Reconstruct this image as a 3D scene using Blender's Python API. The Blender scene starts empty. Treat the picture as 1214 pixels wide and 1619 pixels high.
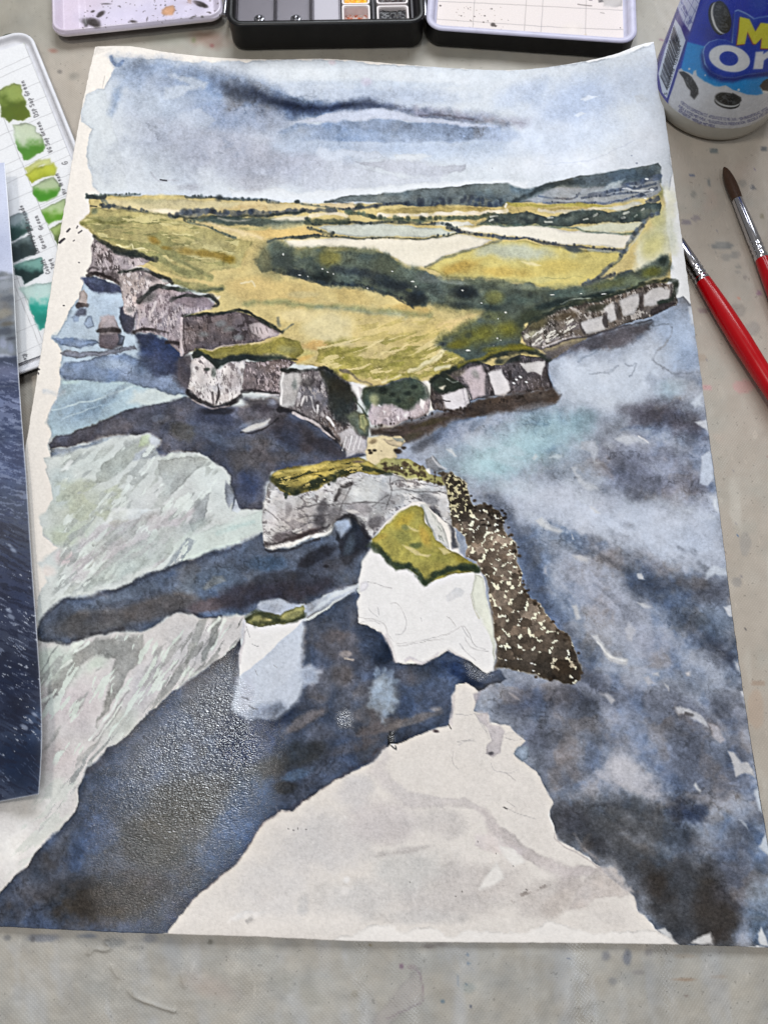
import bpy, math, random
import numpy as np
from mathutils import Matrix, Vector

# ------------------------------------------------------------------ camera, world, lamps, exposure
scene = bpy.context.scene
F, CX, CY = 1216.0, 607.0, 809.5                       # focal length and centre in photograph pixels
CAM = np.array([0.00372499, -0.15147824, 0.30721994])   # metres above the table
ROT = np.array([[0.9998473248, 0.0145242970, 0.0097145148],
                [0.0168865553, -0.9460615368, -0.3235466163],
                [0.0044912417, 0.3236612635, -0.9461623620]])
cam_data = bpy.data.cameras.new('camera')
cam = bpy.data.objects.new('camera', cam_data)
scene.collection.objects.link(cam)
scene.camera = cam
B = ROT.T @ np.diag([1, -1, -1])
M4 = Matrix.Identity(4)
for i in range(3):
    for j in range(3):
        M4[i][j] = B[i, j]
    M4[i][3] = CAM[i]
cam.matrix_world = M4
cam_data.sensor_fit = 'VERTICAL'
cam_data.sensor_height = 36.0
cam_data.lens = 36.0 * F / 1619.0
cam_data.clip_start = 0.01
cam_data.clip_end = 50

world = bpy.data.worlds.new('World')
scene.world = world
world.use_nodes = True
bg = world.node_tree.nodes['Background']
bg.inputs['Color'].default_value = (1.0, 0.97, 0.94, 1)
bg.inputs['Strength'].default_value = 0.18


def lamp(name, loc, target, sx, sy, power, col):
    d = bpy.data.lights.new(name, 'AREA')
    d.shape = 'RECTANGLE'
    d.size, d.size_y = sx, sy
    d.energy = power
    d.color = col
    o = bpy.data.objects.new(name, d)
    scene.collection.objects.link(o)
    o.location = loc
    v = Vector(target) - Vector(loc)
    o.rotation_euler = v.to_track_quat('-Z', 'Y').to_euler()
    return o


lamp('window_light', (0.15, 0.92, 0.95), (0.10, 0.10, 0), 0.8, 0.5, 14.8, (0.91, 0.955, 1.0))
lamp('roof_pane_light', (-0.40, 0.0, 1.45), (-0.30, -0.08, 0), 0.13, 0.24, 5.8, (1.0, 0.95, 0.89))
lamp('roof_pane_light', (-0.60, -0.58, 1.45), (-0.05, -0.05, 0), 0.16, 0.36, 1.8, (0.88, 0.94, 1.0))
lamp('roof_pane_light', (0.22, -0.62, 1.45), (-0.05, -0.05, 0), 0.16, 0.30, 3.2, (0.88, 0.94, 1.0))

vs = scene.view_settings
vs.view_transform = 'Standard'
vs.look = 'None'
vs.exposure = 0.0
vs.gamma = 1.0
vs.use_curve_mapping = False
scene.render.engine = 'CYCLES'

# ------------------------------------------------------------------ pixel <-> place
def rays(px, py):
    d = np.stack([(np.asarray(px, float) - CX) / F, (np.asarray(py, float) - CY) / F,
                  np.ones_like(np.asarray(px, float))], -1)
    return d @ ROT


def hit(px, py, z=0.0):
    d = rays(px, py)
    s = (np.asarray(z) - CAM[2]) / d[..., 2]
    return CAM + d * s[..., None]


def project(P):
    q = (np.asarray(P, float) - CAM) @ ROT.T
    return CX + F * q[..., 0] / q[..., 2], CY + F * q[..., 1] / q[..., 2]


# ------------------------------------------------------------------ noise
_rng = np.random.RandomState(11)
LAT = _rng.rand(512, 512).astype(np.float32)


def vnoise(x, y, seed=0):
    x = x + seed * 37.17
    y = y + seed * 91.73
    xi = np.floor(x).astype(np.int32)
    yi = np.floor(y).astype(np.int32)
    fx = (x - xi).astype(np.float32)
    fy = (y - yi).astype(np.float32)
    fx = fx * fx * (3 - 2 * fx)
    fy = fy * fy * (3 - 2 * fy)
    x0, x1, y0, y1 = xi & 511, (xi + 1) & 511, yi & 511, (yi + 1) & 511
    a, b, c, d = LAT[y0, x0], LAT[y0, x1], LAT[y1, x0], LAT[y1, x1]
    return (a + (b - a) * fx) * (1 - fy) + (c + (d - c) * fx) * fy


def fbm(x, y, scale, octv=3, seed=0):
    """zero-mean noise, roughly -1..1"""
    s, amp, out = 1.0 / scale, 1.0, 0
    tot = 0
    for k in range(octv):
        out = out + amp * (vnoise(x * s, y * s, seed + k * 3 + 1) - 0.5)
        tot += amp
        amp *= 0.55
        s *= 2.03
    return (out * (2.6 / tot)).astype(np.float32)


def sstep(a, b, x):
    t = np.clip((x - a) / (b - a + 1e-9), 0, 1)
    return t * t * (3 - 2 * t)


def catmull(P, n=6, closed=False):
    P = [np.array(p, float) for p in P]
    out = []
    N = len(P)
    rng = range(N if closed else N - 1)
    for i in rng:
        p0 = P[(i - 1) % N] if (closed or i > 0) else P[0]
        p1, p2 = P[i], P[(i + 1) % N]
        p3 = P[(i + 2) % N] if (closed or i + 2 < N) else P[-1]
        for k in range(n):
            t = k / n
            out.append(0.5 * ((2 * p1) + (p2 - p0) * t + (2 * p0 - 5 * p1 + 4 * p2 - p3) * t * t
                              + (3 * p1 - p0 - 3 * p2 + p3) * t ** 3))
    if not closed:
        out.append(P[-1])
    return np.array(out)


def srgb2lin(c):
    c = np.clip(c, 0, 1)
    return np.where(c <= 0.04045, c / 12.92, ((c + 0.055) / 1.055) ** 2.4)


def lin(r, g, b):
    v = srgb2lin(np.array([r, g, b]) / 255.0)
    return (float(v[0]), float(v[1]), float(v[2]), 1.0)


# ------------------------------------------------------------------ watercolour painter on a grid of points
class Painter:
    def __init__(s, X, Y, base):
        s.X, s.Y = X.astype(np.float32), Y.astype(np.float32)
        s.C = np.empty(X.shape + (3,), np.float32)
        s.C[:] = np.array(base, np.float32) / 255
        s.rx = (s.X.min(1), s.X.max(1))
        s.ry = (s.Y.min(1), s.Y.max(1))
        s.cx = (s.X.min(0), s.X.max(0))
        s.cy = (s.Y.min(0), s.Y.max(0))
        s.k = 0
        s.wa = [fbm(s.X, s.Y, 13, 3, 5 + 7 * i) for i in range(4)]
        s.wb = [fbm(s.X, s.Y, 4.5, 2, 45 + 7 * i) for i in range(4)]
        s.va = [fbm(s.X, s.Y, 42, 4, 105 + 9 * i) for i in range(3)]
        s.vb = [fbm(s.X, s.Y, 15, 3, 155 + 9 * i) for i in range(3)]
        s.fine = fbm(s.X, s.Y, 2.6, 2, 203)
        s.gx = 2.6 * fbm(s.X, s.Y, 26, 2, 231)
        s.gy = 2.2 * fbm(s.X, s.Y, 26, 2, 241)
        s.vc = [fbm(s.X, s.Y, 95, 4, 255 + 9 * i) for i in range(3)]
        s.wob = 1.0

    def win(s, x0, y0, x1, y1):
        r = np.nonzero((s.ry[1] >= y0) & (s.ry[0] <= y1) & (s.rx[1] >= x0) & (s.rx[0] <= x1))[0]
        c = np.nonzero((s.cx[1] >= x0) & (s.cx[0] <= x1) & (s.cy[1] >= y0) & (s.cy[0] <= y1))[0]
        if len(r) == 0 or len(c) == 0:
            return None
        return slice(r[0], r[-1] + 1), slice(c[0], c[-1] + 1)

    def warped(s, w, rough):
        k = s.k
        s.k += 1
        i, j = k % 4, (k + 1) % 4
        g = s.wob * min(1.0, rough)
        return (s.X[w] + g * s.gx[w] + rough * (s.wa[i][w] + .22 * s.wb[j][w]),
                s.Y[w] + g * s.gy[w] + rough * (s.wa[j][w] + .22 * s.wb[i][w]))

    @staticmethod
    def sdf(x, y, P):
        d2 = np.full(x.shape, 1e12, np.float32)
        ins = np.zeros(x.shape, bool)
        n = len(P)
        for i in range(n):
            ax, ay = P[i]
            bx, by = P[(i + 1) % n]
            ex, ey = bx - ax, by - ay
            L = ex * ex + ey * ey + 1e-9
            dx, dy = x - ax, y - ay
            t = np.clip((dx * ex + dy * ey) / L, 0, 1)
            dx = dx - ex * t
            dy = dy - ey * t
            np.minimum(d2, dx * dx + dy * dy, out=d2)
            if ay != by:
                cond = (ay > y) != (by > y)
                ins ^= cond & (x < ex * (y - ay) / (by - ay) + ax)
        d = np.sqrt(d2)
        return np.where(ins, d, -d)

    def put(s, w, m, col, var=.0, edge=None, mul=False):
        col = np.array(col, np.float32) / 255
        k = s.k % 3
        v = 1 + var * (s.va[k][w] + .6 * s.vb[(k + 1) % 3][w])
        tint = var * .35 * s.va[(k + 2) % 3][w]
        c = col[None, None, :] * v[..., None]
        c = c + tint[..., None] * np.array([1, .1, -1.0], np.float32) * .5
        if edge is not None:
            c = c * edge[..., None]
        if mul:
            c = s.C[w] * c
        m = m[..., None]
        s.C[w] = s.C[w] * (1 - m) + np.clip(c, 0.02, 1) * m

    def poly(s, P, col, a=1.0, soft=1.2, rough=2.5, edge=.22, var=.10, clip=None, mul=False, sm=False, ew=2.2):
        P = np.array(P, float)
        if sm:
            P = catmull(P, 4, True)
        g = soft + rough * 2 + 3
        w = s.win(P[:, 0].min() - g, P[:, 1].min() - g, P[:, 0].max() + g, P[:, 1].max() + g)
        full = np.zeros(s.X.shape, np.float32)
        if w is None:
            return full
        x, y = s.warped(w, rough)
        d = s.sdf(x, y, P)
        kk = s.k % 3
        so = soft * (1 + 2.2 * np.clip(s.va[kk][w] + .15, 0, 1.2)) if soft < 6 else soft
        m0 = sstep(-so, so, d)
        m = m0 * a
        if clip is not None:
            m = m * clip[w]
        e = 1 - edge * np.clip(.75 - 1.1 * s.va[kk][w] + .5 * s.vb[kk][w], 0, 1.6) * np.exp(-((d - .6) / ew) ** 2) if edge else None
        s.put(w, m, col, var, e, mul)
        full[w] = m0
        return full

    def blob(s, x, y, rx, ry, ang, col, a=.8, clip=None, var=.06, jag=.42, mul=False, hard=.22):
        g = max(rx, ry) * 1.5
        w = s.win(x - g, y - g, x + g, y + g)
        if w is None:
            return
        k = s.k
        s.k += 1
        dx, dy = s.X[w] - x, s.Y[w] - y
        c, sn = math.cos(math.radians(ang)), math.sin(math.radians(ang))
        u, v = (dx * c + dy * sn) / rx, (-dx * sn + dy * c) / ry
        big = min(1.0, max(0.0, (min(rx, ry) - 9) / 20.0))
        r = np.sqrt(u * u + v * v) + jag * (s.vb[k % 3][w] * (.6 - .42 * big) + s.va[(k + 1) % 3][w] * .5 + s.vc[k % 3][w] * .5 * big)
        m = a * sstep(1.05, hard, r)
        if clip is not None:
            m = m * clip[w]
        s.put(w, m, col, var, None, mul)

    def line(s, P, wd, col, a=1.0, soft=1.0, rough=1.5, clip=None, var=.08, w2=None, sm=True, mul=False, full=False):
        P = np.array(P, float)
        if sm and len(P) > 2:
            P = catmull(P, 5)
        wmax = max(wd, w2 or 0)
        g = wmax + soft + rough * 2 + 3
        w = s.win(P[:, 0].min() - g, P[:, 1].min() - g, P[:, 0].max() + g, P[:, 1].max() + g)
        if w is None:
            return
        x, y = s.warped(w, rough)
        best = np.full(x.shape, 1e9, np.float32)
        n = len(P) - 1
        for i in range(n):
            ax, ay = P[i]
            bx, by = P[i + 1]
            ex, ey = bx - ax, by - ay
            L = ex * ex + ey * ey + 1e-9
            dx, dy = x - ax, y - ay
            t = np.clip((dx * ex + dy * ey) / L, 0, 1)
            dd = np.sqrt((dx - ex * t) ** 2 + (dy - ey * t) ** 2)
            hw = wd if w2 is None else wd + (w2 - wd) * (i + t) / n
            np.minimum(best, dd - hw * .5, out=best)
        if rough >= 1.0:
            kk = s.k % 3
            mod = .55 * s.va[kk][w] + .75 * s.vb[(kk + 1) % 3][w]
            best = best - .32 * wmax * mod
            m = a * np.clip(.92 + .55 * s.vb[kk][w], .25, 1) * sstep(soft * 1.3, -soft, best)
        else:
            m = a * sstep(soft, -soft, best)
        if clip is not None:
            m = m * clip[w]
        s.put(w, m, col, var, None, mul)

    def dry(s, P, ang, ln, wd, thr, col, a=.8, soft=4, rough=3, clip=None, seed=0, var=.05, sharp=.10, mul=False):
        """dry-brush streaks along a direction inside a polygon"""
        P = np.array(P, float)
        g = soft + rough * 2 + 3
        w = s.win(P[:, 0].min() - g, P[:, 1].min() - g, P[:, 0].max() + g, P[:, 1].max() + g)
        if w is None:
            return
        x, y = s.warped(w, rough)
        d = s.sdf(x, y, P)
        c, sn = math.cos(math.radians(ang)), math.sin(math.radians(ang))
        q0, q1 = s.X[w] + 4 * s.va[seed % 3][w], s.Y[w] + 4 * s.va[(seed + 1) % 3][w]
        u, v = q0 * c + q1 * sn, -q0 * sn + q1 * c
        n = fbm(u / ln, v / wd, 1.0, 3, 300 + seed * 5)
        m = a * sstep(-soft, soft, d) * sstep(thr, thr + sharp, n + .35 * s.va[seed % 3][w])
        if clip is not None:
            m = m * clip[w]
        s.put(w, m, col, var, None, mul)

    def hedge(s, P, wd, col, a=.95, bump=1.0, seed=1, soft=1.0):
        col = [min(255, c * 1.12 + 4) for c in col]
        a = a * .86
        s.line(P, wd * .85, col, a, soft * 1.3, max(1.0, wd * .35), var=.18)
        Q = catmull(P, 8) if len(P) > 2 else np.array(P, float)
        r = random.Random(seed)
        L = np.sqrt((np.diff(Q, axis=0) ** 2).sum(1)).sum()
        for i in range(int(L / (wd * 1.1) * bump)):
            q = Q[r.randrange(len(Q) - 1)]
            rr = wd * r.uniform(.35, .75)
            k = r.uniform(.65, 1.25)
            s.blob(q[0] + r.uniform(-4, 4), q[1] - rr * .5 + r.uniform(-1, 1), rr, rr * 1.1, 0,
                   [min(255, c * k) for c in col], a * .85, jag=.3, hard=.35)

    def cliff(s, P, base, light, dark, kl=.25, kd=.25, ang=86, seed=0, edge=.2, rough=2.0, ln=13, wd=3.2):
        m = s.poly(P, base, .97, 1.0, rough, edge, .20)
        s.dry(P, ang - 25, 11, 7, kl + .05, light, .8, 1, 1, clip=m, seed=seed, sharp=.35)
        s.dry(P, ang + 6, 10, 6.5, kd, dark, .75, 1, 1, clip=m, seed=seed + 50, sharp=.45)
        s.dry(P, ang, 9, 2.6, .34, dark, .6, 1, 1, clip=m, seed=seed + 90, sharp=.3)
        s.dry(P, ang - 8, 8, 2.4, .42, light, .8, 1, 1, clip=m, seed=seed + 130, sharp=.25)
        return m


# ------------------------------------------------------------------ objects and materials
def link(o, parent=None):
    scene.collection.objects.link(o)
    if parent is not None:
        o.parent = parent
    return o


def tag(o, label=None, cat=None, group=None, kind=None):
    if label: o['label'] = label
    if cat: o['category'] = cat
    if group: o['group'] = group
    if kind: o['kind'] = kind
    return o


def empty(name, loc, label, cat, group=None):
    o = bpy.data.objects.new(name, None)
    o.location = loc
    o.empty_display_size = .01
    link(o)
    return tag(o, label, cat, group)


def mesh_obj(name, V, Fc, mat, parent=None, smooth=True):
    me = bpy.data.meshes.new(name)
    off = np.array(parent.location) if parent is not None and parent.type == 'EMPTY' else np.zeros(3)
    if parent is not None and parent.type != 'EMPTY' and parent.parent is not None:
        off = np.array(parent.parent.location)
    V = np.asarray(V, float) - off
    me.from_pydata(V.tolist(), [], [list(map(int, f)) for f in Fc])
    me.update()
    if smooth:
        me.polygons.foreach_set('use_smooth', [True] * len(me.polygons))
    o = bpy.data.objects.new(name, me)
    if mat is not None:
        me.materials.append(mat)
    return link(o, parent)


def grid_obj(name, P, col, mat, parent=None, extra=None, skirt=0.0, flip=False, closed=False):
    """P (R,C,3) points, col (R,C,3) sRGB 0..1 -> one mesh with a colour attribute"""
    R_, C_ = P.shape[:2]
    off = np.array(parent.location) if parent is not None else np.zeros(3)
    V = (P - off).reshape(-1, 3)
    colr = srgb2lin(col.reshape(-1, 3))
    idx = np.arange(R_ * C_).reshape(R_, C_)
    q = np.stack([idx[:-1, :-1], idx[1:, :-1], idx[1:, 1:], idx[:-1, 1:]], -1).reshape(-1, 4)
    if flip:
        q = q[:, ::-1]
    ex = {k: v.reshape(-1) for k, v in (extra or {}).items()}
    if skirt:
        ring = np.concatenate([idx[0, :], idx[1:, -1], idx[-1, -2::-1], idx[-2:0:-1, 0]])
        n = len(ring)
        base = len(V)
        V2 = V[ring].copy()
        V2[:, 2] = V2[:, 2] - skirt
        V = np.concatenate([V, V2])
        side = colr[ring] * .35 + .65 * srgb2lin(np.array([225, 218, 210]) / 255.)
        colr = np.concatenate([colr, side])
        a = np.arange(n)
        b = (a + 1) % n
        sq = np.stack([ring[a], ring[b], base + b, base + a], -1)
        q = np.concatenate([q, sq[:, ::-1] if flip else sq])
        ex = {k: np.concatenate([v, v[ring] * 0]) for k, v in ex.items()}
    me = bpy.data.meshes.new(name)
    me.vertices.add(len(V))
    me.vertices.foreach_set('co', V.astype(np.float32).ravel())
    nq = len(q)
    me.loops.add(nq * 4)
    me.loops.foreach_set('vertex_index', q.astype(np.int32).ravel())
    me.polygons.add(nq)
    me.polygons.foreach_set('loop_start', np.arange(0, nq * 4, 4, dtype=np.int32))
    me.polygons.foreach_set('use_smooth', np.ones(nq, bool))
    at = me.attributes.new('pigment', 'FLOAT_COLOR', 'POINT')
    rgba = np.ones((len(V), 4), np.float32)
    rgba[:, :3] = colr
    at.data.foreach_set('color', rgba.ravel())
    for k, v in ex.items():
        a_ = me.attributes.new(k, 'FLOAT', 'POINT')
        a_.data.foreach_set('value', v.astype(np.float32))
    me.update(calc_edges=True)
    me.validate()
    me.materials.append(mat)
    o = bpy.data.objects.new(name, me)
    return link(o, parent)


class NT:
    def __init__(s, name):
        s.m = bpy.data.materials.new(name)
        s.m.use_nodes = True
        s.t = s.m.node_tree
        s.b = s.t.nodes['Principled BSDF']

    def n(s, kind, **kw):
        nd = s.t.nodes.new(kind)
        for k, v in kw.items():
            if k.startswith('_'):
                setattr(nd, k[1:], v)
            else:
                nd.inputs[k.replace('_', ' ')].default_value = v
        return nd

    def l(s, a, b):
        s.t.links.new(a, b)

    def coord(s, kind='Object', scale=(1, 1, 1), rot=(0, 0, 0)):
        c = s.n('ShaderNodeTexCoord')
        mp = s.n('ShaderNodeMapping')
        mp.inputs['Scale'].default_value = scale
        mp.inputs['Rotation'].default_value = rot
        s.l(c.outputs[kind], mp.inputs['Vector'])
        return mp.outputs['Vector']

    def noise(s, vec, scale, detail=3, rough=.55):
        nd = s.n('ShaderNodeTexNoise')
        nd.inputs['Scale'].default_value = scale
        nd.inputs['Detail'].default_value = detail
        nd.inputs['Roughness'].default_value = rough
        s.l(vec, nd.inputs['Vector'])
        return nd.outputs['Fac']

    def math(s, op, a, b=None, c=None):
        nd = s.n('ShaderNodeMath', _operation=op)
        for i, v in enumerate((a, b, c)):
            if v is None:
                continue
            if isinstance(v, (int, float)):
                nd.inputs[i].default_value = v
            else:
                s.l(v, nd.inputs[i])
        return nd.outputs[0]

    def ramp(s, f, a, b, lo=0., hi=1.):
        nd = s.n('ShaderNodeMapRange')
        nd.inputs['From Min'].default_value = a
        nd.inputs['From Max'].default_value = b
        nd.inputs['To Min'].default_value = lo
        nd.inputs['To Max'].default_value = hi
        s.l(f, nd.inputs['Value'])
        return nd.outputs[0]

    def attr(s, name):
        return s.n('ShaderNodeAttribute', _attribute_name=name)

    def scalecol(s, col, fac):
        nd = s.n('ShaderNodeVectorMath', _operation='SCALE')
        s.l(col, nd.inputs[0])
        s.l(fac, nd.inputs['Scale'])
        return nd.outputs[0]

    def bump(s, h, strength, dist):
        nd = s.n('ShaderNodeBump')
        if isinstance(strength, (int, float)):
            nd.inputs['Strength'].default_value = strength
        else:
            s.l(strength, nd.inputs['Strength'])
        nd.inputs['Distance'].default_value = dist
        s.l(h, nd.inputs['Height'])
        s.l(nd.outputs['Normal'], s.b.inputs['Normal'])
        return nd


def plain(name, col, rough=.5, metal=0., nscale=400, nvar=.12, bump=0., coat=0., spec=.5, bdist=.0004):
    t = NT(name)
    v = t.coord()
    n = t.noise(v, nscale, 4)
    mixr = t.n('ShaderNodeMix', _data_type='RGBA')
    c = lin(*col)
    mixr.inputs[6].default_value = tuple(x * (1 - nvar) for x in c[:3]) + (1,)
    mixr.inputs[7].default_value = tuple(min(1, x * (1 + nvar)) for x in c[:3]) + (1,)
    t.l(n, mixr.inputs[0])
    t.l(mixr.outputs[2], t.b.inputs['Base Color'])
    t.l(t.ramp(n, .3, .7, max(0.02, rough * .8), min(1, rough * 1.2)), t.b.inputs['Roughness'])
    t.b.inputs['Metallic'].default_value = metal
    t.b.inputs['Coat Weight'].default_value = coat
    t.b.inputs['Specular IOR Level'].default_value = spec
    if bump:
        t.bump(t.noise(v, nscale * 2, 3), bump, bdist)
    return t.m


# watercolour paper: pigment + cold-press tooth + wet sheen
def paper_material():
    t = NT('watercolour_paper')
    v = t.coord()
    pig = t.attr('pigment')
    wet = t.attr('wet').outputs['Fac']
    tooth = t.noise(t.coord(scale=(1, 1.55, 1)), 820, 3, .62)
    grit = t.noise(v, 2300, 2, .6)
    # pigment settles in the hollows of the tooth: more where there is more pigment
    bw = t.n('ShaderNodeRGBToBW')
    t.l(pig.outputs['Color'], bw.inputs[0])
    dens = t.ramp(bw.outputs[0], .02, .75, .80, .07)
    g = t.math('ADD', t.math('MULTIPLY', t.math('SUBTRACT', tooth, .5), 1.3),
               t.math('MULTIPLY', t.math('SUBTRACT', grit, .5), 1.2))
    f = t.math('ADD', 1.0, t.math('MULTIPLY', g, dens))
    t.l(t.scalecol(pig.outputs['Color'], f), t.b.inputs['Base Color'])
    t.l(t.ramp(wet, 0, 1, .9, .10), t.b.inputs['Roughness'])
    t.l(t.ramp(wet, 0, 1, .12, 1.0), t.b.inputs['Specular IOR Level'])
    h = t.math('ADD', tooth, t.math('MULTIPLY', grit, .35))
    wn = t.noise(t.coord(scale=(1, 1.5, 1)), 1250, 1, .5)
    h2 = t.math('ADD', h, t.math('MULTIPLY', t.math('MULTIPLY', wn, wet), 9.0))
    nb = t.bump(h2, .42, .00022)
    t.l(t.math('MULTIPLY', wet, .9), t.b.inputs['Coat Weight'])
    t.b.inputs['Coat Roughness'].default_value = .10
    t.b.inputs['Coat IOR'].default_value = 1.65
    t.l(nb.outputs['Normal'], t.b.inputs['Coat Normal'])
    return t.m


# ------------------------------------------------------------------ the vinyl tablecloth
def axis(a0, a1, dense, step, coarse):
    out = [a0]
    while out[-1] < a1:
        x = out[-1]
        st = step if any(d0 <= x < d1 for d0, d1 in dense) else coarse
        for d0, d1 in dense:
            if x < d0 < x + st:
                st = d0 - x
        out.append(x + max(st, .4))
    return np.array(out)


def build_table():
    pys = axis(-60, 1680, [(-10, 130), (1440, 1625)], 2.0, 3.8)
    # rows are lines of equal depth, columns lines of equal x on the table
    ys = hit(np.full_like(pys, CX), pys)[:, 1]
    ext = np.array([-1.6, -1.0, -.6, -.4, -.3])
    w0, w1 = -.235, .235
    xs = np.concatenate([ext, np.arange(w0, w1, .00072), -ext[::-1]])
    ys = np.concatenate([[2.0, 1.2, .7, .45, .32], ys[(ys < .28) & (ys > -.25)], [-.28, -.35, -.5, -.9, -1.5]])
    XX, YY = np.meshgrid(xs, ys)
    P = np.stack([XX, YY, 0 * XX], -1)
    px, py = project(P)
    far = (np.abs(XX) > .26) | (YY > .29) | (YY < -.27)
    px = np.where(far, 607 + XX * 3400, px)
    py = np.where(far, 809 - YY * 3400, py)
    pt = Painter(px, py, (178, 168, 156))
    W_ = pt.win(-1e5, -1e5, 1e5, 1e5)
    # uneven tone, greyer strips at the far and near ends, and stains
    pt.put(W_, .5 * sstep(-.2, .9, pt.va[0]), (165, 163, 154), .03)
    pt.put(W_, .35 * sstep(0, .9, pt.va[1]), (188, 180, 168), .03)
    pt.poly([(-90, -60), (1060, -60), (1060, 120), (420, 130), (140, 60), (-90, 120)], (152, 148, 137), .8, 40, 10, 0, .05)
    pt.poly([(-90, 1460), (1300, 1490), (1300, 1700), (-90, 1700)], (164, 161, 154), .85, 30, 10, 0, .08)
    b = pt.blob
    b(330, 60, 45, 18, 10, (120, 82, 64), .55)
    b(306, 62, 5, 7, 0, (96, 100, 50), .75)
    b(335, 71, 4, 4, 0, (126, 50, 44), .7, hard=.4)
    b(84, 79, 12, 6, 10, (150, 90, 76), .55)
    b(94, 112, 5, 4, 0, (100, 94, 90), .6)
    b(116, 120, 14, 9, 0, (132, 128, 120), .6)
    b(270, 60, 60, 14, -5, (150, 152, 140), .5)
    b(760, 88, 90, 12, 3, (150, 150, 140), .4)
    b(1046, 62, 6, 3, 20, (120, 70, 100), .6)
    # spots to the right of the sheet
    for x, y, rx, ry, c, a in [(1129, 237, 8, 5.5, (110, 116, 116), .9), (1207, 235, 6, 4.5, (96, 96, 98), .9),
                               (1094, 276, 4, 2.6, (92, 104, 128), .9), (1121, 288, 3, 8, (120, 124, 124), .7),
                               (1097, 306, 5.5, 5.5, (140, 138, 132), .9), (1190, 296, 4.5, 3.6, (88, 88, 92), .9),
                               (1193, 265, 3, 2, (90, 70, 120), .9), (1174, 288, 7, 6, (152, 148, 140), .9),
                               (1204, 341, 4, 3, (140, 132, 112), .9), (1143, 388, 18, 6.5, (122, 124, 124), .92),
                               (1163, 402, 8, 7, (140, 138, 134), .7), (1150, 405, 10, 6, (146, 142, 136), .6),
                               (1167, 421, 5, 4, (140, 138, 132), .8), (1166, 429, 4.5, 3.5, (146, 142, 136), .8),
                               (1178, 437, 4, 4, (142, 136, 132), .8), (1085, 350, 9, 5, (120, 112, 122), .65),
                               (1100, 344, 7, 4, (128, 120, 126), .6), (1112, 490, 9, 5, (130, 110, 116), .55),
                               (1165, 490, 16, 12, (140, 134, 128), .6), (1190, 520, 14, 12, (146, 140, 134), .6),
                               (1168, 470, 4, 3, (196, 130, 110), .7), (1200, 463, 5, 4, (150, 110, 140), .6),
                               (1108, 565, 10, 6, (150, 130, 112), .4), (1175, 610, 18, 12, (206, 150, 150), .5),
                               (1118, 612, 10, 4, (206, 140, 150), .5), (1133, 582, 3, 2, (110, 106, 110), .8),
                               (1166, 845, 2.5, 2.5, (60, 100, 140), .9), (1178, 993, 2, 2, (60, 60, 70), .9),
                               (1178, 860, 10, 20, (140, 138, 136), .4), (1165, 920, 8, 9, (130, 128, 128), .5),
                               (1200, 1080, 14, 4, (150, 120, 100), .4), (1195, 1120, 14, 30, (186, 158, 136), .4)]:
        b(x, y, rx, ry, 0, c, a, jag=.28, hard=.8)
    rr = random.Random(5)
    for i in range(60):
        b(rr.uniform(1050, 1225), rr.uniform(240, 1250), rr.uniform(.8, 2.6), rr.uniform(.8, 2.2), 0,
          rr.choice([(120, 116, 112), (140, 136, 130), (104, 100, 112), (150, 120, 116)]), .7, jag=.2, hard=.4)
    for i in range(26):
        b(rr.uniform(1060, 1225), rr.uniform(240, 1400), rr.uniform(12, 30), rr.uniform(8, 26), rr.uniform(0, 90),
          rr.choice([(196, 188, 176), (160, 154, 146), (186, 168, 156)]), .35)
    pt.dry([(1140, 750), (1230, 750), (1230, 1420), (1190, 1200)], 86, 120, 20, .1, (200, 196, 187), .4, 10, 4, seed=4, sharp=.7)
    # bottom strip
    for x, y, rx, ry, c, a in [(333, 1490, 5, 5, (96, 92, 80), .85), (70, 1483, 34, 8, (96, 104, 124), .6),
                               (52, 1486, 6, 7, (90, 88, 90), .8), (140, 1480, 22, 7, (80, 92, 116), .55),
                               (12, 1483, 8, 6, (90, 92, 98), .6), (180, 1489, 24, 10, (120, 122, 124), .6),
                               (236, 1484, 16, 10, (100, 104, 116), .6), (215, 1500, 20, 6, (138, 136, 132), .5),
                               (739, 1510, 3, 3, (70, 96, 124), .9), (741, 1524, 4, 4, (64, 92, 122), .9),
                               (745, 1532, 2.2, 2.2, (70, 96, 124), .9), (724, 1552, 3, 14, (104, 120, 136), .5),
                               (700, 1584, 4, 4, (84, 110, 130), .8), (744, 1592, 3, 3, (50, 60, 90), .9),
                               (737, 1557, 2.5, 2, (70, 90, 110), .8), (740, 1562, 18, 12, (140, 150, 150), .5),
                               (635, 1528, 5, 6, (110, 76, 100), .8), (650, 1530, 9, 5, (130, 110, 116), .4),
                               (899, 1516, 3, 2, (70, 76, 98), .9), (676, 1496, 16, 5, (112, 104, 104), .6),
                               (700, 1494, 16, 4, (116, 108, 106), .5), (958, 1512, 12, 12, (104, 106, 116), .6),
                               (992, 1512, 8, 17, (92, 98, 114), .65), (1025, 1506, 11, 9, (112, 108, 110), .55),
                               (968, 1552, 10, 9, (112, 114, 120), .5), (1008, 1538, 14, 5, (122, 116, 116), .45),
                               (1080, 1549, 26, 4, (146, 118, 96), .55), (1135, 1545, 18, 4, (150, 128, 108), .4),
                               (1085, 1512, 30, 6, (156, 140, 124), .4), (1085, 1575, 5, 3, (120, 108, 104), .7),
                               (465, 1556, 3, 4, (96, 92, 88), .8), (341, 1571, 3, 2, (110, 106, 96), .8),
                               (561, 1571, 7, 8, (140, 132, 116), .6), (585, 1495, 3, 2, (120, 104, 70), .8),
                               (340, 1588, 3, 2, (120, 116, 110), .8)]:
        b(x, y, rx, ry, 0, c, a, jag=.5, hard=.3)
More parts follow.
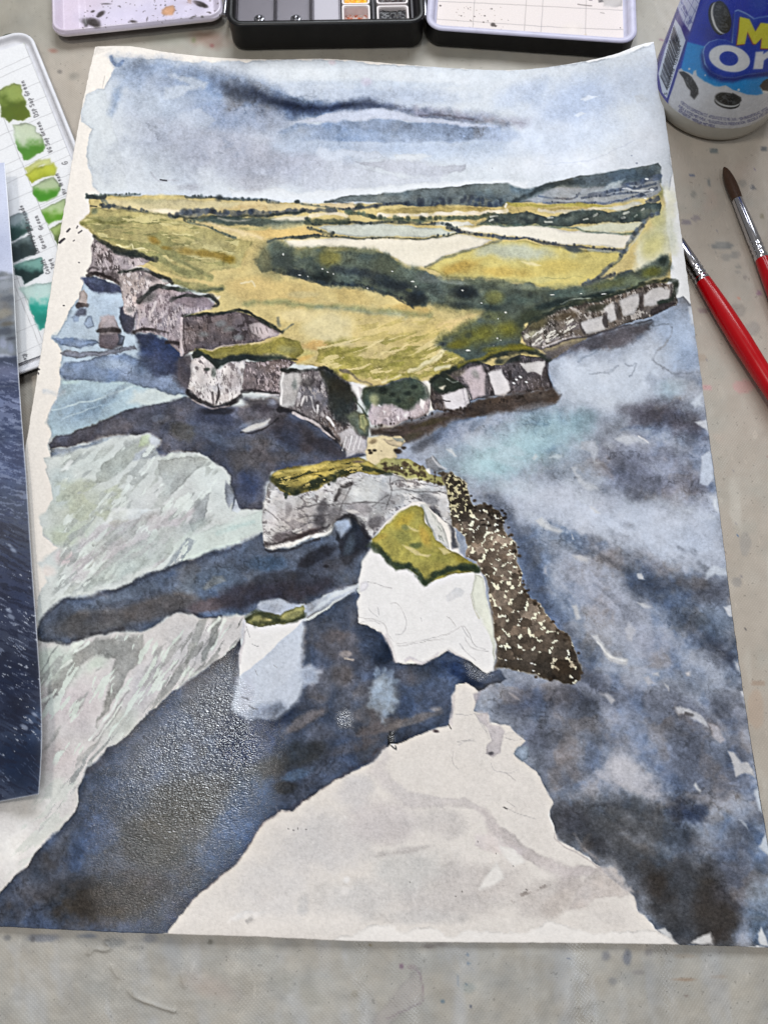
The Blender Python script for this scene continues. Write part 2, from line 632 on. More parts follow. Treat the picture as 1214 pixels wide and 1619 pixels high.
    pt.poly([(632, 1560), (655, 1530), (662, 1528), (668, 1560), (668, 1590), (640, 1600), (600, 1640), (560, 1650)],
            (158, 148, 148), .3, 2, 3, .35, .05)
    pt.line([(655, 1530), (668, 1560), (669, 1583), (655, 1592), (610, 1612)], 1.6, (120, 100, 112), .6, 1, 2)
    b(330, 1560, 60, 26, 20, (172, 156, 146), .45)
    b(480, 1570, 70, 22, 30, (154, 150, 138), .4)
    pt.dry([(-20, 1480), (1240, 1500), (1240, 1640), (-20, 1640)], 82, 150, 34, .05, (174, 177, 184), .35, 10, 4, seed=9, sharp=.7)  # bluish streaks of window glare painted into the cloth colour
    pt.line([(205, 1568), (215, 1578), (235, 1588), (275, 1600)], 2.0, (120, 112, 100), .5, 1, 2)
    # crumpled creases and stuck flakes, raised a little
    Z = .00025 * pt.va[2] + .00006 * pt.vb[0]
    Z = np.where(far, 0, Z)
    for L, h, wd in [([(205, 1568), (213, 1577), (235, 1586), (276, 1600)], .0006, 3),
                     ([(140, 1508), (150, 1500), (165, 1503), (174, 1497), (168, 1490)], .0007, 3),
                     ([(178, 1530), (187, 1545)], .0005, 3), ([(288, 1540), (292, 1560)], .0004, 3)]:
        Pc = catmull(L, 5) if len(L) > 2 else np.array(L, float)
        dmin = np.full(px.shape, 1e9)
        for i in range(len(Pc) - 1):
            a_, b_ = Pc[i], Pc[i + 1]
            e = b_ - a_
            t_ = np.clip(((px - a_[0]) * e[0] + (py - a_[1]) * e[1]) / (e @ e + 1e-9), 0, 1)
            dmin = np.minimum(dmin, np.hypot(px - a_[0] - e[0] * t_, py - a_[1] - e[1] * t_))
        Z = Z + h * np.exp(-(dmin / wd) ** 2)
    P[..., 2] = Z - .0005
    t = NT('vinyl_tablecloth')
    pig = t.attr('pigment')
    va = t.coord(rot=(0, 0, math.radians(38)))
    w1_ = t.n('ShaderNodeTexWave', Scale=320.0, Distortion=.5)
    w1_.inputs['Detail Scale'].default_value = 60
    w1_.bands_direction = 'X'
    t.l(va, w1_.inputs['Vector'])
    w2_ = t.n('ShaderNodeTexWave', Scale=320.0, Distortion=.5)
    w2_.bands_direction = 'Y'
    t.l(va, w2_.inputs['Vector'])
    weave = t.math('MULTIPLY', w1_.outputs['Fac'], w2_.outputs['Fac'])
    v = t.coord()
    n1 = t.noise(v, 90, 5, .6)
    n2 = t.noise(v, 1500, 3, .6)
    f = t.math('ADD', .90, t.math('ADD', t.math('MULTIPLY', t.math('SUBTRACT', n1, .5), .28),
                                  t.math('ADD', t.math('MULTIPLY', weave, .075), t.math('MULTIPLY', n2, .09))))
    speck = t.ramp(t.noise(v, 620, 2, .5), .68, .72, 1.0, .72)
    pale = t.ramp(t.noise(t.coord(scale=(1, .35, 1), rot=(0, 0, .5)), 340, 3, .6), .66, .72, 1.0, 1.14)
    f = t.math('MULTIPLY', f, t.math('MULTIPLY', speck, pale))
    t.l(t.scalecol(pig.outputs['Color'], f), t.b.inputs['Base Color'])
    streak = t.noise(t.coord(scale=(60, 7, 1), rot=(0, 0, math.radians(-12))), 1.0, 3)
    t.l(t.ramp(streak, .35, .65, .26, .6), t.b.inputs['Roughness'])
    t.b.inputs['Specular IOR Level'].default_value = .45
    h = t.math('ADD', t.math('MULTIPLY', weave, .7), t.math('MULTIPLY', n2, .35))
    t.bump(h, .35, .00018)
    o = grid_obj('tabletop', P, np.clip(pt.C, 0, 1), t.m)
    o['kind'] = 'structure'


build_table()

# ------------------------------------------------------------------ the watercolour sheet
def resample(P, n):
    Q = catmull(P, 10)
    d = np.r_[0, np.cumsum(np.hypot(*np.diff(Q, axis=0).T))]
    t = np.linspace(0, d[-1], n)
    return np.stack([np.interp(t, d, Q[:, 0]), np.interp(t, d, Q[:, 1])], -1)


NX, NY = 830, 1000


def sheet_points():
    def flat(P):
        P = np.array(P, float)
        return hit(P[:, 0], P[:, 1])[:, :2]
    left = flat([(151, 74), (138, 130), (126, 190), (114.5, 255), (88, 413), (56, 616), (40, 713), (4, 930), (-42, 1200), (-85, 1460)])
    right = flat([(1033, 66), (1046, 150), (1056, 220), (1080.6, 399), (1113, 635), (1138, 820), (1159, 989), (1188, 1190), (1214, 1346), (1239, 1500)])
    top = flat([(151, 74), (205, 73), (260, 82), (340, 91), (430, 94), (513, 93), (580, 97), (637, 102), (720, 108), (805, 111), (881, 104), (964, 88), (1010, 71), (1033, 66)])
    bot = flat([(-85, 1460), (0, 1465), (211, 1475), (400, 1481), (600, 1489), (980, 1492), (1214, 1498), (1239, 1500)])
    L, R_ = resample(left, NY), resample(right, NY)
    T, Bm = resample(top, NX), resample(bot, NX)
    rg = np.random.RandomState(3)
    def jit(A, amp):
        n = len(A)
        k = np.convolve(rg.randn(n), np.ones(7) / 7, 'same') * amp
        k[:3] = k[-3:] = 0
        return k
    L[:, 0] += jit(L, .00022); R_[:, 0] += jit(R_, .00018)
    T[:, 1] += jit(T, .0002); Bm[:, 1] += jit(Bm, .0001)
    u = np.linspace(0, 1, NX)[None, :, None]
    v = np.linspace(0, 1, NY)[:, None, None]
    S = (1 - v) * T[None] + v * Bm[None] + (1 - u) * L[:, None] + u * R_[:, None]
    S = S - ((1 - u) * (1 - v) * T[0] + u * (1 - v) * T[-1] + (1 - u) * v * Bm[0] + u * v * Bm[-1])
    return S


S = sheet_points()
PX, PY = project(np.concatenate([S, np.zeros(S.shape[:2] + (1,))], -1))


def sheet_lift(x, y):
    # the sheet rides over the swatch tin on its left, over a brush on its right, and its far corner curls
    z = .0012 + 0 * x
    z = z + .0072 * sstep(400, 215, x) * sstep(60, 190, y) * sstep(900, 560, y)
    z = z + .017 * np.exp(-((x - 1045) / 150) ** 2 - ((y - 60) / 95) ** 2)
    z = z + .0095 * np.exp(-((x - 1085) / 85) ** 2 - ((y - 395) / 120) ** 2)
    z = z + .0008 * (fbm(x, y, 300, 2, 401) + .4)
    z = z + .0016 * np.exp(-((y - 1480) / 40) ** 2) * (.5 + .5 * np.sin(x / 170.))
    return np.maximum(z, .0009)


ZS = sheet_lift(PX, PY)
SHEET = hit(PX, PY, ZS)

pt = Painter(PX, PY, (234, 225, 215))  # margin paper darker and warmer than the bare stack: light put into its colour
W_ = pt.win(-1e5, -1e5, 1e5, 1e5)
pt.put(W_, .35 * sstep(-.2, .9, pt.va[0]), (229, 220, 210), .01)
pt.put(W_, .8 * sstep(650, 1050, PX).astype(np.float32), (238, 240, 244), .0)  # same paper tinted cooler and paler rightwards: cool light painted in
poly, blob, line, dry, hedge, cliff = pt.poly, pt.blob, pt.line, pt.dry, pt.hedge, pt.cliff
R0 = random.Random(21)

# --- sky
SKY = [(176, 91), (208, 92), (256, 95), (294, 99), (350, 97), (420, 96), (520, 94), (640, 103), (805, 110), (900, 102),
       (975, 90), (1060, 60), (1060, 200), (1062, 300), (1045, 300), (700, 330), (400, 330), (160, 309), (149, 294), (144, 270), (138, 249),
       (142, 228), (147, 204), (130, 194), (129, 173), (136, 149), (168, 140), (172, 128), (183, 107)]
sky = poly(SKY, (206, 212, 220), 1, 1.2, 2.2, .10, .03)
poly([(136, 149), (170, 143), (176, 180), (190, 240), (200, 300), (160, 309), (149, 294), (144, 270), (138, 249), (142, 228), (147, 204), (130, 194), (129, 173)],
     (206, 211, 212), .55, 3, 3.5, .10, .04)
blob(330, 200, 190, 110, 0, (164, 171, 190), .9, sky)
blob(300, 150, 120, 50, 10, (150, 166, 194), .75, sky)
blob(250, 160, 90, 60, 0, (176, 186, 202), .8, sky)
blob(210, 120, 40, 24, 20, (140, 158, 186), .7, sky)
blob(430, 250, 180, 55, 4, (172, 175, 192), .9, sky)
blob(380, 185, 120, 30, 8, (150, 162, 190), .7, sky)
blob(230, 265, 80, 36, 0, (186, 192, 202), .6, sky)
blob(560, 225, 170, 35, 2, (176, 190, 213), .85, sky)
blob(720, 230, 140, 40, 4, (190, 204, 226), .75, sky)
blob(880, 210, 130, 60, 0, (206, 216, 235), .8, sky)
blob(930, 150, 120, 48, -8, (180, 196, 226), .85, sky)
blob(1000, 130, 60, 40, -15, (200, 213, 236), .7, sky)
blob(1040, 170, 50, 90, 0, (222, 231, 246), .8, sky)  # pale blue wash, lightened in colour to offset shade on the curled corner
blob(820, 150, 60, 26, -20, (182, 196, 222), .7, sky)
blob(640, 150, 120, 24, 4, (188, 199, 218), .7, sky)
blob(580, 132, 170, 8, 1, (186, 198, 216), .6, sky)
blob(900, 260, 160, 30, -4, (222, 226, 236), .6, sky)
blob(1020, 230, 50, 50, 0, (226, 230, 240), .7, sky)
blob(480, 115, 110, 20, 3, (218, 222, 226), .7, sky)
blob(690, 122, 120, 14, 3, (216, 221, 228), .6, sky)
blob(525, 98, 9, 8, 0, (222, 200, 206), .6, sky)
blob(580, 130, 11, 9, 0, (200, 190, 214), .6, sky)
blob(260, 128, 110, 34, 8, (138, 154, 184), .7, sky)
blob(560, 150, 200, 22, 3, (170, 184, 210), .6, sky)
poly([(178, 91), (198, 93), (208, 92), (256, 95), (294, 101), (330, 108), (372, 118), (410, 130), (432, 138), (455, 150), (440, 160), (400, 160), (370, 152), (330, 140),
      (300, 126), (260, 116), (215, 112), (190, 106)], (118, 138, 172), .75, 14, 5, 0, .10)
line([(178, 91), (186, 103), (196, 98)], 5, (104, 124, 160), .8, 1.5, 2)
poly([(183, 140), (192, 138), (190, 158), (180, 182), (172, 180), (176, 160)], (126, 146, 178), .7, 5, 3, 0, .1)
poly([(345, 130), (372, 128), (410, 140), (450, 155), (500, 160), (540, 163), (580, 160), (606, 164), (640, 174), (700, 178), (760, 186), (800, 192), (800, 198), (740, 196),
      (690, 190), (640, 180), (590, 174), (555, 180), (520, 186), (470, 186), (420, 176), (370, 158)], (84, 102, 140), .85, 14, 5, 0, .12)
poly([(350, 136), (376, 130), (400, 142), (392, 152), (362, 150)], (58, 66, 86), .6, 11, 4, 0, .1)
line([(395, 146), (430, 158), (470, 166), (505, 170), (545, 168), (585, 162), (612, 168)], 10, (38, 52, 88), .85, 9, 3, w2=6)
line([(430, 160), (480, 169), (530, 170), (560, 167)], 5, (26, 36, 64), .75, 5, 2)
line([(612, 168), (650, 176), (690, 180)], 7, (92, 104, 138), .6, 5, 3)
line([(660, 178), (700, 179), (740, 186), (790, 190), (830, 196)], 10, (140, 136, 156), .65, 8, 3, w2=5)
line([(665, 181), (705, 183), (745, 189)], 3, (96, 92, 108), .6, 2, 2)
# pale cloud with a hard shadow edge under it
shade = poly([(470, 194), (500, 196), (515, 193), (545, 188), (560, 190), (600, 187), (650, 191), (690, 190), (740, 196), (790, 200), (790, 222), (690, 224), (600, 226), (480, 222), (440, 210)],
             (122, 142, 178), .8, 2.2, 2, 0, .08)
blob(600, 214, 150, 13, 1, (150, 168, 198), .8, shade)
line([(440, 230), (600, 234), (790, 228)], 16, (176, 190, 213), .85, 10, 3)
blob(470, 212, 44, 18, 0, (164, 178, 202), .85)
blob(790, 214, 40, 16, 0, (170, 186, 216), .85)
blob(590, 232, 170, 12, 1, (174, 188, 212), .8)
poly([(470, 193), (500, 184), (540, 177), (580, 172), (604, 170), (626, 176), (660, 184), (700, 189), (742, 194), (784, 201), (742, 200), (700, 195), (652, 191), (600, 188), (562, 190), (545, 188),
      (518, 195), (500, 192)], (194, 200, 220), .92, 1.4, 2.2, .06, .03)
# lavender and pale clouds
poly([(265, 118), (300, 120), (330, 130), (325, 140), (300, 142), (276, 158), (258, 155), (262, 140), (300, 132)], (196, 203, 212), .55, 1.6, 3, .08, .03, sky)
poly([(280, 180), (320, 170), (340, 190), (330, 202), (300, 200)], (192, 200, 214), .5, 3, 3, .05, .03, sky)
poly([(498, 242), (506, 233), (540, 238), (600, 240), (612, 250), (560, 250), (508, 250)], (200, 207, 222), .8, 1.6, 3, .06, .03, sky)
poly([(624, 246), (640, 242), (680, 248), (660, 256), (630, 257)], (212, 217, 224), .85, 1.6, 2, .06, .03, sky)
poly([(560, 256), (640, 252), (700, 262), (735, 258), (735, 268), (690, 280), (640, 276), (600, 268)], (180, 183, 198), .7, 2, 3, .10, .04, sky)
poly([(480, 266), (560, 262), (640, 280), (700, 276), (690, 290), (600, 296), (540, 304), (480, 300)], (196, 200, 214), .6, 3, 3, .06, .03, sky)
poly([(362, 296), (380, 300), (420, 298), (440, 294), (460, 304), (540, 300), (600, 296), (640, 292), (700, 288), (840, 285), (830, 296), (560, 318), (470, 322), (400, 316), (372, 312)],
     (222, 225, 230), .85, 1.6, 3, .05, .02, sky)
blob(400, 290, 50, 18, 0, (172, 172, 184), .6, sky)
blob(300, 296, 22, 8, 0, (168, 168, 178), .6, sky)
line([(240, 274), (254, 286), (270, 285), (280, 286)], 2.5, (176, 176, 186), .6, 1.2, 2)
line([(255, 284), (264, 285)], 2, (60, 56, 64), .85, .8, .5)
poly([(918, 156), (930, 150), (946, 152), (926, 160)], (222, 228, 238), .8, 1.5, 2, 0)
poly([(908, 184), (920, 177), (928, 180), (914, 188)], (222, 228, 238), .8, 1.5, 2, 0)
poly([(1000, 152), (1016, 148), (1024, 158), (1006, 164)], (226, 232, 242), .8, 2, 3, 0)
line([(860, 258), (920, 257), (940, 252), (975, 236), (1000, 222)], 1.4, (184, 192, 212), .4, 1, 2)
for x, y in [(778, 266), (998, 246), (1006, 258)]:
    blob(x, y, 2.2, 1.8, 0, (150, 158, 180), .8)

# --- sea underlay
poly([(150, 430), (125, 473), (111, 489), (101, 513), (82, 536), (96, 549), (98, 558), (96, 582), (100, 600), (95, 617), (82, 646), (72, 666), (84, 684), (77, 701), (82, 723), (68, 723), (79, 753),
      (86, 790), (62, 817), (67, 847), (91, 866), (62, 891), (74, 916), (59, 940), (60, 1020), (10, 1200), (-60, 1330), (60, 1340), (400, 1100), (600, 900), (600, 600), (300, 450)],
     (206, 210, 208), 1, 1.6, 4, .08, .03)
rsea = poly([(600, 740), (600, 690), (650, 660), (740, 630), (840, 600), (850, 590), (850, 550), (930, 525), (1020, 488), (1060, 470), (1078, 470), (1096, 486), (1106, 540), (1140, 800), (1260, 1500), (1070, 1495), (1035, 1466), (1009, 1437), (953, 1378), (929, 1355),
             (880, 1327), (870, 1290), (871, 1272), (862, 1247), (848, 1219), (826, 1205), (815, 1188), (832, 1172), (815, 1158), (806, 1149), (776, 1144), (748, 1124), (756, 1092), (780, 1055), (740, 900), (680, 740)],
            (150, 158, 176), 1, 1.2, 2.5, .12, .08)

# --- left water, upper
lw = poly([(140, 438), (190, 458), (222, 480), (220, 525), (290, 560), (305, 620), (296, 632), (240, 640), (150, 680), (84, 690), (76, 668), (84, 646), (96, 617), (100, 600), (97, 582), (99, 556), (96, 549), (84, 536), (101, 513),
           (112, 489), (126, 473), (132, 450)], (176, 194, 212), .95, 1.4, 3, .16, .07)
poly([(100, 600), (180, 598), (250, 612), (296, 624), (294, 638), (240, 642), (190, 660), (140, 684), (86, 692), (76, 668), (84, 648), (96, 618)], (164, 190, 202), .8, 3, 3, .05, .08)
blob(125, 650, 60, 36, -15, (140, 166, 190), .75, lw)
blob(160, 640, 70, 10, -25, (126, 156, 184), .5, lw)
poly([(205, 634), (212, 620), (240, 612), (292, 626), (285, 638), (235, 642)], (210, 216, 210), .75, 3, 3, .05)
blob(110, 604, 20, 5, 0, (190, 214, 210), .7, lw)
blob(190, 604, 70, 8, 8, (182, 206, 208), .7, lw)
line([(85, 648), (150, 632), (210, 612)], 2, (206, 224, 226), .7, 1, 1)
line([(100, 662), (160, 640)], 1.6, (196, 214, 220), .6, 1, 1)
line([(165, 632), (200, 610), (230, 600), (262, 616)], 9, (130, 148, 166), .55, 3, 2)
for P, c, w in [([(84, 536), (104, 534), (150, 538), (160, 545), (120, 548), (96, 546)], (126, 144, 178), 1),
                ([(98, 558), (106, 552), (150, 556), (215, 548), (218, 554), (160, 564), (104, 564)], (128, 128, 144), 1),
                ([(96, 582), (104, 572), (140, 566), (200, 560), (240, 575), (290, 590), (300, 625), (270, 624), (235, 612), (190, 604), (140, 600), (104, 600), (98, 592)], (112, 130, 164), 1)]:
    poly(P, c, .82, 1.4, 3, .25, .16)
blob(180, 576, 40, 12, 10, (166, 184, 206), .6, lw)
blob(250, 604, 40, 16, 10, (124, 140, 172), .7, lw)
poly([(134, 512), (140, 500), (148, 500), (150, 516), (140, 520)], (140, 160, 190), .8, 1.4, 2, .3)
poly([(112, 500), (118, 496), (126, 498), (124, 506), (114, 508)], (136, 156, 188), .8, 1.4, 2, .3)
blob(110, 505, 10, 16, 0, (164, 184, 208), .6, lw)
poly([(150, 470), (190, 465), (200, 490), (186, 520), (160, 500)], (178, 196, 216), .7, 4, 3, .05, clip=lw)
poly([(130, 440), (150, 436), (176, 448), (194, 455), (192, 465), (160, 464), (142, 456)], (62, 70, 104), .95, 1.5, 3, .2, .2)
blob(150, 444, 20, 5, 15, (92, 104, 138), .6)
poly([(189, 486), (206, 482), (218, 492), (214, 512), (208, 528), (196, 524), (190, 508)], (62, 66, 92), .92, 2, 3, .2, .2)
poly([(213, 526), (264, 533), (284, 545), (290, 566), (302, 600), (280, 592), (250, 596), (226, 570)], (50, 58, 92), .92, 5, 4, .05, .22)
blob(245, 580, 34, 14, 25, (72, 84, 116), .7)
poly([(280, 566), (300, 560), (304, 600), (298, 622), (286, 612), (276, 596)], (98, 88, 96), .9, 4, 3, .05, .16)
# little rocks
m = poly([(125, 480), (128, 462), (134, 458), (140, 464), (141, 486), (126, 487)], (182, 166, 160), .95, 1.2, 1.5, .2, .1)
line([(125, 483), (141, 483)], 8, (58, 50, 52), .9, 1.5, 1.5)
poly([(118, 496), (126, 488), (140, 488), (138, 498), (126, 500)], (84, 88, 112), .8, 2, 2, .1)
m = poly([(155, 518), (158, 500), (168, 496), (180, 498), (188, 520), (190, 545), (176, 552), (160, 548)], (168, 152, 152), .95, 1.2, 2, .15, .14)
poly([(157, 530), (190, 528), (194, 548), (176, 552), (160, 549)], (112, 98, 104), .9, 2, 2, .2, .14)
line([(156, 524), (172, 520), (189, 524)], 8, (50, 42, 44), .92, 1.6, 1.8)
poly([(188, 528), (198, 532), (196, 546), (186, 546)], (104, 116, 146), .7, 1.6, 2, .2)

# --- dark tongue of reflected cliff and the water right of it
DT = [(77, 700), (91, 690), (144, 675), (194, 650), (242, 638), (298, 628), (330, 640), (440, 640), (520, 680), (580, 720), (560, 730), (430, 745), (420, 770), (418, 805), (400, 806), (372, 806), (365, 806), (370, 784),
      (362, 753), (354, 742), (326, 721), (284, 714), (256, 720), (245, 711), (253, 694), (239, 687), (200, 690), (161, 692), (108, 708), (80, 708)]
dt = poly(DT, (92, 96, 118), .97, 2.4, 2.5, .25, .16)
blob(120, 698, 46, 14, -14, (78, 78, 96), .7, dt, hard=.4, var=.12)
blob(290, 680, 26, 18, 20, (104, 100, 94), .75, dt, hard=.4, var=.12)
blob(255, 662, 22, 9, 0, (120, 128, 150), .6, dt, hard=.4, var=.12)
blob(340, 692, 40, 10, 20, (112, 126, 156), .5, dt, hard=.4, var=.12)
blob(386, 730, 34, 26, 30, (94, 88, 88), .7, dt, hard=.4, var=.12)
blob(396, 764, 26, 34, 0, (74, 86, 126), .8, dt, hard=.4, var=.12)
blob(400, 700, 60, 16, 5, (96, 96, 104), .6, dt, hard=.4, var=.12)
blob(340, 660, 50, 16, 10, (64, 70, 98), .7, dt, hard=.4, var=.12)
blob(470, 690, 60, 26, 25, (76, 70, 80), .85, dt, hard=.4, var=.12)
blob(520, 706, 44, 18, 30, (56, 52, 62), .8, dt, hard=.4, var=.12)
blob(440, 722, 70, 14, 0, (92, 88, 94), .7, dt, hard=.4, var=.12)
blob(344, 650, 46, 8, 0, (40, 38, 46), .75, dt, hard=.4, var=.12)
poly([(380, 668), (420, 664), (430, 672), (400, 680), (378, 676)], (150, 166, 196), .6, 4, 3, 0)
poly([(82, 722), (80, 708), (108, 709), (130, 706), (162, 692), (172, 692), (150, 704), (120, 714), (96, 722)], (116, 136, 168), .75, 1.5, 2, .2)
poly([(205, 728), (225, 712), (246, 706), (262, 716), (240, 724), (214, 732)], (98, 112, 150), .8, 3, 3, .05)
poly([(232, 690), (248, 690), (254, 698), (240, 704), (232, 700)], (200, 208, 222), .7, 2, 2, 0)

# --- pale shallows, upper
PA = [(82, 722), (130, 710), (165, 694), (236, 690), (246, 710), (256, 721), (284, 716), (326, 722), (354, 743), (362, 755), (368, 784), (366, 806), (418, 806), (416, 838), (380, 856), (326, 876), (284, 890), (242, 904), (200, 923), (144, 940),
      (102, 946), (74, 970), (60, 985), (62, 940), (74, 916), (62, 891), (91, 866), (67, 847), (62, 817), (86, 790), (79, 753), (68, 724)]
pa = poly(PA, (204, 210, 206), .6, 2, 3, .04, .04)
blob(150, 730, 70, 34, -10, (208, 216, 211), .8, pa)
blob(130, 800, 70, 50, -20, (184, 190, 172), .75, pa)
blob(110, 845, 46, 26, 0, (186, 198, 178), .7, pa)
blob(100, 770, 30, 40, 0, (190, 206, 206), .6, pa)
blob(250, 790, 80, 40, -30, (206, 208, 208), .7, pa)
blob(230, 860, 110, 36, -25, (200, 194, 198), .75, pa)
blob(160, 880, 60, 26, -25, (198, 196, 192), .7, pa)
blob(330, 750, 40, 34, 40, (214, 221, 218), .85, pa)
blob(300, 830, 60, 34, -40, (208, 206, 210), .7, pa)
blob(100, 880, 22, 16, 0, (208, 178, 184), .6, pa)
blob(76, 905, 20, 14, 0, (234, 214, 204), .6, pa)
blob(180, 905, 90, 14, -22, (178, 190, 186), .6, pa)
SH = [(100, 720), (236, 690), (326, 722), (362, 756), (366, 800), (300, 880), (150, 930), (80, 960), (100, 860)]
dry(SH, -46, 50, 16, .12, (170, 176, 170), .6, 6, 3, pa, 1, sharp=.22)
dry(SH, -42, 44, 12, .30, (156, 162, 160), .55, 6, 3, pa, 2, sharp=.16)
dry(SH, -48, 40, 8, .36, (222, 230, 224), .7, 6, 3, pa, 3, sharp=.10)
dry([(90, 760), (200, 760), (200, 850), (80, 860)], -30, 30, 18, .0, (180, 186, 160), .55, 8, 3, pa, 4, sharp=.3)
dry([(130, 830), (330, 800), (280, 890), (110, 920)], -40, 40, 12, .05, (196, 186, 192), .55, 8, 3, pa, 5, sharp=.3)
poly([(165, 730), (216, 700), (236, 700), (200, 740), (170, 760), (150, 764)], (164, 170, 162), .8, 1.4, 3, .1)
poly([(225, 690), (238, 690), (236, 702), (220, 706)], (188, 204, 164), .7, 2, 2, .06)
poly([(96, 744), (112, 726), (118, 730), (108, 742)], (228, 230, 226), .8, 1.2, 1.5, .05)
poly([(250, 728), (300, 722), (330, 726), (280, 775), (255, 800), (235, 806), (262, 770)], (172, 176, 172), .7, 1.6, 4, .12)
poly([(300, 826), (316, 792), (334, 780), (330, 800), (318, 830), (306, 840)], (160, 164, 164), .8, 1.4, 3, .12)
poly([(140, 870), (190, 826), (250, 806), (230, 830), (190, 862), (150, 894)], (178, 178, 176), .5, 3, 4, .08)
poly([(160, 830), (180, 806), (196, 800), (240, 806), (220, 816), (190, 820)], (224, 228, 228), .75, 1.5, 3, .05)
poly([(150, 900), (240, 842), (330, 820), (290, 870), (200, 910), (130, 936)], (172, 184, 178), .55, 3, 4, .1)
poly([(360, 760), (369, 772), (369, 792), (362, 802), (356, 790)], (140, 144, 160), .7, 2, 2, .1)
poly([(366, 806), (372, 790), (380, 806), (374, 812)], (206, 214, 226), .8, 1.5, 2, 0)
for P in [[(290, 852), (326, 836), (370, 822), (418, 806), (416, 838), (376, 858), (320, 878), (288, 890)]]:
    poly(P, (202, 214, 207), .85, 4, 2.5, .08, .05)
line([(380, 856), (330, 872), (290, 886)], 4, (212, 226, 216), .7, 2, 1)
line([(400, 824), (345, 842)], 6, (176, 202, 198), .6, 3, 1.5)
dry([(260, 900), (300, 850), (312, 856), (290, 892)], -50, 20, 5, .0, (140, 150, 158), .8, 2, 2, seed=8, sharp=.1)

# --- second dark band
DB = [(60, 1003), (66, 985), (73, 972), (90, 956), (102, 947), (144, 941), (170, 934), (200, 924), (242, 905), (284, 891), (326, 877), (382, 860), (415, 842), (425, 868), (470, 862), (523, 842), (536, 818), (560, 815),
      (578, 852), (590, 866), (572, 889), (566, 922), (510, 944), (486, 972), (480, 956), (458, 960), (440, 970), (404, 964), (386, 970), (340, 975), (312, 975), (300, 970), (281, 966), (268, 974), (256, 983), (228, 1000), (200, 997), (144, 1006),
      (105, 1020), (66, 1013)]
db = poly(DB, (88, 100, 124), .97, 2.6, 3, .30, .16)
blob(140, 985, 90, 26, -10, (96, 96, 100), .8, db, hard=.4, var=.12)
blob(160, 976, 30, 14, 0, (72, 74, 84), .6, db, hard=.4, var=.12)
blob(250, 960, 90, 24, -12, (102, 96, 96), .8, db, hard=.4, var=.12)
blob(330, 920, 90, 30, -18, (94, 114, 142), .8, db, hard=.4, var=.12)
blob(200, 940, 80, 14, -18, (100, 116, 142), .75, db, hard=.4, var=.12)
blob(330, 958, 50, 16, -10, (104, 92, 100), .8, db, hard=.4, var=.12)
blob(390, 940, 80, 26, -14, (66, 62, 76), .9, db, hard=.4, var=.12)
blob(470, 930, 80, 24, -10, (62, 58, 72), .9, db, hard=.4, var=.12)
blob(500, 900, 60, 26, -20, (70, 78, 100), .8, db, hard=.4, var=.12)
blob(420, 890, 46, 18, 0, (72, 98, 132), .85, db, hard=.4, var=.12)
blob(440, 912, 60, 12, -10, (62, 64, 78), .6, db, hard=.4, var=.12)
blob(530, 936, 24, 10, -20, (120, 126, 150), .8, db, hard=.4, var=.12)
blob(500, 880, 44, 12, -25, (46, 48, 62), .8, db, hard=.4, var=.12)
blob(552, 870, 22, 40, 10, (54, 58, 72), .9, db, hard=.4, var=.12)
blob(546, 848, 8, 18, 0, (84, 106, 132), .7, db, hard=.4, var=.12)
blob(515, 895, 7, 5, 0, (40, 40, 50), .8)
line([(60, 1008), (70, 975), (100, 950), (144, 944), (200, 927), (242, 908), (300, 890), (382, 864)], 5, (58, 64, 84), .55, 3, 3)
line([(66, 1012), (105, 1018), (144, 1005), (196, 996)], 5, (64, 62, 68), .6, 3, 3)
line([(268, 975), (281, 966), (300, 970), (320, 976), (350, 974)], 4, (52, 48, 58), .6, 2, 2)
poly([(322, 928), (336, 912), (350, 908), (356, 918), (340, 926), (326, 932)], (128, 134, 138), .75, 1.6, 2, .06)
poly([(204, 1002), (212, 999), (208, 1004)], (236, 236, 234), .9, 1, 1, 0)

# --- pale shallows, lower
PB = [(62, 1014), (105, 1021), (144, 1008), (200, 1000), (228, 1001), (256, 985), (281, 968), (300, 972), (312, 977), (340, 977), (386, 972), (386, 1000), (376, 1018), (360, 1036), (330, 1052), (290, 1082), (237, 1125), (203, 1162), (173, 1184), (138, 1216),
      (125, 1240), (119, 1286), (76, 1328), (33, 1377), (0, 1414), (-70, 1440), (-60, 1300), (0, 1100)]
pb = poly(PB, (208, 202, 200), .97, 2, 3, .03, .03)
blob(120, 1110, 70, 70, 0, (206, 196, 198), .8, pb)
blob(90, 1050, 50, 40, -30, (196, 210, 198), .8, pb)
blob(150, 1050, 40, 20, -30, (196, 208, 196), .8, pb)
blob(300, 1030, 60, 46, -40, (190, 188, 190), .8, pb)
blob(230, 1090, 70, 34, -50, (188, 186, 192), .7, pb)
blob(190, 1150, 50, 26, -50, (196, 202, 194), .7, pb)
blob(60, 1260, 70, 60, -40, (226, 222, 216), .9, pb)
blob(20, 1340, 80, 60, -40, (236, 232, 228), .95, pb)
blob(100, 1200, 50, 40, 0, (204, 192, 192), .7, pb)
poly([(130, 1020), (200, 1003), (226, 1004), (230, 1040), (206, 1062), (190, 1090), (160, 1140), (150, 1150), (172, 1096), (180, 1060), (184, 1044), (160, 1034), (130, 1050), (96, 1100), (72, 1120), (76, 1090), (104, 1050)],
     (150, 150, 146), .8, 2.5, 4, .08, .08)
blob(170, 1025, 60, 16, -10, (152, 152, 148), .7, pb)
dry([(60, 1015), (230, 1000), (390, 975), (370, 1040), (240, 1120), (120, 1220), (60, 1200)], -54, 70, 14, .30, (156, 156, 153), .6, 8, 3, pb, 11, sharp=.22)
dry([(60, 1015), (230, 1000), (390, 975), (370, 1040), (240, 1120), (120, 1220), (60, 1200)], -56, 50, 8, .40, (212, 222, 212), .75, 8, 3, pb, 12, sharp=.10)
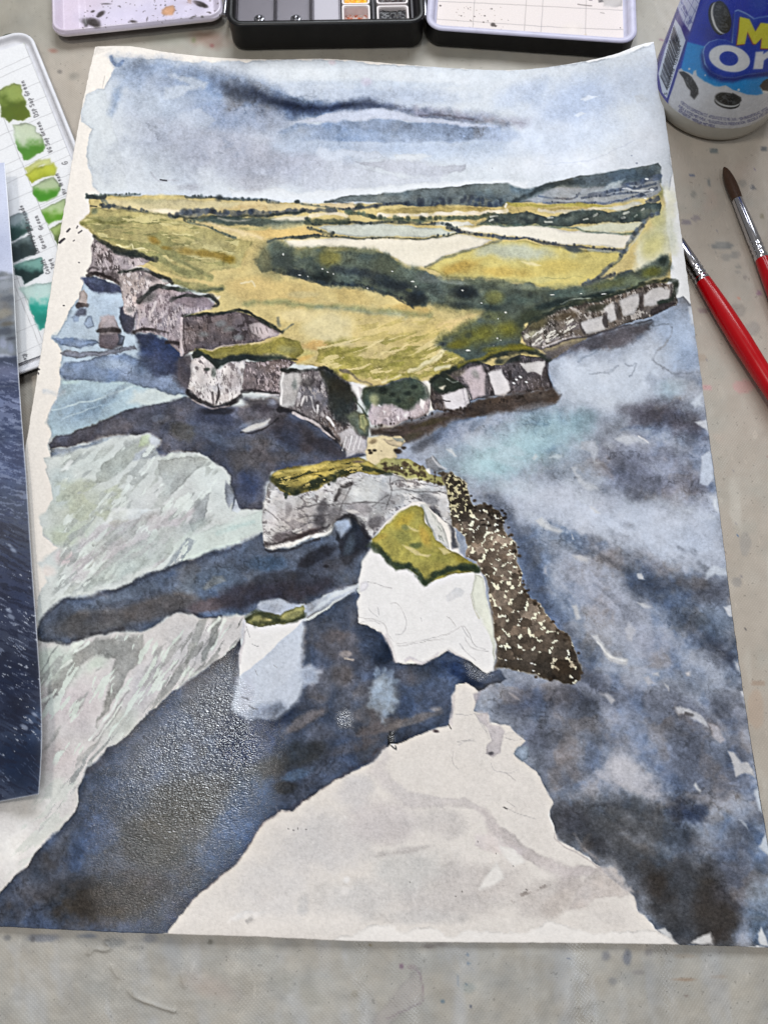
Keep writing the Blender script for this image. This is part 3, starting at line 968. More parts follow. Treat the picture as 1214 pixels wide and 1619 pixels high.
dry([(120, 1210), (240, 1110), (280, 1080), (220, 1150), (150, 1210), (60, 1320)], -52, 40, 4, .10, (150, 154, 154), .7, 6, 3, pb, 13, sharp=.06)
dry([(300, 990), (386, 975), (376, 1016), (290, 1080), (240, 1120)], -56, 70, 6, .18, (146, 146, 144), .8, 5, 3, pb, 14, sharp=.06)
poly([(314, 978), (330, 976), (310, 1030), (292, 1060), (300, 1020)], (148, 150, 146), .6, 2, 3, .06)
poly([(338, 978), (352, 976), (342, 1010), (330, 1040), (318, 1046), (330, 1010)], (140, 142, 138), .75, 2, 3, .08)
for x0, y0, x1, y1 in [(356, 980, 344, 1006), (348, 976, 330, 1000), (204, 1088, 140, 1170), (196, 1110, 150, 1172), (112, 1044, 92, 1062), (70, 1110, 90, 1090), (140, 1016, 118, 1032), (122, 1018, 110, 1030)]:
    line([(x0, y0), (x1, y1)], 5, (220, 226, 218), .85, 1, 1.5, w2=1.5)
for x0, y0, x1, y1 in [(206, 1092, 146, 1172), (194, 1118, 160, 1164), (300, 1030, 256, 1096), (330, 1010, 286, 1080), (90, 1022, 66, 1060)]:
    line([(x0, y0), (x1, y1)], 2.5, (126, 126, 126), .6, 1, 1.5, w2=1)
line([(85, 1190), (95, 1184), (108, 1190)], 1.5, (170, 164, 162), .6, 1, 2)
dry([(70, 1230), (125, 1230), (110, 1290), (40, 1370), (10, 1390), (30, 1330)], -46, 40, 6, .14, (206, 210, 202), .6, 6, 3, pb, 15, sharp=.12)

# --- the big wet passage
WM = [(380, 1010), (386, 1034), (380, 1072), (420, 1100), (470, 1060), (480, 985), (500, 976), (560, 932), (570, 945), (566, 984), (602, 998), (614, 1014), (626, 1048), (668, 1052), (710, 1028), (770, 1064), (790, 1060), (800, 1075), (756, 1092), (739, 1079),
      (725, 1085), (715, 1102), (717, 1135), (708, 1149), (672, 1158), (636, 1174), (619, 1176), (590, 1205), (533, 1232), (491, 1261), (464, 1283), (445, 1280), (418, 1301), (369, 1370), (326, 1406), (283, 1449), (267, 1473), (200, 1490), (-60, 1480), (-60, 1460),
      (0, 1414), (33, 1377), (76, 1328), (119, 1284), (125, 1240), (138, 1216), (173, 1184), (203, 1162), (237, 1125), (290, 1082), (330, 1052), (360, 1034)]
wm = poly(WM, (78, 90, 116), 1, 1.3, 2.2, .28, .16)
for a in [(330, 1110, 60, 60, -40, (92, 96, 112), .8), (250, 1190, 90, 60, -50, (84, 92, 112), .7), (180, 1250, 60, 50, -40, (64, 80, 108), .8), (100, 1340, 60, 26, -45, (92, 98, 114), .85),
          (150, 1330, 50, 40, -40, (70, 88, 122), .8), (60, 1420, 70, 34, -30, (84, 90, 108), .85), (120, 1420, 80, 40, -20, (58, 64, 76), .9), (200, 1420, 90, 50, 0, (60, 68, 86), .85), (250, 1330, 70, 60, 0, (70, 74, 78), .9),
          (300, 1270, 60, 50, -30, (66, 70, 74), .85), (230, 1400, 50, 30, 0, (72, 62, 58), .7), (180, 1440, 30, 12, 0, (76, 66, 56), .8), (260, 1300, 30, 20, 0, (52, 56, 58), .7), (190, 1460, 60, 12, 0, (92, 106, 140), .8), (290, 1440, 50, 26, -40, (66, 78, 112), .85),
          (390, 1160, 60, 50, -30, (40, 58, 98), .95), (372, 1186, 34, 24, 0, (34, 50, 90), .9), (440, 1130, 40, 26, -30, (54, 72, 110), .9), (360, 1230, 60, 30, -30, (66, 74, 92), .8), (480, 1190, 60, 30, -15, (60, 64, 70), .9), (420, 1215, 50, 26, -20, (72, 74, 76), .8),
          (470, 1225, 34, 10, -20, (86, 108, 138), .8), (450, 1245, 24, 14, 0, (60, 60, 62), .8), (400, 1260, 50, 40, -40, (74, 96, 132), .85), (370, 1310, 40, 40, -50, (70, 94, 136), .85), (350, 1340, 40, 30, -50, (80, 104, 146), .7), (320, 1370, 50, 36, -50, (84, 92, 112), .7),
          (530, 1235, 50, 12, -28, (90, 92, 102), .7), (520, 960, 40, 34, -35, (82, 98, 128), .9), (510, 1010, 40, 46, 0, (84, 94, 118), .8), (550, 1020, 50, 30, 0, (104, 102, 112), .85), (548, 1034, 12, 7, 0, (166, 152, 146), .7), (590, 1005, 34, 20, 20, (62, 78, 108), .9),
          (606, 1034, 24, 30, 20, (36, 48, 70), .95), (585, 1020, 26, 20, 0, (60, 76, 106), .8), (540, 1070, 30, 34, -20, (116, 110, 114), .85), (506, 1090, 26, 40, 0, (112, 112, 124), .85), (560, 1110, 40, 30, -30, (100, 106, 124), .8), (600, 1150, 50, 14, -20, (126, 114, 112), .7),
          (580, 1130, 30, 20, 0, (120, 112, 112), .6), (480, 1140, 44, 12, -30, (132, 122, 122), .7), (500, 1160, 40, 20, -20, (98, 104, 124), .7), (560, 1180, 60, 14, -20, (92, 92, 104), .8), (650, 1140, 60, 10, -18, (126, 116, 112), .7), (690, 1120, 14, 6, 0, (170, 156, 146), .7),
          (680, 1075, 60, 30, -10, (72, 90, 124), .85), (730, 1060, 40, 18, 25, (44, 62, 98), .95), (690, 1105, 36, 22, 0, (76, 90, 120), .8), (640, 1070, 26, 20, 0, (96, 100, 118), .7), (740, 1074, 40, 8, 25, (32, 48, 80), .8)]:
    blob(*a[:6], a[6], wm, var=.14, hard=.4)
for P, c, a_, so in [([(235, 1260), (300, 1225), (350, 1240), (340, 1300), (290, 1350), (240, 1380), (200, 1350)], (84, 80, 72), .8, 26),
                     ([(90, 1440), (130, 1395), (220, 1390), (250, 1420), (210, 1452), (140, 1460)], (72, 64, 56), .8, 16),
                     ([(330, 1330), (372, 1262), (420, 1236), (424, 1280), (380, 1344), (330, 1392), (300, 1410)], (70, 102, 152), .75, 18),
                     ([(130, 1300), (160, 1240), (190, 1230), (180, 1300), (140, 1360), (110, 1370)], (66, 92, 140), .65, 18),
                     ([(350, 1150), (400, 1130), (440, 1150), (410, 1200), (360, 1210)], (38, 58, 104), .75, 18)]:
    poly(P, c, a_, so, 8, 0, .12, wm)
# bloom (cauliflower) with feathered edge
for i in range(46):
    an = R0.uniform(0, 6.283)
    rr_ = R0.uniform(10, 30)
    blob(606 + math.cos(an) * rr_ * .8, 1094 + math.sin(an) * rr_ * 1.3, R0.uniform(4, 8), R0.uniform(6, 13), math.degrees(an) - 90, (146, 166, 192), .45, wm, jag=.5)
blob(606, 1094, 26, 40, 0, (152, 172, 196), .85, wm, jag=.5)
blob(600, 1080, 14, 16, 0, (176, 192, 210), .7, wm, jag=.5)
line([(600, 1110), (604, 1140)], 16, (150, 168, 192), .7, 5, 4, w2=8, clip=wm)
line([(545, 1042), (559, 1042)], 2, (196, 182, 170), .8, 1, 1, clip=wm)
# edges of the passage
line([(376, 1018), (360, 1036), (330, 1054), (290, 1084), (237, 1127), (203, 1164), (173, 1187), (138, 1219)], 8, (84, 80, 88), .65, 5, 3, clip=wm)
line([(384, 1020), (380, 1050), (376, 1080)], 8, (72, 68, 78), .7, 5, 2, clip=wm)
line([(615, 1176), (533, 1234), (491, 1263), (418, 1303), (369, 1372), (326, 1408), (275, 1465)], 4, (78, 72, 84), .6, 2.5, 3)
line([(418, 1303), (400, 1330), (369, 1374), (326, 1412), (290, 1448)], 8, (176, 160, 160), .55, 3, 3)
line([(491, 1264), (464, 1284), (440, 1284)], 5, (150, 134, 136), .5, 2, 3)
line([(488, 976), (530, 948), (562, 930)], 2.5, (64, 60, 66), .8, 1, 1)
line([(482, 985), (478, 1020), (477, 1052)], 5, (78, 78, 90), .7, 3, 2)
line([(602, 998), (614, 1014), (626, 1046)], 6, (150, 142, 148), .7, 2, 2)
poly([(612, 1166), (616, 1158), (622, 1160), (622, 1172), (616, 1176)], (30, 32, 38), .95, 1.5, 2, 0)

# --- pale little stack with its reflection
poly([(404, 966), (412, 952), (440, 946), (466, 954), (480, 956), (520, 940), (564, 922), (560, 934), (488, 976), (470, 976), (440, 980)], (184, 192, 208), .9, 2, 2.5, .08)
line([(566, 924), (520, 948), (488, 970)], 5, (208, 214, 220), .8, 1.2, 1)
st = poly([(387, 980), (384, 1019), (379, 1048), (377, 1068), (370, 1090), (366, 1120), (390, 1138), (440, 1136), (472, 1110), (480, 1080), (498, 1078), (504, 1062), (492, 1054), (478, 1056), (478, 1019), (483, 979), (434, 985)],
          (198, 206, 222), .96, 6.5, 2.5, .04, .03)
blob(420, 1128, 60, 20, -15, (120, 132, 158), .8, st)
blob(490, 1070, 16, 18, 0, (140, 152, 176), .8, st)
blob(390, 1100, 14, 40, 10, (186, 190, 208), .7, st)
poly([(387, 982), (434, 988), (482, 978), (477, 984), (380, 1070), (379, 1048), (384, 1019)], (232, 228, 226), 1, 1, 1, 0, .015)
line([(387, 985), (385, 1019), (380, 1048)], 2.5, (188, 180, 186), .6, 1.5, 1)
for L in [[(389, 990), (394, 1008)], [(386, 1002), (390, 996)], [(398, 1018), (406, 1022), (408, 1020)], [(432, 1052), (437, 1056)], [(404, 1058), (408, 1068)]]:
    line(L, .9, (140, 138, 140), .6, .6, .6)
line([(383, 1102), (390, 1106)], 2, (70, 72, 84), .7, 1, 1)
line([(394, 1117), (408, 1122)], 1.5, (90, 92, 104), .7, 1, 1)
g = poly([(386, 977), (404, 967), (421, 968), (444, 973), (459, 962), (481, 958), (484, 977), (459, 985), (434, 990), (407, 993), (388, 985)], (150, 148, 92), 1, 1, 2, .2, .1)
line([(389, 976), (405, 970), (420, 974), (440, 980)], 6, (58, 66, 44), .85, 2.5, 3)
line([(400, 988), (430, 984), (460, 982), (482, 974)], 5, (64, 72, 50), .8, 2.5, 3)
line([(448, 976), (470, 966), (480, 964)], 4, (178, 172, 104), .7, 1.5, 2)
blob(426, 980, 6, 3, 0, (210, 190, 120), .7)

# --- right-hand sea
for P, c, a_, so in [
        ([(880, 560), (960, 570), (1040, 530), (1056, 600), (1020, 640), (950, 652), (886, 630)], (194, 202, 216), .9, 20),
        ([(1040, 500), (1100, 490), (1110, 580), (1060, 580)], (164, 184, 214), .8, 16),
        ([(985, 645), (1040, 632), (1105, 650), (1120, 694), (1060, 684), (1000, 668)], (84, 82, 98), .95, 14),
        ([(700, 736), (780, 690), (870, 652), (935, 656), (920, 700), (850, 730), (800, 764), (750, 756)], (146, 176, 186), .9, 24),
        ([(950, 716), (1010, 698), (1080, 720), (1125, 764), (1110, 806), (1040, 796), (975, 780)], (108, 112, 134), .85, 22),
        ([(800, 770), (900, 770), (1010, 800), (1125, 800), (1146, 884), (1050, 888), (960, 862), (880, 832), (820, 800)], (184, 191, 207), .85, 22),
        ([(768, 790), (800, 800), (850, 880), (872, 960), (922, 1030), (962, 1104), (880, 1112), (914, 1044), (870, 984), (832, 944), (818, 886), (796, 834)], (82, 92, 116), .9, 13),
        ([(866, 826), (930, 858), (1000, 878), (1060, 904), (1110, 918), (1156, 916), (1156, 966), (1090, 952), (1020, 932), (940, 892)], (88, 94, 112), .85, 15),
        ([(995, 900), (1080, 946), (1150, 1006), (1180, 1052), (1164, 1074), (1100, 1024), (1040, 974), (990, 932)], (66, 78, 102), .9, 15),
        ([(890, 880), (950, 900), (1010, 960), (1060, 1010), (1080, 1060), (1020, 1050), (960, 1000), (900, 940)], (156, 160, 178), .75, 20),
        ([(790, 1086), (920, 1076), (1050, 1086), (1185, 1140), (1205, 1262), (1080, 1276), (1000, 1240), (880, 1262), (850, 1210), (820, 1160)], (100, 107, 128), .85, 24),
        ([(940, 1130), (1010, 1130), (1080, 1180), (1060, 1230), (1000, 1190)], (138, 148, 172), .8, 20),
        ([(960, 1200), (985, 1184), (1014, 1212), (1050, 1252), (1030, 1280), (980, 1274), (926, 1252)], (182, 180, 187), .9, 16),
        ([(868, 1280), (900, 1264), (960, 1254), (1010, 1270), (1060, 1282), (1110, 1330), (1150, 1390), (1168, 1450), (1160, 1505), (1080, 1505), (1010, 1420), (940, 1350), (880, 1325)], (68, 70, 77), .97, 20),
        ([(950, 1268), (1010, 1270), (1060, 1320), (1040, 1360), (980, 1330)], (92, 93, 97), .8, 20),
        ([(1060, 1264), (1110, 1272), (1120, 1296), (1070, 1300)], (46, 56, 82), .85, 12),
        ([(1124, 1300), (1200, 1280), (1226, 1400), (1200, 1480), (1172, 1460), (1140, 1380)], (82, 94, 120), .9, 18),
        ([(1016, 1366), (1050, 1376), (1062, 1420), (1040, 1434), (1018, 1400)], (58, 50, 44), .9, 13),
        ([(1108, 1376), (1150, 1396), (1168, 1440), (1152, 1494), (1110, 1494), (1090, 1440)], (62, 55, 50), .9, 15),
        ([(1180, 1400), (1230, 1380), (1240, 1500), (1190, 1490)], (108, 132, 164), .85, 14)]:
    poly(P, tuple(min(255, v * 1.07 + 3) for v in c), a_ * .95, so * 1.25, 9, 0, .08, rsea)
for a in [(930, 600, 90, 44, -10, (190, 198, 212), .9), (900, 560, 60, 24, -15, (164, 178, 202), .7), (1000, 620, 60, 40, 0, (194, 202, 216), .9), (960, 640, 60, 26, 10, (200, 206, 216), .8), (1060, 520, 44, 40, 0, (170, 188, 218), .9),
          (1085, 560, 30, 34, 0, (150, 172, 208), .9), (1050, 560, 30, 30, 0, (196, 206, 222), .7), (1090, 600, 26, 14, 0, (140, 152, 172), .8), (1030, 600, 20, 14, 30, (120, 130, 150), .8), (1062, 615, 30, 20, -10, (172, 206, 220), .95), (1095, 640, 24, 20, 30, (130, 136, 152), .8),
          (1010, 652, 60, 16, 8, (96, 92, 108), .9), (1060, 662, 50, 18, 12, (76, 76, 92), .92), (1090, 690, 40, 16, 30, (104, 104, 122), .85), (930, 660, 60, 20, 0, (150, 160, 178), .8), (900, 632, 30, 20, 40, (166, 172, 186), .8),
          (860, 670, 70, 30, -5, (128, 164, 178), .95), (920, 664, 30, 22, 0, (116, 156, 168), .9), (800, 715, 80, 40, -15, (166, 204, 210), .95), (770, 735, 50, 30, 0, (164, 200, 206), .8), (850, 710, 50, 30, 0, (140, 178, 190), .8), (720, 720, 50, 26, -20, (140, 158, 174), .9),
          (800, 640, 70, 18, -12, (160, 160, 172), .9), (720, 680, 40, 20, -25, (120, 124, 144), .9), (760, 670, 46, 18, -20, (172, 176, 188), .8), (740, 655, 40, 12, -20, (50, 50, 62), .8), (690, 690, 40, 14, -30, (44, 46, 58), .92), (665, 705, 26, 12, -30, (60, 60, 70), .8),
          (900, 735, 50, 34, 20, (150, 166, 184), .8), (960, 730, 50, 30, 10, (132, 132, 148), .9), (1000, 735, 60, 30, 20, (112, 118, 142), .9), (985, 755, 36, 20, 20, (92, 102, 132), .9), (1005, 780, 30, 14, 20, (96, 102, 124), .85), (1050, 740, 50, 26, 20, (164, 172, 194), .8), (1100, 715, 30, 26, 0, (150, 156, 182), .85),
          (1110, 770, 30, 26, 10, (120, 120, 138), .9), (1000, 700, 60, 14, 14, (176, 180, 196), .8), (900, 800, 90, 34, 0, (178, 184, 200), .85), (820, 770, 60, 30, 10, (172, 186, 200), .85), (1030, 820, 80, 34, 10, (184, 192, 210), .9), (940, 780, 50, 30, 30, (150, 154, 172), .6), (1110, 850, 40, 50, 0, (178, 190, 214), .9),
          (790, 800, 30, 26, 20, (96, 106, 128), .9), (830, 850, 40, 30, 50, (92, 104, 130), .9), (850, 910, 40, 60, -10, (86, 98, 124), .95), (890, 850, 60, 20, 25, (104, 122, 148), .85), (960, 870, 60, 18, 25, (108, 104, 116), .9), (1030, 890, 50, 16, 30, (120, 114, 122), .85), (910, 930, 60, 40, 40, (150, 154, 172), .85),
          (960, 900, 50, 16, 40, (158, 164, 182), .8), (1000, 930, 34, 12, 30, (76, 86, 108), .9), (1090, 920, 50, 16, -10, (84, 88, 104), .9), (1120, 935, 40, 24, 0, (72, 76, 92), .95), (1080, 960, 60, 34, 40, (88, 106, 136), .9), (1130, 980, 40, 40, 40, (104, 128, 162), .85), (1120, 1020, 60, 20, 40, (68, 76, 98), .95), (1150, 1040, 40, 14, 35, (58, 60, 76), .9),
          (1040, 960, 50, 20, 40, (104, 118, 146), .8), (1000, 990, 60, 40, 40, (150, 156, 176), .9), (1040, 1030, 50, 40, 40, (154, 156, 174), .85), (960, 1000, 40, 40, 40, (146, 150, 164), .8), (950, 960, 30, 40, 0, (146, 142, 150), .7), (880, 980, 30, 60, -30, (90, 100, 126), .95), (920, 1040, 40, 40, 0, (92, 102, 126), .95),
          (940, 1080, 50, 40, 0, (90, 96, 118), .95), (870, 1105, 80, 30, 0, (82, 86, 106), .9), (820, 1110, 60, 34, -20, (84, 90, 114), .95), (1000, 1090, 50, 26, 30, (118, 118, 132), .8), (1100, 1070, 60, 30, 30, (98, 116, 148), .9), (1150, 1120, 50, 50, 0, (88, 94, 118), .95), (1090, 1130, 60, 30, 40, (110, 112, 130), .8),
          (880, 1140, 50, 26, 30, (146, 146, 158), .7), (930, 1150, 60, 30, 0, (116, 126, 148), .8), (1000, 1170, 70, 44, 20, (136, 146, 172), .9), (900, 1195, 46, 34, 0, (154, 154, 166), .9), (985, 1215, 44, 36, 40, (192, 188, 194), .95), (960, 1240, 60, 30, 0, (166, 164, 174), .85), (1080, 1200, 60, 60, 0, (104, 116, 146), .9),
          (840, 1170, 30, 30, 30, (84, 88, 108), .8), (870, 1220, 20, 26, 0, (120, 124, 140), .8), (1150, 1220, 44, 60, 0, (98, 104, 124), .9), (1030, 1250, 40, 26, 30, (150, 148, 160), .8), (910, 1260, 50, 20, 20, (140, 138, 144), .7), (900, 1300, 40, 34, 20, (64, 66, 82), .95), (940, 1335, 30, 22, 20, (56, 56, 64), .95), (975, 1290, 60, 40, 0, (104, 104, 108), .9),
          (1020, 1330, 80, 60, 0, (84, 86, 92), .95), (1080, 1285, 44, 18, 5, (50, 60, 86), .95), (1140, 1300, 44, 34, 10, (76, 98, 132), .95), (1100, 1340, 30, 20, 0, (142, 142, 156), .8), (1150, 1360, 50, 40, 0, (88, 88, 104), .9), (1170, 1400, 40, 50, 0, (72, 72, 92), .9), (1060, 1390, 60, 50, 0, (72, 74, 80), .95),
          (1035, 1400, 26, 30, 30, (60, 50, 42), .95), (1110, 1380, 44, 40, 30, (70, 68, 66), .85), (1060, 1450, 60, 34, 20, (70, 72, 78), .95), (1130, 1440, 44, 40, 30, (66, 60, 56), .95), (1140, 1410, 26, 30, 30, (92, 96, 116), .7), (970, 1370, 30, 16, 45, (160, 160, 166), .85), (1000, 1400, 30, 30, 45, (118, 122, 136), .8), (1130, 1480, 40, 20, 0, (60, 52, 48), .9),
          (1195, 1440, 30, 80, 0, (104, 128, 160), .9), (1200, 1340, 24, 50, 0, (100, 122, 152), .8), (1170, 1480, 30, 14, 0, (150, 156, 176), .85), (1080, 1490, 50, 14, 0, (72, 68, 68), .9)]:
    blob(*a[:6], a[6] * .48, rsea, var=.07, jag=.45, hard=.15)
# brushed movement through the water
dry([(860, 820), (1160, 820), (1240, 1480), (900, 1300), (880, 1000)], 38, 90, 34, .15, (176, 180, 194), .30, 12, 6, rsea, 21, sharp=.5)
dry([(860, 820), (1160, 820), (1240, 1480), (900, 1300), (880, 1000)], 40, 80, 26, .18, (84, 90, 106), .30, 12, 6, rsea, 22, sharp=.5)
dry([(660, 640), (1120, 520), (1140, 840), (860, 840)], 18, 80, 30, .12, (196, 204, 216), .30, 12, 6, rsea, 23, sharp=.5)
dry([(880, 850), (1140, 830), (1200, 1250), (980, 1240)], 40, 120, 11, .34, (190, 193, 204), .16, 16, 6, rsea, 24, sharp=.8)
dry([(940, 660), (1130, 650), (1150, 900), (900, 880)], 28, 110, 12, .32, (192, 198, 211), .16, 16, 6, rsea, 25, sharp=.8)
# pigment rims and back-runs
for L in [[(912, 574), (925, 566), (938, 560), (950, 551)], [(1030, 515), (1052, 511), (1061, 516), (1054, 540), (1038, 556), (1030, 570), (1044, 580), (1062, 590), (1090, 588)], [(990, 574), (1000, 578), (1006, 575), (1000, 590), (994, 594)], [(930, 592), (965, 586), (975, 580)]]:
    line(L, 2.4, (124, 132, 148), .5, 1.4, 3)
# left-over whites and lifted flecks
FL = [([(918, 700), (926, 697), (940, 698), (944, 712), (938, 732), (952, 732), (936, 736), (932, 716), (918, 710)], (178, 182, 192)), ([(902, 738), (912, 736), (912, 748), (926, 762), (940, 766), (944, 776), (930, 776), (914, 762)], (190, 194, 202)),
      ([(970, 692), (985, 686), (1005, 690), (1025, 700), (1010, 698), (990, 704), (976, 698)], (198, 202, 210)), ([(1100, 668), (1118, 664), (1120, 690), (1114, 680), (1104, 672)], (222, 226, 234)), ([(1108, 722), (1122, 714), (1128, 755), (1118, 768), (1104, 764)], (200, 212, 232)),
      ([(1125, 785), (1132, 790), (1134, 812), (1128, 806)], (224, 230, 238)), ([(843, 724), (848, 718), (851, 724), (846, 728)], (196, 204, 208)), ([(868, 724), (880, 717), (890, 721), (884, 727)], (190, 200, 206)), ([(704, 712), (710, 711), (720, 722), (716, 722)], (220, 220, 220)),
      ([(848, 822), (858, 816), (866, 828), (886, 838), (880, 841), (860, 834)], (206, 206, 206)), ([(903, 846), (906, 851), (904, 852)], (226, 226, 226)), ([(905, 877), (915, 877), (930, 882), (928, 890), (918, 888)], (204, 200, 200)), ([(858, 900), (864, 896), (866, 910), (859, 908)], (180, 178, 186)),
      ([(1006, 907), (1014, 906), (1018, 914), (1010, 914)], (218, 220, 224)), ([(1004, 950), (1020, 952), (1030, 958), (1018, 960)], (206, 208, 214)), ([(903, 957), (910, 956), (918, 980), (912, 982), (906, 970)], (196, 196, 198)), ([(986, 996), (994, 984), (1003, 996), (998, 1014), (990, 1012)], (186, 186, 194)),
      ([(936, 1004), (946, 1002), (954, 1024), (968, 1038), (992, 1042), (990, 1052), (976, 1050), (956, 1040), (944, 1018)], (208, 206, 206)), ([(1015, 1070), (1024, 1068), (1034, 1082), (1024, 1084)], (190, 190, 200)), ([(1032, 1066), (1040, 1064), (1042, 1072)], (206, 206, 210)), ([(1048, 1080), (1054, 1084), (1056, 1094)], (200, 198, 200)),
      ([(952, 1099), (964, 1098), (976, 1108), (966, 1112)], (196, 194, 198)), ([(1066, 1118), (1076, 1116), (1100, 1128), (1110, 1136), (1120, 1150), (1104, 1142), (1086, 1132), (1070, 1128)], (206, 204, 206)), ([(1083, 1063), (1090, 1063), (1090, 1070), (1084, 1069)], (206, 200, 200)), ([(1118, 1142), (1136, 1150), (1146, 1168), (1138, 1174), (1128, 1160)], (186, 180, 186)),
      ([(1148, 1186), (1158, 1190), (1172, 1206), (1182, 1206), (1190, 1218), (1194, 1232), (1186, 1224), (1176, 1222), (1164, 1226), (1158, 1212)], (212, 208, 206)), ([(1115, 905), (1128, 896), (1150, 900), (1150, 912), (1130, 908), (1116, 914)], (196, 204, 216)), ([(1144, 960), (1158, 958), (1160, 976), (1150, 974)], (226, 226, 230)),
      ([(1160, 1045), (1170, 1050), (1172, 1066), (1166, 1058)], (220, 222, 228)), ([(1172, 1096), (1178, 1092), (1182, 1112), (1176, 1112)], (230, 230, 234)), ([(1190, 1252), (1198, 1246), (1204, 1270), (1204, 1290), (1196, 1270)], (206, 216, 228)), ([(1200, 1336), (1210, 1316), (1216, 1330), (1220, 1356), (1206, 1346)], (216, 224, 234)),
      ([(1096, 1240), (1100, 1236), (1108, 1250), (1106, 1253)], (222, 222, 222)), ([(1168, 1294), (1178, 1302), (1182, 1312)], (196, 204, 214)), ([(1092, 1492), (1108, 1480), (1122, 1476), (1128, 1484), (1128, 1494)], (240, 236, 234)), ([(1198, 1478), (1202, 1466), (1210, 1480), (1212, 1498), (1200, 1494)], (240, 238, 236)), ([(1040, 1468), (1052, 1466), (1068, 1490), (1056, 1486)], (230, 226, 222)),
      ([(932, 802), (942, 806), (948, 810), (940, 809)], (216, 214, 212)), ([(1088, 486), (1098, 484), (1103, 520), (1092, 512)], (226, 232, 242)), ([(1094, 636), (1108, 622), (1112, 642), (1100, 644)], (206, 216, 230)), ([(802, 1097), (810, 1098), (820, 1106), (812, 1106)], (170, 168, 178))]
for P, c in FL:
    poly(P, c, .72, 2.0, 1.8, .04, .03)
line([(944, 1016), (960, 1036), (986, 1044)], 3, (232, 230, 228), .8, 1.2, 1.5)
line([(1010, 690), (1024, 699)], 2, (230, 230, 232), .8, 1, 1)
line([(1082, 1130), (1092, 1132)], 4, (92, 88, 92), .8, 1.5, 1)
line([(963, 1372), (985, 1392)], 5, (196, 194, 196), .7, 3, 2)
line([(905, 1318), (930, 1346), (948, 1366)], 3, (150, 146, 150), .5, 1.5, 2)
blob(760, 1128, 10, 6, 0, (196, 188, 190), .6)

# --- the headland: fields
LAND = [(140, 310), (240, 308), (330, 312), (400, 317), (470, 321), (516, 322), (560, 324), (640, 318), (760, 312), (800, 312), (830, 312), (870, 306), (920, 296), (990, 290), (1040, 284), (1050, 300), (1052, 340), (1058, 400), (1060, 440), (1030, 470),
        (950, 520), (866, 570), (720, 600), (640, 604), (580, 614), (540, 600), (500, 578), (460, 575), (380, 560), (300, 556), (290, 500), (330, 488), (350, 470), (300, 458), (240, 430), (190, 410), (150, 374), (128, 352), (140, 336)]
land = poly(LAND, (204, 182, 116), 1, 1.2, 2, .12, .09)
# pale right flank fading into the paper
poly([(1010, 380), (1046, 350), (1054, 290), (1066, 300), (1070, 400), (1040, 418), (1000, 430)], (226, 224, 200), .9, 8, 4, 0)
blob(1030, 388, 34, 32, -40, (202, 192, 116), .85)
blob(1040, 345, 18, 30, 10, (206, 202, 134), .7)
blob(1044, 304, 8, 14, 10, (150, 150, 92), .7)
blob(1022, 372, 16, 14, 0, (186, 182, 130), .5)
# hills
hills = poly([(514, 318), (545, 310), (600, 307), (660, 300), (700, 296), (760, 292), (800, 291), (830, 298), (850, 295), (900, 281), (960, 272), (1000, 266), (1040, 259), (1046, 266), (1044, 290), (1000, 302), (940, 310), (870, 314), (800, 328), (740, 326), (660, 326), (600, 322)],
             (108, 120, 122), .97, 1.1, 1.5, .18, .12)
blob(960, 282, 80, 14, -8, (92, 108, 122), .8, hills)
blob(1020, 275, 40, 14, -10, (76, 90, 98), .8, hills)
blob(620, 315, 60, 8, -3, (128, 134, 130), .7, hills)
blob(760, 304, 60, 10, 0, (112, 126, 126), .7, hills)
line([(798, 325), (830, 312), (850, 300), (880, 292), (920, 288)], 8, (54, 66, 70), .85, 2.5, 2)
line([(800, 322), (760, 310), (720, 312), (680, 318)], 8, (84, 96, 104), .5, 4, 3)
for i in range(26):
    x = R0.uniform(655, 800)
    blob(x, R0.uniform(312, 326), R0.uniform(3, 7), R0.uniform(4, 8), 0, (56, 66, 84), .7, hard=.2)
line([(514, 318), (540, 320), (560, 324)], 3, (60, 72, 78), .8, 1, 1)
# lilac fields on the right hill
poly([(850, 308), (880, 296), (920, 297), (990, 292), (1040, 280), (1048, 300), (1030, 312), (960, 322), (860, 322), (830, 320)], (156, 161, 168), .95, 2, 2, .05, .08)
poly([(935, 305), (968, 290), (990, 284), (980, 296), (960, 300)], (170, 182, 188), .8, 2, 2, .08)
for L, w in [([(852, 310), (880, 314), (905, 314), (915, 306)], 2.5), ([(860, 320), (910, 322), (960, 320), (1020, 308)], 3), ([(930, 309), (960, 304), (1000, 298), (1036, 290)], 5), ([(920, 314), (950, 310), (1010, 304)], 3), ([(985, 296), (1020, 286), (1044, 278)], 7), ([(1010, 310), (1040, 296)], 6), ([(1024, 318), (1040, 312)], 8)]:
    hedge(L, w, (70, 80, 100), .85, .6, 3)
line([(985, 300), (1030, 302), (1020, 306)], 2, (230, 232, 234), .6, 1, 1)
for x, y in [(1022, 283), (1020, 314), (1006, 322), (1030, 300)]:
    blob(x, y, 4, 2, 10, (230, 232, 232), .8, hard=.4)
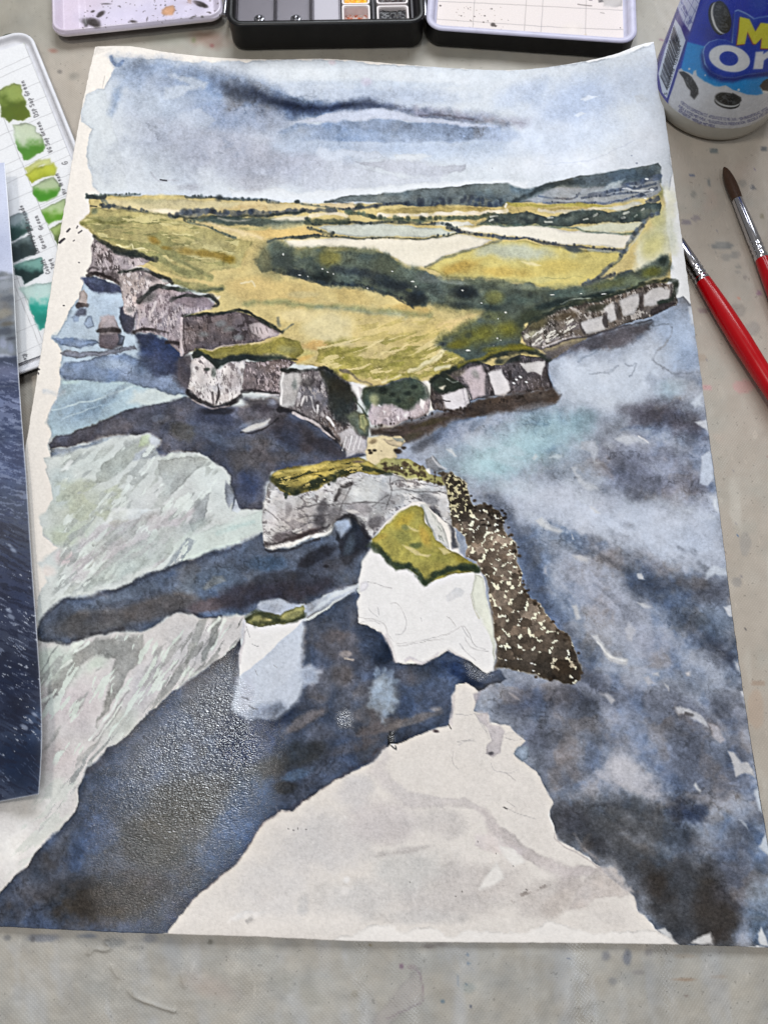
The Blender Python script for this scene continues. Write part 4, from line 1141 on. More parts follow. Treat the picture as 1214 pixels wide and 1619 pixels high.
# strips of field
poly([(595, 334), (640, 328), (700, 326), (790, 330), (800, 322), (870, 328), (966, 326), (960, 331), (860, 336), (780, 340), (700, 336), (620, 338)], (184, 160, 92), .95, 1.5, 2, .1, .1)
line([(802, 323), (850, 326), (900, 324), (966, 329)], 5, (172, 158, 66), .85, 1.2, 1.2)
line([(800, 323), (798, 328)], 3, (232, 226, 214), .8, 1, .6)
line([(600, 341), (640, 340), (700, 339), (760, 337), (800, 334)], 6, (228, 216, 196), .9, 1.5, 1.5)
line([(850, 332), (900, 334), (990, 326)], 4, (222, 212, 196), .7, 1.5, 2)
poly([(960, 330), (1010, 318), (1016, 322), (980, 334)], (206, 206, 196), .8, 1.5, 1.5, .05)
poly([(380, 318), (470, 321), (560, 328), (470, 334), (380, 337)], (212, 190, 138), .9, 2, 2, .05, .08)
poly([(500, 322), (560, 320), (566, 330), (540, 332)], (214, 192, 150), .9, 1.5, 1.5, .05)
poly([(160, 316), (290, 316), (380, 320), (380, 330), (300, 338), (250, 338), (180, 328)], (206, 190, 142), .9, 2.5, 2, .05, .08)
blob(260, 334, 36, 6, 4, (238, 222, 192), .9)
blob(230, 318, 40, 6, 0, (180, 172, 124), .6)
line([(350, 330), (420, 328)], 6, (196, 160, 100), .5, 3, 2)
ora = poly([(380, 364), (430, 362), (486, 360), (516, 371), (461, 375), (422, 381), (392, 372), (340, 360), (320, 350)], (212, 178, 106), .95, 1.4, 2, .08, .08)
poly([(296, 350), (330, 352), (400, 366), (420, 378), (372, 376), (336, 364)], (216, 192, 132), .8, 2, 2, .06)
line([(330, 352), (376, 366), (410, 376)], 4, (232, 208, 160), .6, 2, 2)
poly([(501, 359), (540, 356), (593, 355), (640, 356), (690, 360), (724, 367), (680, 373), (602, 377), (528, 370)], (198, 202, 190), .95, 1.3, 1.6, .12, .03)
poly([(449, 381), (490, 378), (538, 376), (602, 379), (660, 379), (727, 370), (779, 381), (751, 394), (709, 404), (673, 420), (655, 422), (635, 413), (595, 394), (518, 391), (459, 393)], (230, 220, 200), .97, 1.3, 1.6, .10, .03)
poly([(712, 361), (779, 357), (863, 357), (900, 364), (960, 367), (1003, 372), (984, 394), (940, 388), (882, 384), (808, 374), (734, 366)], (232, 224, 208), .97, 1.3, 1.6, .10, .02)
poly([(676, 352), (740, 350), (748, 356), (712, 360), (690, 356)], (226, 222, 210), .9, 1.3, 1.6, .08, .02)
poly([(898, 358), (964, 353), (1014, 350), (1006, 364), (960, 368), (930, 364)], (206, 206, 180), .95, 1.3, 1.6, .10, .03)
yf = poly([(675, 423), (709, 406), (751, 395), (793, 381), (818, 381), (882, 389), (960, 399), (988, 400), (968, 424), (930, 448), (882, 458), (833, 448), (759, 440), (709, 440)], (208, 190, 104), .98, 1.3, 1.8, .14, .07)
blob(820, 398, 80, 18, 4, (186, 190, 168), .9, yf)
blob(770, 396, 30, 12, -20, (188, 190, 160), .8, yf)
blob(720, 424, 44, 14, -12, (190, 152, 62), .85, yf)
blob(790, 430, 80, 12, 4, (196, 164, 74), .75, yf)
blob(880, 422, 60, 16, -4, (204, 178, 84), .7, yf)
blob(860, 442, 40, 7, -6, (208, 196, 118), .7, yf)
poly([(826, 413), (845, 414), (856, 421), (838, 420)], (232, 216, 160), .8, 1.4, 1.6, 0)
line([(860, 436), (890, 440), (905, 436), (922, 438)], 1.4, (170, 160, 90), .6, .8, 1.5)
line([(672, 422), (709, 406), (751, 394), (790, 381)], 3, (110, 116, 100), .6, 1.4, 1.5)
# hedges
H = (56, 66, 66)
hedge([(139, 310), (180, 309), (221, 307)], 5, (76, 92, 92), .85, 1.2, 5)
line([(140, 310), (165, 312)], 5, (58, 68, 70), .9, 1, 1)
line([(160, 313), (165, 320), (171, 327)], 5, (72, 84, 86), .85, 1.4, 1.4)
line([(143, 325), (152, 326)], 2, (56, 64, 64), .8, 1, .6)
hedge([(160, 326), (176, 327), (199, 330), (233, 335)], 6, (56, 64, 68), .92, 1, 6)
line([(233, 335), (252, 340), (272, 342)], 4, (120, 124, 92), .6, 1.6, 1.4)
hedge([(293, 312), (322, 312), (354, 314), (396, 317), (440, 319)], 5, (72, 82, 84), .9, 1, 7)
blob(348, 312, 10, 8, 0, (52, 60, 64), .85, hard=.2)
hedge([(272, 342), (298, 338), (322, 336), (347, 338), (396, 338), (430, 337), (479, 334), (530, 334)], 9, (64, 72, 84), .88, 1.2, 8)
line([(273, 342), (300, 343), (340, 344), (400, 342), (480, 335)], 4, (40, 52, 52), .9, 1.5, 1.5)
poly([(298, 346), (340, 342), (400, 344), (480, 344), (486, 352), (440, 358), (390, 356), (340, 354), (320, 350)], (64, 82, 80), .85, 2, 2, .05, .15)
line([(345, 346), (380, 349), (400, 346)], 2.5, (160, 156, 140), .7, 1.4, 1)
poly([(428, 346), (470, 341), (486, 343), (484, 348), (440, 349)], (224, 212, 188), .9, 1.6, 1.5, 0)
line([(420, 356), (480, 354), (430, 360)], 5, (136, 142, 120), .6, 2, 2)
line([(380, 362), (420, 360)], 4, (150, 146, 96), .6, 2, 1.5)
hedge([(293, 349), (320, 356), (335, 362), (352, 369), (372, 376)], 4.5, (76, 90, 78), .88, .6, 9)
hedge([(468, 318), (480, 323), (510, 327), (550, 332), (560, 336)], 3, (84, 92, 86), .8, .5, 10)
blob(470, 319, 6, 4, 0, (56, 66, 66), .9, hard=.3)
hedge([(540, 332), (566, 330), (600, 325), (650, 322)], 5, (58, 66, 78), .85, 1.2, 11)
blob(568, 326, 10, 8, 0, (54, 64, 66), .85)
blob(595, 327, 8, 6, 0, (54, 62, 74), .85)
line([(490, 343), (520, 339), (548, 341)], 6, (234, 218, 190), .85, 1.3, 1.2)
hedge([(548, 336), (578, 342), (602, 346), (652, 348), (690, 346), (748, 344), (780, 340)], 7, (62, 76, 62), .9, 1.1, 12)
hedge([(486, 346), (494, 355), (518, 355), (553, 353), (578, 354), (627, 352), (690, 354), (712, 358), (726, 366)], 4.5, (50, 60, 62), .9, .7, 13)
line([(486, 352), (520, 352), (550, 350)], 8, (66, 80, 68), .8, 2, 2)
hedge([(488, 360), (502, 364), (514, 368), (528, 370)], 4, (50, 60, 62), .9, .8, 14)
hedge([(422, 382), (440, 378), (464, 375), (504, 372), (538, 375), (602, 378), (652, 378), (690, 374), (730, 368)], 3.2, (54, 64, 66), .92, .5, 15)
line([(464, 375), (504, 373)], 5, (56, 64, 64), .85, 1.2, 1.5)
hedge([(709, 362), (734, 368), (766, 373), (808, 377), (838, 379), (882, 387), (919, 390), (960, 395), (986, 398)], 5, (60, 68, 82), .92, .9, 16)
blob(905, 394, 20, 6, 10, (70, 82, 92), .8)
line([(930, 394), (984, 400)], 4, (130, 144, 156), .6, 1.6, 1)
trees = poly([(754, 356), (770, 346), (784, 338), (808, 338), (833, 335), (860, 342), (882, 340), (900, 334), (919, 331), (940, 334), (960, 337), (990, 330), (1018, 324), (1044, 316), (1042, 336), (1018, 350), (964, 353), (930, 352), (897, 357), (813, 356)], (76, 92, 90), .95, 1.3, 2.5, .15, .16)
for i in range(44):
    t_ = R0.random()
    blob(770 + t_ * 268, 346 - t_ * 8 + R0.uniform(-8, 8), R0.uniform(5, 12), R0.uniform(4, 8), 0, R0.choice([(46, 58, 62), (56, 70, 70), (110, 120, 108), (66, 84, 76)]), .7, trees, hard=.1)
for x, y, l in [(780, 344, 10), (776, 350, 6), (870, 343, 8), (925, 346, 7), (990, 336, 6), (1004, 342, 4), (1016, 332, 3), (940, 340, 4), (865, 350, 10), (985, 344, 4)]:
    line([(x - l / 2, y + 1), (x + l / 2, y - 1)], 2.6, (206, 206, 192), .75, 1, 1)
line([(760, 356), (840, 357), (900, 358), (945, 368), (1000, 369)], 3, (96, 116, 102), .8, 1.3, 1.2)
hedge([(922, 450), (940, 440), (959, 426), (984, 400), (1003, 373), (1018, 352), (1040, 338)], 7, (78, 88, 98), .9, .9, 17)
hedge([(922, 451), (950, 440), (970, 434)], 6, (58, 64, 74), .85, .8, 18)
line([(990, 398), (1006, 376), (1016, 360)], 2, (170, 176, 176), .5, 1, 1)
# olive grass on the left
og = poly([(128, 352), (141, 337), (146, 328), (176, 330), (232, 337), (272, 344), (300, 352), (340, 366), (372, 378), (400, 382), (380, 420), (300, 440), (250, 425), (200, 398), (168, 384), (150, 372)], (172, 160, 98), .9, 1.5, 2.5, .15, .08)
dry([(128, 345), (250, 338), (380, 380), (360, 420), (250, 410), (160, 375)], 6, 40, 9, .05, (146, 142, 84), .8, 3, 3, og, 31, sharp=.12)
dry([(128, 345), (250, 338), (380, 380), (360, 420), (250, 410), (160, 375)], 4, 34, 8, .22, (206, 192, 128), .8, 3, 3, og, 32, sharp=.08)
line([(130, 353), (150, 350), (172, 352), (200, 350)], 5, (124, 122, 60), .7, 2, 2)
blob(150, 334, 8, 7, 0, (124, 132, 96), .8)
poly([(262, 358), (290, 352), (304, 362), (284, 366), (266, 362)], (214, 194, 120), .7, 1.5, 2, .1)
for a in [(245, 380, 14, 8, 30, (160, 120, 30), .7), (262, 392, 12, 5, 10, (156, 124, 40), .7), (330, 402, 50, 8, 8, (168, 134, 44), .8), (362, 410, 16, 10, 0, (142, 112, 22), .85), (395, 408, 14, 12, 0, (166, 134, 50), .7), (300, 398, 24, 8, 5, (172, 140, 60), .6), (330, 384, 60, 10, 6, (172, 160, 104), .6)]:
    blob(*a[:6], a[6], og, var=.1)
for L, w in [([(250, 405), (280, 425), (310, 438), (332, 442)], 9), ([(262, 398), (300, 420), (335, 440)], 6), ([(275, 444), (300, 452), (330, 458), (352, 456)], 9)]:
    line(L, w, (136, 136, 84), .75, 2, 2.5)
line([(184, 388), (202, 390), (208, 386), (214, 394), (228, 392)], 2, (234, 222, 170), .8, 1, 2)
# warm heath in the middle
for a in [(430, 460, 90, 24, 6, (206, 176, 106), .7), (400, 450, 50, 14, 0, (214, 182, 110), .6), (560, 470, 50, 14, 10, (200, 170, 96), .6), (650, 490, 60, 10, 4, (196, 164, 90), .7), (520, 520, 60, 34, 0, (226, 208, 152), .9), (470, 500, 40, 14, 0, (226, 204, 144), .8), (600, 520, 60, 20, -8, (222, 196, 122), .8), (500, 545, 24, 10, 0, (208, 160, 84), .7),
          (480, 466, 30, 8, 0, (196, 180, 126), .6), (430, 540, 40, 20, 0, (202, 178, 110), .7), (660, 530, 60, 20, -20, (212, 186, 108), .8), (720, 510, 40, 10, -18, (216, 186, 122), .8), (470, 560, 30, 8, 0, (190, 178, 100), .7)]:
    blob(*a[:6], a[6], land, var=.08, hard=.4)
line([(385, 480), (420, 479), (454, 480), (528, 486), (578, 491), (627, 493), (680, 497)], 7, (142, 146, 94), .7, 4, 2)
line([(500, 486), (560, 492), (640, 500)], 5, (132, 150, 140), .4, 4, 2)
line([(380, 448), (392, 446), (398, 444), (404, 452)], 3, (238, 224, 184), .8, 1.2, 2)
line([(434, 432), (442, 430), (448, 437), (462, 436), (482, 444)], 3, (226, 196, 130), .8, 1.5, 1.6)
# olive front slope
for P in [[(503, 552), (540, 548), (580, 550), (560, 566), (600, 566), (640, 552), (700, 548), (690, 560), (640, 570), (590, 582), (560, 592), (540, 596), (520, 582), (500, 574)],
          [(576, 586), (620, 574), (660, 562), (690, 560), (680, 575), (640, 586), (600, 600), (586, 600)], [(615, 590), (660, 590), (700, 582), (720, 578), (690, 594), (650, 600), (610, 608)], [(678, 580), (700, 562), (740, 552), (790, 545), (770, 562), (730, 572), (700, 582)]]:
    poly(P, (164, 152, 62), .72, 2, 4, .12, .12, land)
dry([(500, 540), (720, 520), (740, 570), (600, 606), (510, 580)], -16, 30, 6, .12, (150, 142, 54), .6, 5, 3, land, 33, sharp=.15)
dry([(500, 540), (720, 520), (740, 570), (600, 606), (510, 580)], -18, 40, 6, .22, (228, 206, 140), .7, 5, 3, land, 34, sharp=.12)
dry([(560, 500), (720, 500), (690, 540), (580, 545)], -14, 40, 6, .18, (190, 170, 92), .6, 8, 3, land, 35, sharp=.15)
line([(700, 556), (690, 566), (668, 578), (646, 588)], 6, (224, 210, 160), .9, 1.6, 1.6)
line([(698, 558), (680, 574), (650, 588)], 1.4, (176, 160, 104), .6, .8, 1)
line([(688, 584), (710, 578)], 5, (222, 212, 172), .8, 1.5, 1.5)
line([(604, 604), (632, 594)], 3, (228, 212, 160), .7, 1.2, 1.2)
line([(538, 586), (552, 590), (566, 602), (586, 608)], 3, (112, 100, 84), .85, 1.2, 1)
blob(546, 596, 10, 8, 20, (152, 146, 40), .8)

# --- central scrub and the wooded right shoulder
scrub = poly([(422, 382), (447, 381), (459, 392), (489, 394), (518, 390), (560, 393), (595, 395), (612, 402), (637, 418), (660, 422), (700, 440), (759, 441), (833, 449), (882, 458), (922, 450), (960, 440), (1010, 424), (1044, 404), (1056, 402), (1060, 424), (1054, 434), (1020, 446), (988, 460), (940, 474), (880, 486),
              (830, 512), (822, 540), (852, 556), (800, 558), (740, 572), (720, 560), (690, 548), (690, 538), (722, 518), (754, 503), (764, 491), (709, 488), (680, 481), (652, 486), (642, 480), (617, 468), (585, 458), (541, 453), (504, 450), (484, 443), (449, 435), (434, 430), (412, 432), (404, 410)],
             (84, 98, 88), .97, 3.0, 3.5, .10, .2)
for a in [(420, 412, 18, 24, 0, (130, 124, 84), .75), (450, 412, 30, 24, 0, (66, 80, 78), .8), (470, 430, 30, 10, 10, (44, 54, 60), .9), (510, 438, 34, 12, 8, (30, 40, 42), .95), (524, 408, 28, 18, 0, (142, 134, 62), .9), (530, 394, 24, 6, 0, (172, 162, 96), .8), (480, 402, 24, 10, 0, (110, 116, 84), .7), (580, 404, 30, 14, 10, (84, 100, 92), .85),
          (560, 430, 60, 12, 8, (44, 54, 62), .9), (610, 420, 26, 16, 20, (104, 110, 84), .8), (620, 450, 60, 14, 14, (40, 50, 58), .95), (660, 470, 30, 14, 10, (38, 48, 56), .95), (680, 440, 30, 12, 10, (120, 132, 128), .8), (690, 460, 26, 12, 0, (92, 108, 104), .8), (735, 462, 30, 14, 0, (34, 44, 52), .95), (720, 446, 30, 6, 6, (150, 160, 150), .8), (780, 470, 22, 16, 0, (124, 124, 60), .8),
          (830, 452, 60, 7, 3, (132, 144, 132), .8), (800, 455, 20, 12, 0, (100, 110, 92), .7), (830, 475, 40, 14, 0, (76, 96, 88), .8), (770, 488, 30, 10, 0, (52, 68, 66), .8), (730, 485, 30, 8, 0, (50, 62, 64), .8), (900, 462, 50, 12, -8, (86, 106, 96), .85), (960, 450, 40, 12, -14, (104, 108, 62), .85), (1000, 444, 22, 12, 0, (130, 144, 110), .8), (1030, 430, 26, 12, -10, (112, 116, 46), .9),
          (1048, 412, 12, 12, 0, (46, 60, 56), .95), (990, 426, 40, 7, -10, (82, 92, 104), .8), (950, 432, 30, 6, -12, (70, 78, 84), .8), (760, 530, 50, 24, -10, (124, 122, 40), .9), (800, 520, 34, 24, 0, (120, 116, 34), .9), (720, 545, 24, 12, -10, (108, 106, 32), .9), (780, 500, 30, 12, 0, (104, 110, 70), .8), (730, 555, 18, 6, 0, (80, 92, 84), .8), (700, 544, 10, 6, 0, (60, 72, 76), .9), (840, 500, 30, 16, -25, (60, 72, 56), .9),
          (880, 480, 50, 8, -12, (44, 58, 54), .95), (940, 468, 50, 6, -10, (38, 52, 48), .95), (820, 550, 34, 10, 0, (128, 120, 28), .95), (780, 552, 26, 8, -10, (112, 108, 26), .9)]:
    blob(*a[:6], a[6], scrub, var=.12)
dry([(430, 425), (500, 440), (640, 470), (650, 492), (560, 460), (440, 438)], 88, 12, 4, .1, (34, 44, 52), .7, 5, 3, scrub, 36, sharp=.3)
hedge([(434, 428), (460, 436), (500, 446), (540, 450), (580, 455), (620, 468), (645, 482), (654, 486)], 6, (38, 48, 54), .75, .8, 19)
line([(414, 392), (408, 412), (420, 432), (440, 434)], 12, (120, 116, 78), .6, 9, 3)
line([(690, 486), (740, 492), (764, 494)], 8, (128, 122, 72), .5, 6, 3)
line([(690, 540), (716, 524), (750, 506)], 7, (140, 136, 66), .6, 5, 3)
line([(470, 396), (520, 392), (590, 396)], 7, (140, 138, 92), .5, 4, 2)
line([(700, 440), (780, 444), (860, 456), (910, 452)], 8, (124, 130, 96), .55, 5, 3)
for i in range(60):
    x, y = R0.choice([(R0.uniform(430, 660), R0.uniform(395, 470)), (R0.uniform(690, 1040), R0.uniform(420, 540))])
    blob(x, y, R0.uniform(4, 11), R0.uniform(3, 8), R0.uniform(-20, 20), R0.choice([(50, 62, 62), (70, 86, 76), (112, 116, 66), (130, 136, 108)]), .5, scrub, hard=.1)
for x, y, rx, ry in [(448, 402, 2, 3), (510, 425, 2.4, 1.4), (518, 430, 1.8, 1.6), (527, 433, 1.8, 1.4), (474, 435, 4, 1.4), (487, 437, 1.6, 1.6), (620, 429, 2.4, 1.4), (652, 445, 4, 1.4), (657, 453, 1.4, 2), (731, 459, 2, 1.6), (761, 479, 1.8, 1.2), (786, 535, 1.8, 1.6), (791, 538, 1.4, 1.4), (780, 547, 2, 1.4), (799, 494, 3, 1.6), (873, 466, 5, 1.4), (918, 464, 3, 1.2), (954, 465, 7, 1.2), (740, 554, 6, 1.4), (581, 456, 2, 1.4), (787, 504, 1.4, 1.4)]:
    blob(x, y, rx * .8, ry * .8, 0, (236, 232, 218), .85, jag=.4, hard=.4)
line([(886, 482), (910, 474), (940, 472), (986, 460)], 1.2, (190, 196, 180), .6, .7, 1.2)

# --- cliffs, left to right
LT, DK = (212, 202, 200), (64, 54, 56)
K = (40, 44, 42)
cliff([(150, 376), (168, 388), (186, 398), (214, 404), (244, 408), (228, 420), (206, 424), (192, 428), (196, 452), (172, 444), (140, 432), (144, 414), (145, 394)], (158, 142, 142), (200, 186, 186), (84, 72, 74), .28, .18, 80, 1)
blob(180, 436, 18, 8, 20, (92, 80, 82), .7)
line([(149, 372), (160, 381), (172, 388), (186, 396), (200, 399), (220, 402), (243, 409)], 8, (44, 50, 46), .92, 2, 2.5)
blob(205, 402, 18, 7, 10, (38, 46, 46), .8)
line([(140, 434), (160, 434), (180, 442), (196, 452)], 5, (44, 36, 38), .92, 1.4, 2)
line([(140, 428), (148, 424), (158, 428)], 3, (60, 50, 52), .7, 1.4, 2)
cliff([(190, 432), (215, 427), (246, 432), (274, 444), (256, 455), (236, 462), (220, 474), (218, 486), (212, 500), (198, 494), (192, 462)], (186, 172, 172), (222, 210, 208), (110, 98, 102), .14, .26, 82, 2)
blob(240, 440, 22, 8, 15, (92, 82, 84), .7)
line([(190, 431), (204, 427), (220, 427), (246, 433), (268, 440), (275, 446)], 5, K, .92, 1.4, 2)
blob(262, 444, 8, 4, 10, (150, 156, 154), .7)
blob(206, 490, 10, 9, 0, (120, 116, 116), .7)
cliff([(219, 474), (238, 461), (256, 455), (302, 461), (340, 478), (336, 488), (292, 498), (288, 562), (272, 548), (264, 534), (240, 528), (213, 524), (216, 500)], (162, 146, 150), (196, 182, 184), (116, 100, 106), .34, .20, 84, 3)
line([(219, 476), (232, 465), (246, 456), (258, 452), (284, 457)], 6, (42, 44, 42), .92, 1.5, 2)
line([(284, 457), (310, 460), (352, 457)], 5, (84, 96, 76), .8, 2, 1.6)
blob(236, 470, 16, 10, -30, (84, 84, 80), .6)
line([(237, 502), (244, 484), (247, 478)], 3, (220, 206, 204), .85, 1, 1, w2=4)
poly([(272, 476), (292, 469), (326, 468), (346, 480), (336, 488), (300, 487), (280, 482)], (134, 116, 122), .8, 2, 2, .15)
line([(270, 478), (280, 472), (294, 467), (312, 468), (330, 467), (342, 472), (348, 480), (340, 484)], 5, (42, 46, 44), .9, 1.4, 2)
line([(213, 524), (230, 520), (250, 524), (266, 526)], 7, (44, 36, 38), .9, 1.6, 2)
line([(264, 541), (284, 543)], 6, (52, 44, 48), .9, 1.6, 1.6)
line([(218, 484), (222, 500), (218, 518)], 4, (190, 176, 176), .7, 1.2, 1.2)
line([(268, 500), (266, 520), (264, 534)], 2.6, (206, 192, 192), .85, 1, 1)
cliff([(290, 501), (334, 496), (371, 491), (393, 499), (418, 512), (444, 526), (440, 532), (408, 540), (383, 547), (322, 551), (302, 555), (289, 564)], (118, 102, 104), (150, 134, 134), (72, 60, 62), .24, .14, 80, 4)
poly([(393, 515), (412, 510), (430, 522), (444, 528), (438, 533), (416, 536), (400, 528)], (196, 180, 180), .85, 1.5, 2, .12, .1)
for x in (400, 406, 412, 420):
    line([(x, 518), (x + 3, 526)], 1.4, (110, 96, 98), .7, .8, .8)
for x, y in [(322, 528), (350, 512), (378, 534), (364, 520)]:
    blob(x, y, 12, 7, 0, (134, 140, 142), .6)
line([(290, 499), (318, 498), (345, 494), (371, 491), (388, 494), (402, 502), (424, 514), (446, 526)], 5, (34, 42, 40), .92, 1.4, 2)
line([(288, 503), (288, 530), (287, 562)], 4, (206, 188, 188), .85, 1.2, 1)
line([(440, 516), (438, 504)], 4, (96, 102, 96), .7, 2, 2)
line([(446, 524), (456, 516), (460, 513)], 3, (86, 96, 92), .7, 1.4, 1.4)
line([(318, 552), (346, 549), (398, 544), (420, 538)], 2, (226, 206, 180), .7, 1, 1.2)
poly([(309, 554), (346, 551), (398, 545), (433, 537), (448, 533), (470, 540), (482, 556), (470, 570), (453, 564), (418, 559), (359, 566), (342, 569), (319, 560)], (146, 134, 54), .92, 1.5, 2.5, .08, .14)
blob(452, 552, 24, 10, 10, (160, 156, 98), .7)
blob(482, 566, 18, 6, -20, (206, 164, 84), .8)
poly([(302, 560), (312, 553), (330, 560), (352, 566), (383, 560), (418, 560), (453, 564), (472, 571), (443, 571), (418, 573), (393, 570), (364, 576), (345, 584), (338, 596), (330, 586), (320, 572), (304, 570)], (42, 50, 44), .95, 1.8, 2.5, .05, .2)
cliff([(388, 571), (420, 572), (446, 569), (470, 572), (452, 584), (446, 600), (443, 624), (420, 620), (403, 618), (383, 618)], (138, 122, 124), (190, 172, 174), (84, 72, 76), .26, .16, 84, 6)
cliff([(301, 570), (319, 563), (330, 572), (340, 584), (348, 584), (360, 575), (388, 570), (387, 584), (386, 605), (382, 626), (366, 634), (344, 642), (322, 638), (297, 618), (301, 598)], (206, 196, 194), (226, 218, 214), (112, 100, 102), .10, .30, 80, 5)
blob(368, 600, 20, 22, 0, (150, 138, 138), .6)
blob(338, 590, 6, 12, 0, (96, 108, 100), .7)
blob(328, 584, 6, 4, 0, (60, 70, 64), .85)
line([(345, 606), (347, 620), (343, 638)], 2.6, (60, 52, 54), .8, 1, 1.4)
line([(338, 620), (338, 640)], 3, (70, 60, 62), .6, 1, 1.4)
line([(297, 618), (306, 627), (317, 633), (332, 640), (344, 644), (358, 640), (369, 635), (383, 626)], 6, (38, 34, 38), .92, 1.6, 2)
line([(306, 633), (326, 642), (344, 645), (362, 640)], 2, (190, 172, 170), .7, 1, 1)
line([(383, 620), (404, 617), (420, 620), (442, 624)], 5, (52, 46, 50), .85, 1.6, 2)
line([(403, 621), (420, 624), (440, 625)], 2.6, (224, 214, 212), .85, 1, 1)
poly([(386, 628), (440, 628), (444, 640), (420, 656), (392, 640)], (62, 62, 80), .8, 4, 3, .05)
blob(430, 636, 12, 10, 0, (124, 140, 176), .7)
c6 = cliff([(445, 586), (482, 583), (519, 586), (539, 598), (556, 608), (566, 630), (562, 650), (580, 660), (580, 697), (579, 718), (556, 718), (532, 697), (517, 681), (482, 661), (440, 645), (443, 610)], (122, 112, 114), (170, 162, 162), (72, 64, 68), .30, .12, 84, 7)
poly([(445, 588), (470, 590), (478, 600), (470, 625), (466, 645), (441, 646), (443, 610)], (196, 192, 190), .8, 2, 2, .1, .08)
for x0, y0, x1, y1, w in [(473, 622, 470, 643, 4), (481, 626, 476, 642, 3), (492, 627, 498, 650, 4), (503, 640, 502, 652, 3), (484, 626, 484, 634, 2), (516, 658, 526, 672, 4), (447, 590, 443, 640, 3)]:
    line([(x0, y0), (x1, y1)], w, (222, 216, 214), .9, 1, 1, w2=w * .6)
poly([(505, 586), (522, 587), (540, 598), (558, 610), (564, 632), (556, 655), (546, 668), (530, 664), (522, 648), (518, 620)], (38, 44, 42), .92, 5, 3, 0, .25)
blob(488, 604, 20, 10, 0, (84, 78, 78), .7)
blob(466, 608, 6, 12, 0, (110, 116, 112), .7)
line([(446, 586), (470, 587), (484, 584), (510, 584), (524, 588)], 5, (34, 38, 36), .9, 1.4, 2)
line([(441, 648), (455, 650), (478, 656), (500, 668), (520, 684), (534, 698)], 7, (40, 36, 40), .88, 2, 2.5)
line([(463, 655), (476, 660), (490, 664), (504, 674), (519, 688), (528, 694)], 4, (214, 202, 202), .85, 1.2, 1.6, w2=3)
poly([(381, 680), (394, 674), (413, 670), (428, 664), (420, 674), (404, 681), (388, 684)], (206, 202, 198), .95, 1.2, 1, .05)
line([(380, 683), (400, 684), (424, 676), (440, 662)], 2.6, (44, 42, 48), .85, 1.2, 1)
poly([(536, 684), (552, 676), (580, 696), (580, 718), (548, 722), (545, 706)], (196, 190, 194), .9, 2, 2, .08, .08)
for x in (548, 556, 564, 571):
    line([(x, 690), (x - 5, 712)], 1.3, (236, 232, 232), .8, .8, .8)
poly([(546, 655), (560, 650), (575, 655), (582, 662), (580, 692), (566, 684), (552, 672)], (96, 108, 92), .9, 2, 2.5, .2, .2)
poly([(567, 656), (578, 654), (581, 672), (574, 684), (566, 676)], (170, 170, 116), .9, 2, 2, .3, .1)
line([(573, 660), (572, 674)], 3, (100, 112, 76), .6, 1.5, 1)
line([(560, 628), (572, 648), (582, 660)], 2, (60, 70, 56), .8, 1, 1)
poly([(553, 606), (566, 606), (582, 610), (574, 618), (567, 628), (558, 618)], (226, 220, 216), .92, 1.2, 1.2, .1)
poly([(566, 612), (574, 616), (568, 626)], (180, 172, 174), .7, 1.2, 1, 0)
c7 = cliff([(570, 628), (578, 614), (604, 609), (626, 602), (648, 598), (664, 602), (676, 612), (681, 630), (678, 654), (648, 666), (619, 674), (584, 674), (582, 650)], (182, 168, 174), (208, 194, 198), (150, 136, 142), .3, .35, 84, 8)
poly([(571, 628), (578, 614), (604, 609), (648, 597), (664, 601), (676, 612), (680, 626), (668, 632), (656, 644), (640, 650), (626, 642), (606, 640), (590, 640), (580, 652)], (62, 78, 62), .92, 3, 3, .05, .25)
blob(592, 632, 12, 14, -40, (160, 160, 112), .8)
for x, y in [(620, 624), (644, 622), (630, 634), (655, 612), (606, 618)]:
    blob(x, y, 9, 6, 0, (34, 46, 40), .8)
for P in [[(664, 630), (672, 634), (668, 648), (662, 642)], [(626, 660), (630, 658), (630, 666)], [(638, 656), (646, 654), (642, 662)], [(606, 650), (611, 651), (608, 654)], [(672, 655), (680, 652), (676, 658)], [(600, 640), (604, 644), (598, 642)]]:
    poly(P, (232, 226, 224), .9, 1, 1, 0)
cliff([(683, 601), (698, 592), (722, 600), (738, 612), (744, 638), (732, 654), (704, 650), (684, 648), (680, 626)], (92, 82, 82), (120, 108, 108), (56, 48, 50), .3, .1, 84, 9)
poly([(684, 600), (698, 591), (712, 596), (728, 606), (738, 612), (720, 616), (708, 622), (698, 624), (686, 618)], (44, 56, 48), .95, 2, 2.5, 0, .2)
line([(706, 600), (716, 606), (724, 604)], 1.6, (150, 160, 150), .8, .8, 1)
poly([(696, 614), (704, 612), (700, 618)], (226, 216, 196), .9, 1, 1, 0)
poly([(700, 626), (712, 620), (722, 616), (737, 614), (742, 636), (732, 653), (716, 650), (704, 644), (702, 632)], (220, 212, 214), .97, 1.1, 1.4, .1, .04)
line([(730, 618), (735, 640)], 2, (170, 160, 166), .8, 1, 1)
line([(700, 633), (710, 634)], 2, (80, 70, 72), .8, .8, .8)
line([(734, 640), (740, 632)], 2, (186, 176, 180), .7, 1, .8)
cliff([(704, 590), (724, 580), (747, 570), (775, 576), (794, 576), (822, 562), (862, 566), (866, 590), (873, 614), (840, 618), (808, 622), (780, 626), (744, 632), (738, 612)], (96, 86, 88), (130, 118, 120), (52, 46, 48), .3, .08, 84, 10)
poly([(728, 590), (744, 582), (759, 579), (768, 590), (766, 624), (746, 631), (740, 612)], (202, 184, 188), .95, 2, 2, .1, .08)
blob(752, 592, 12, 8, 60, (140, 140, 132), .6)
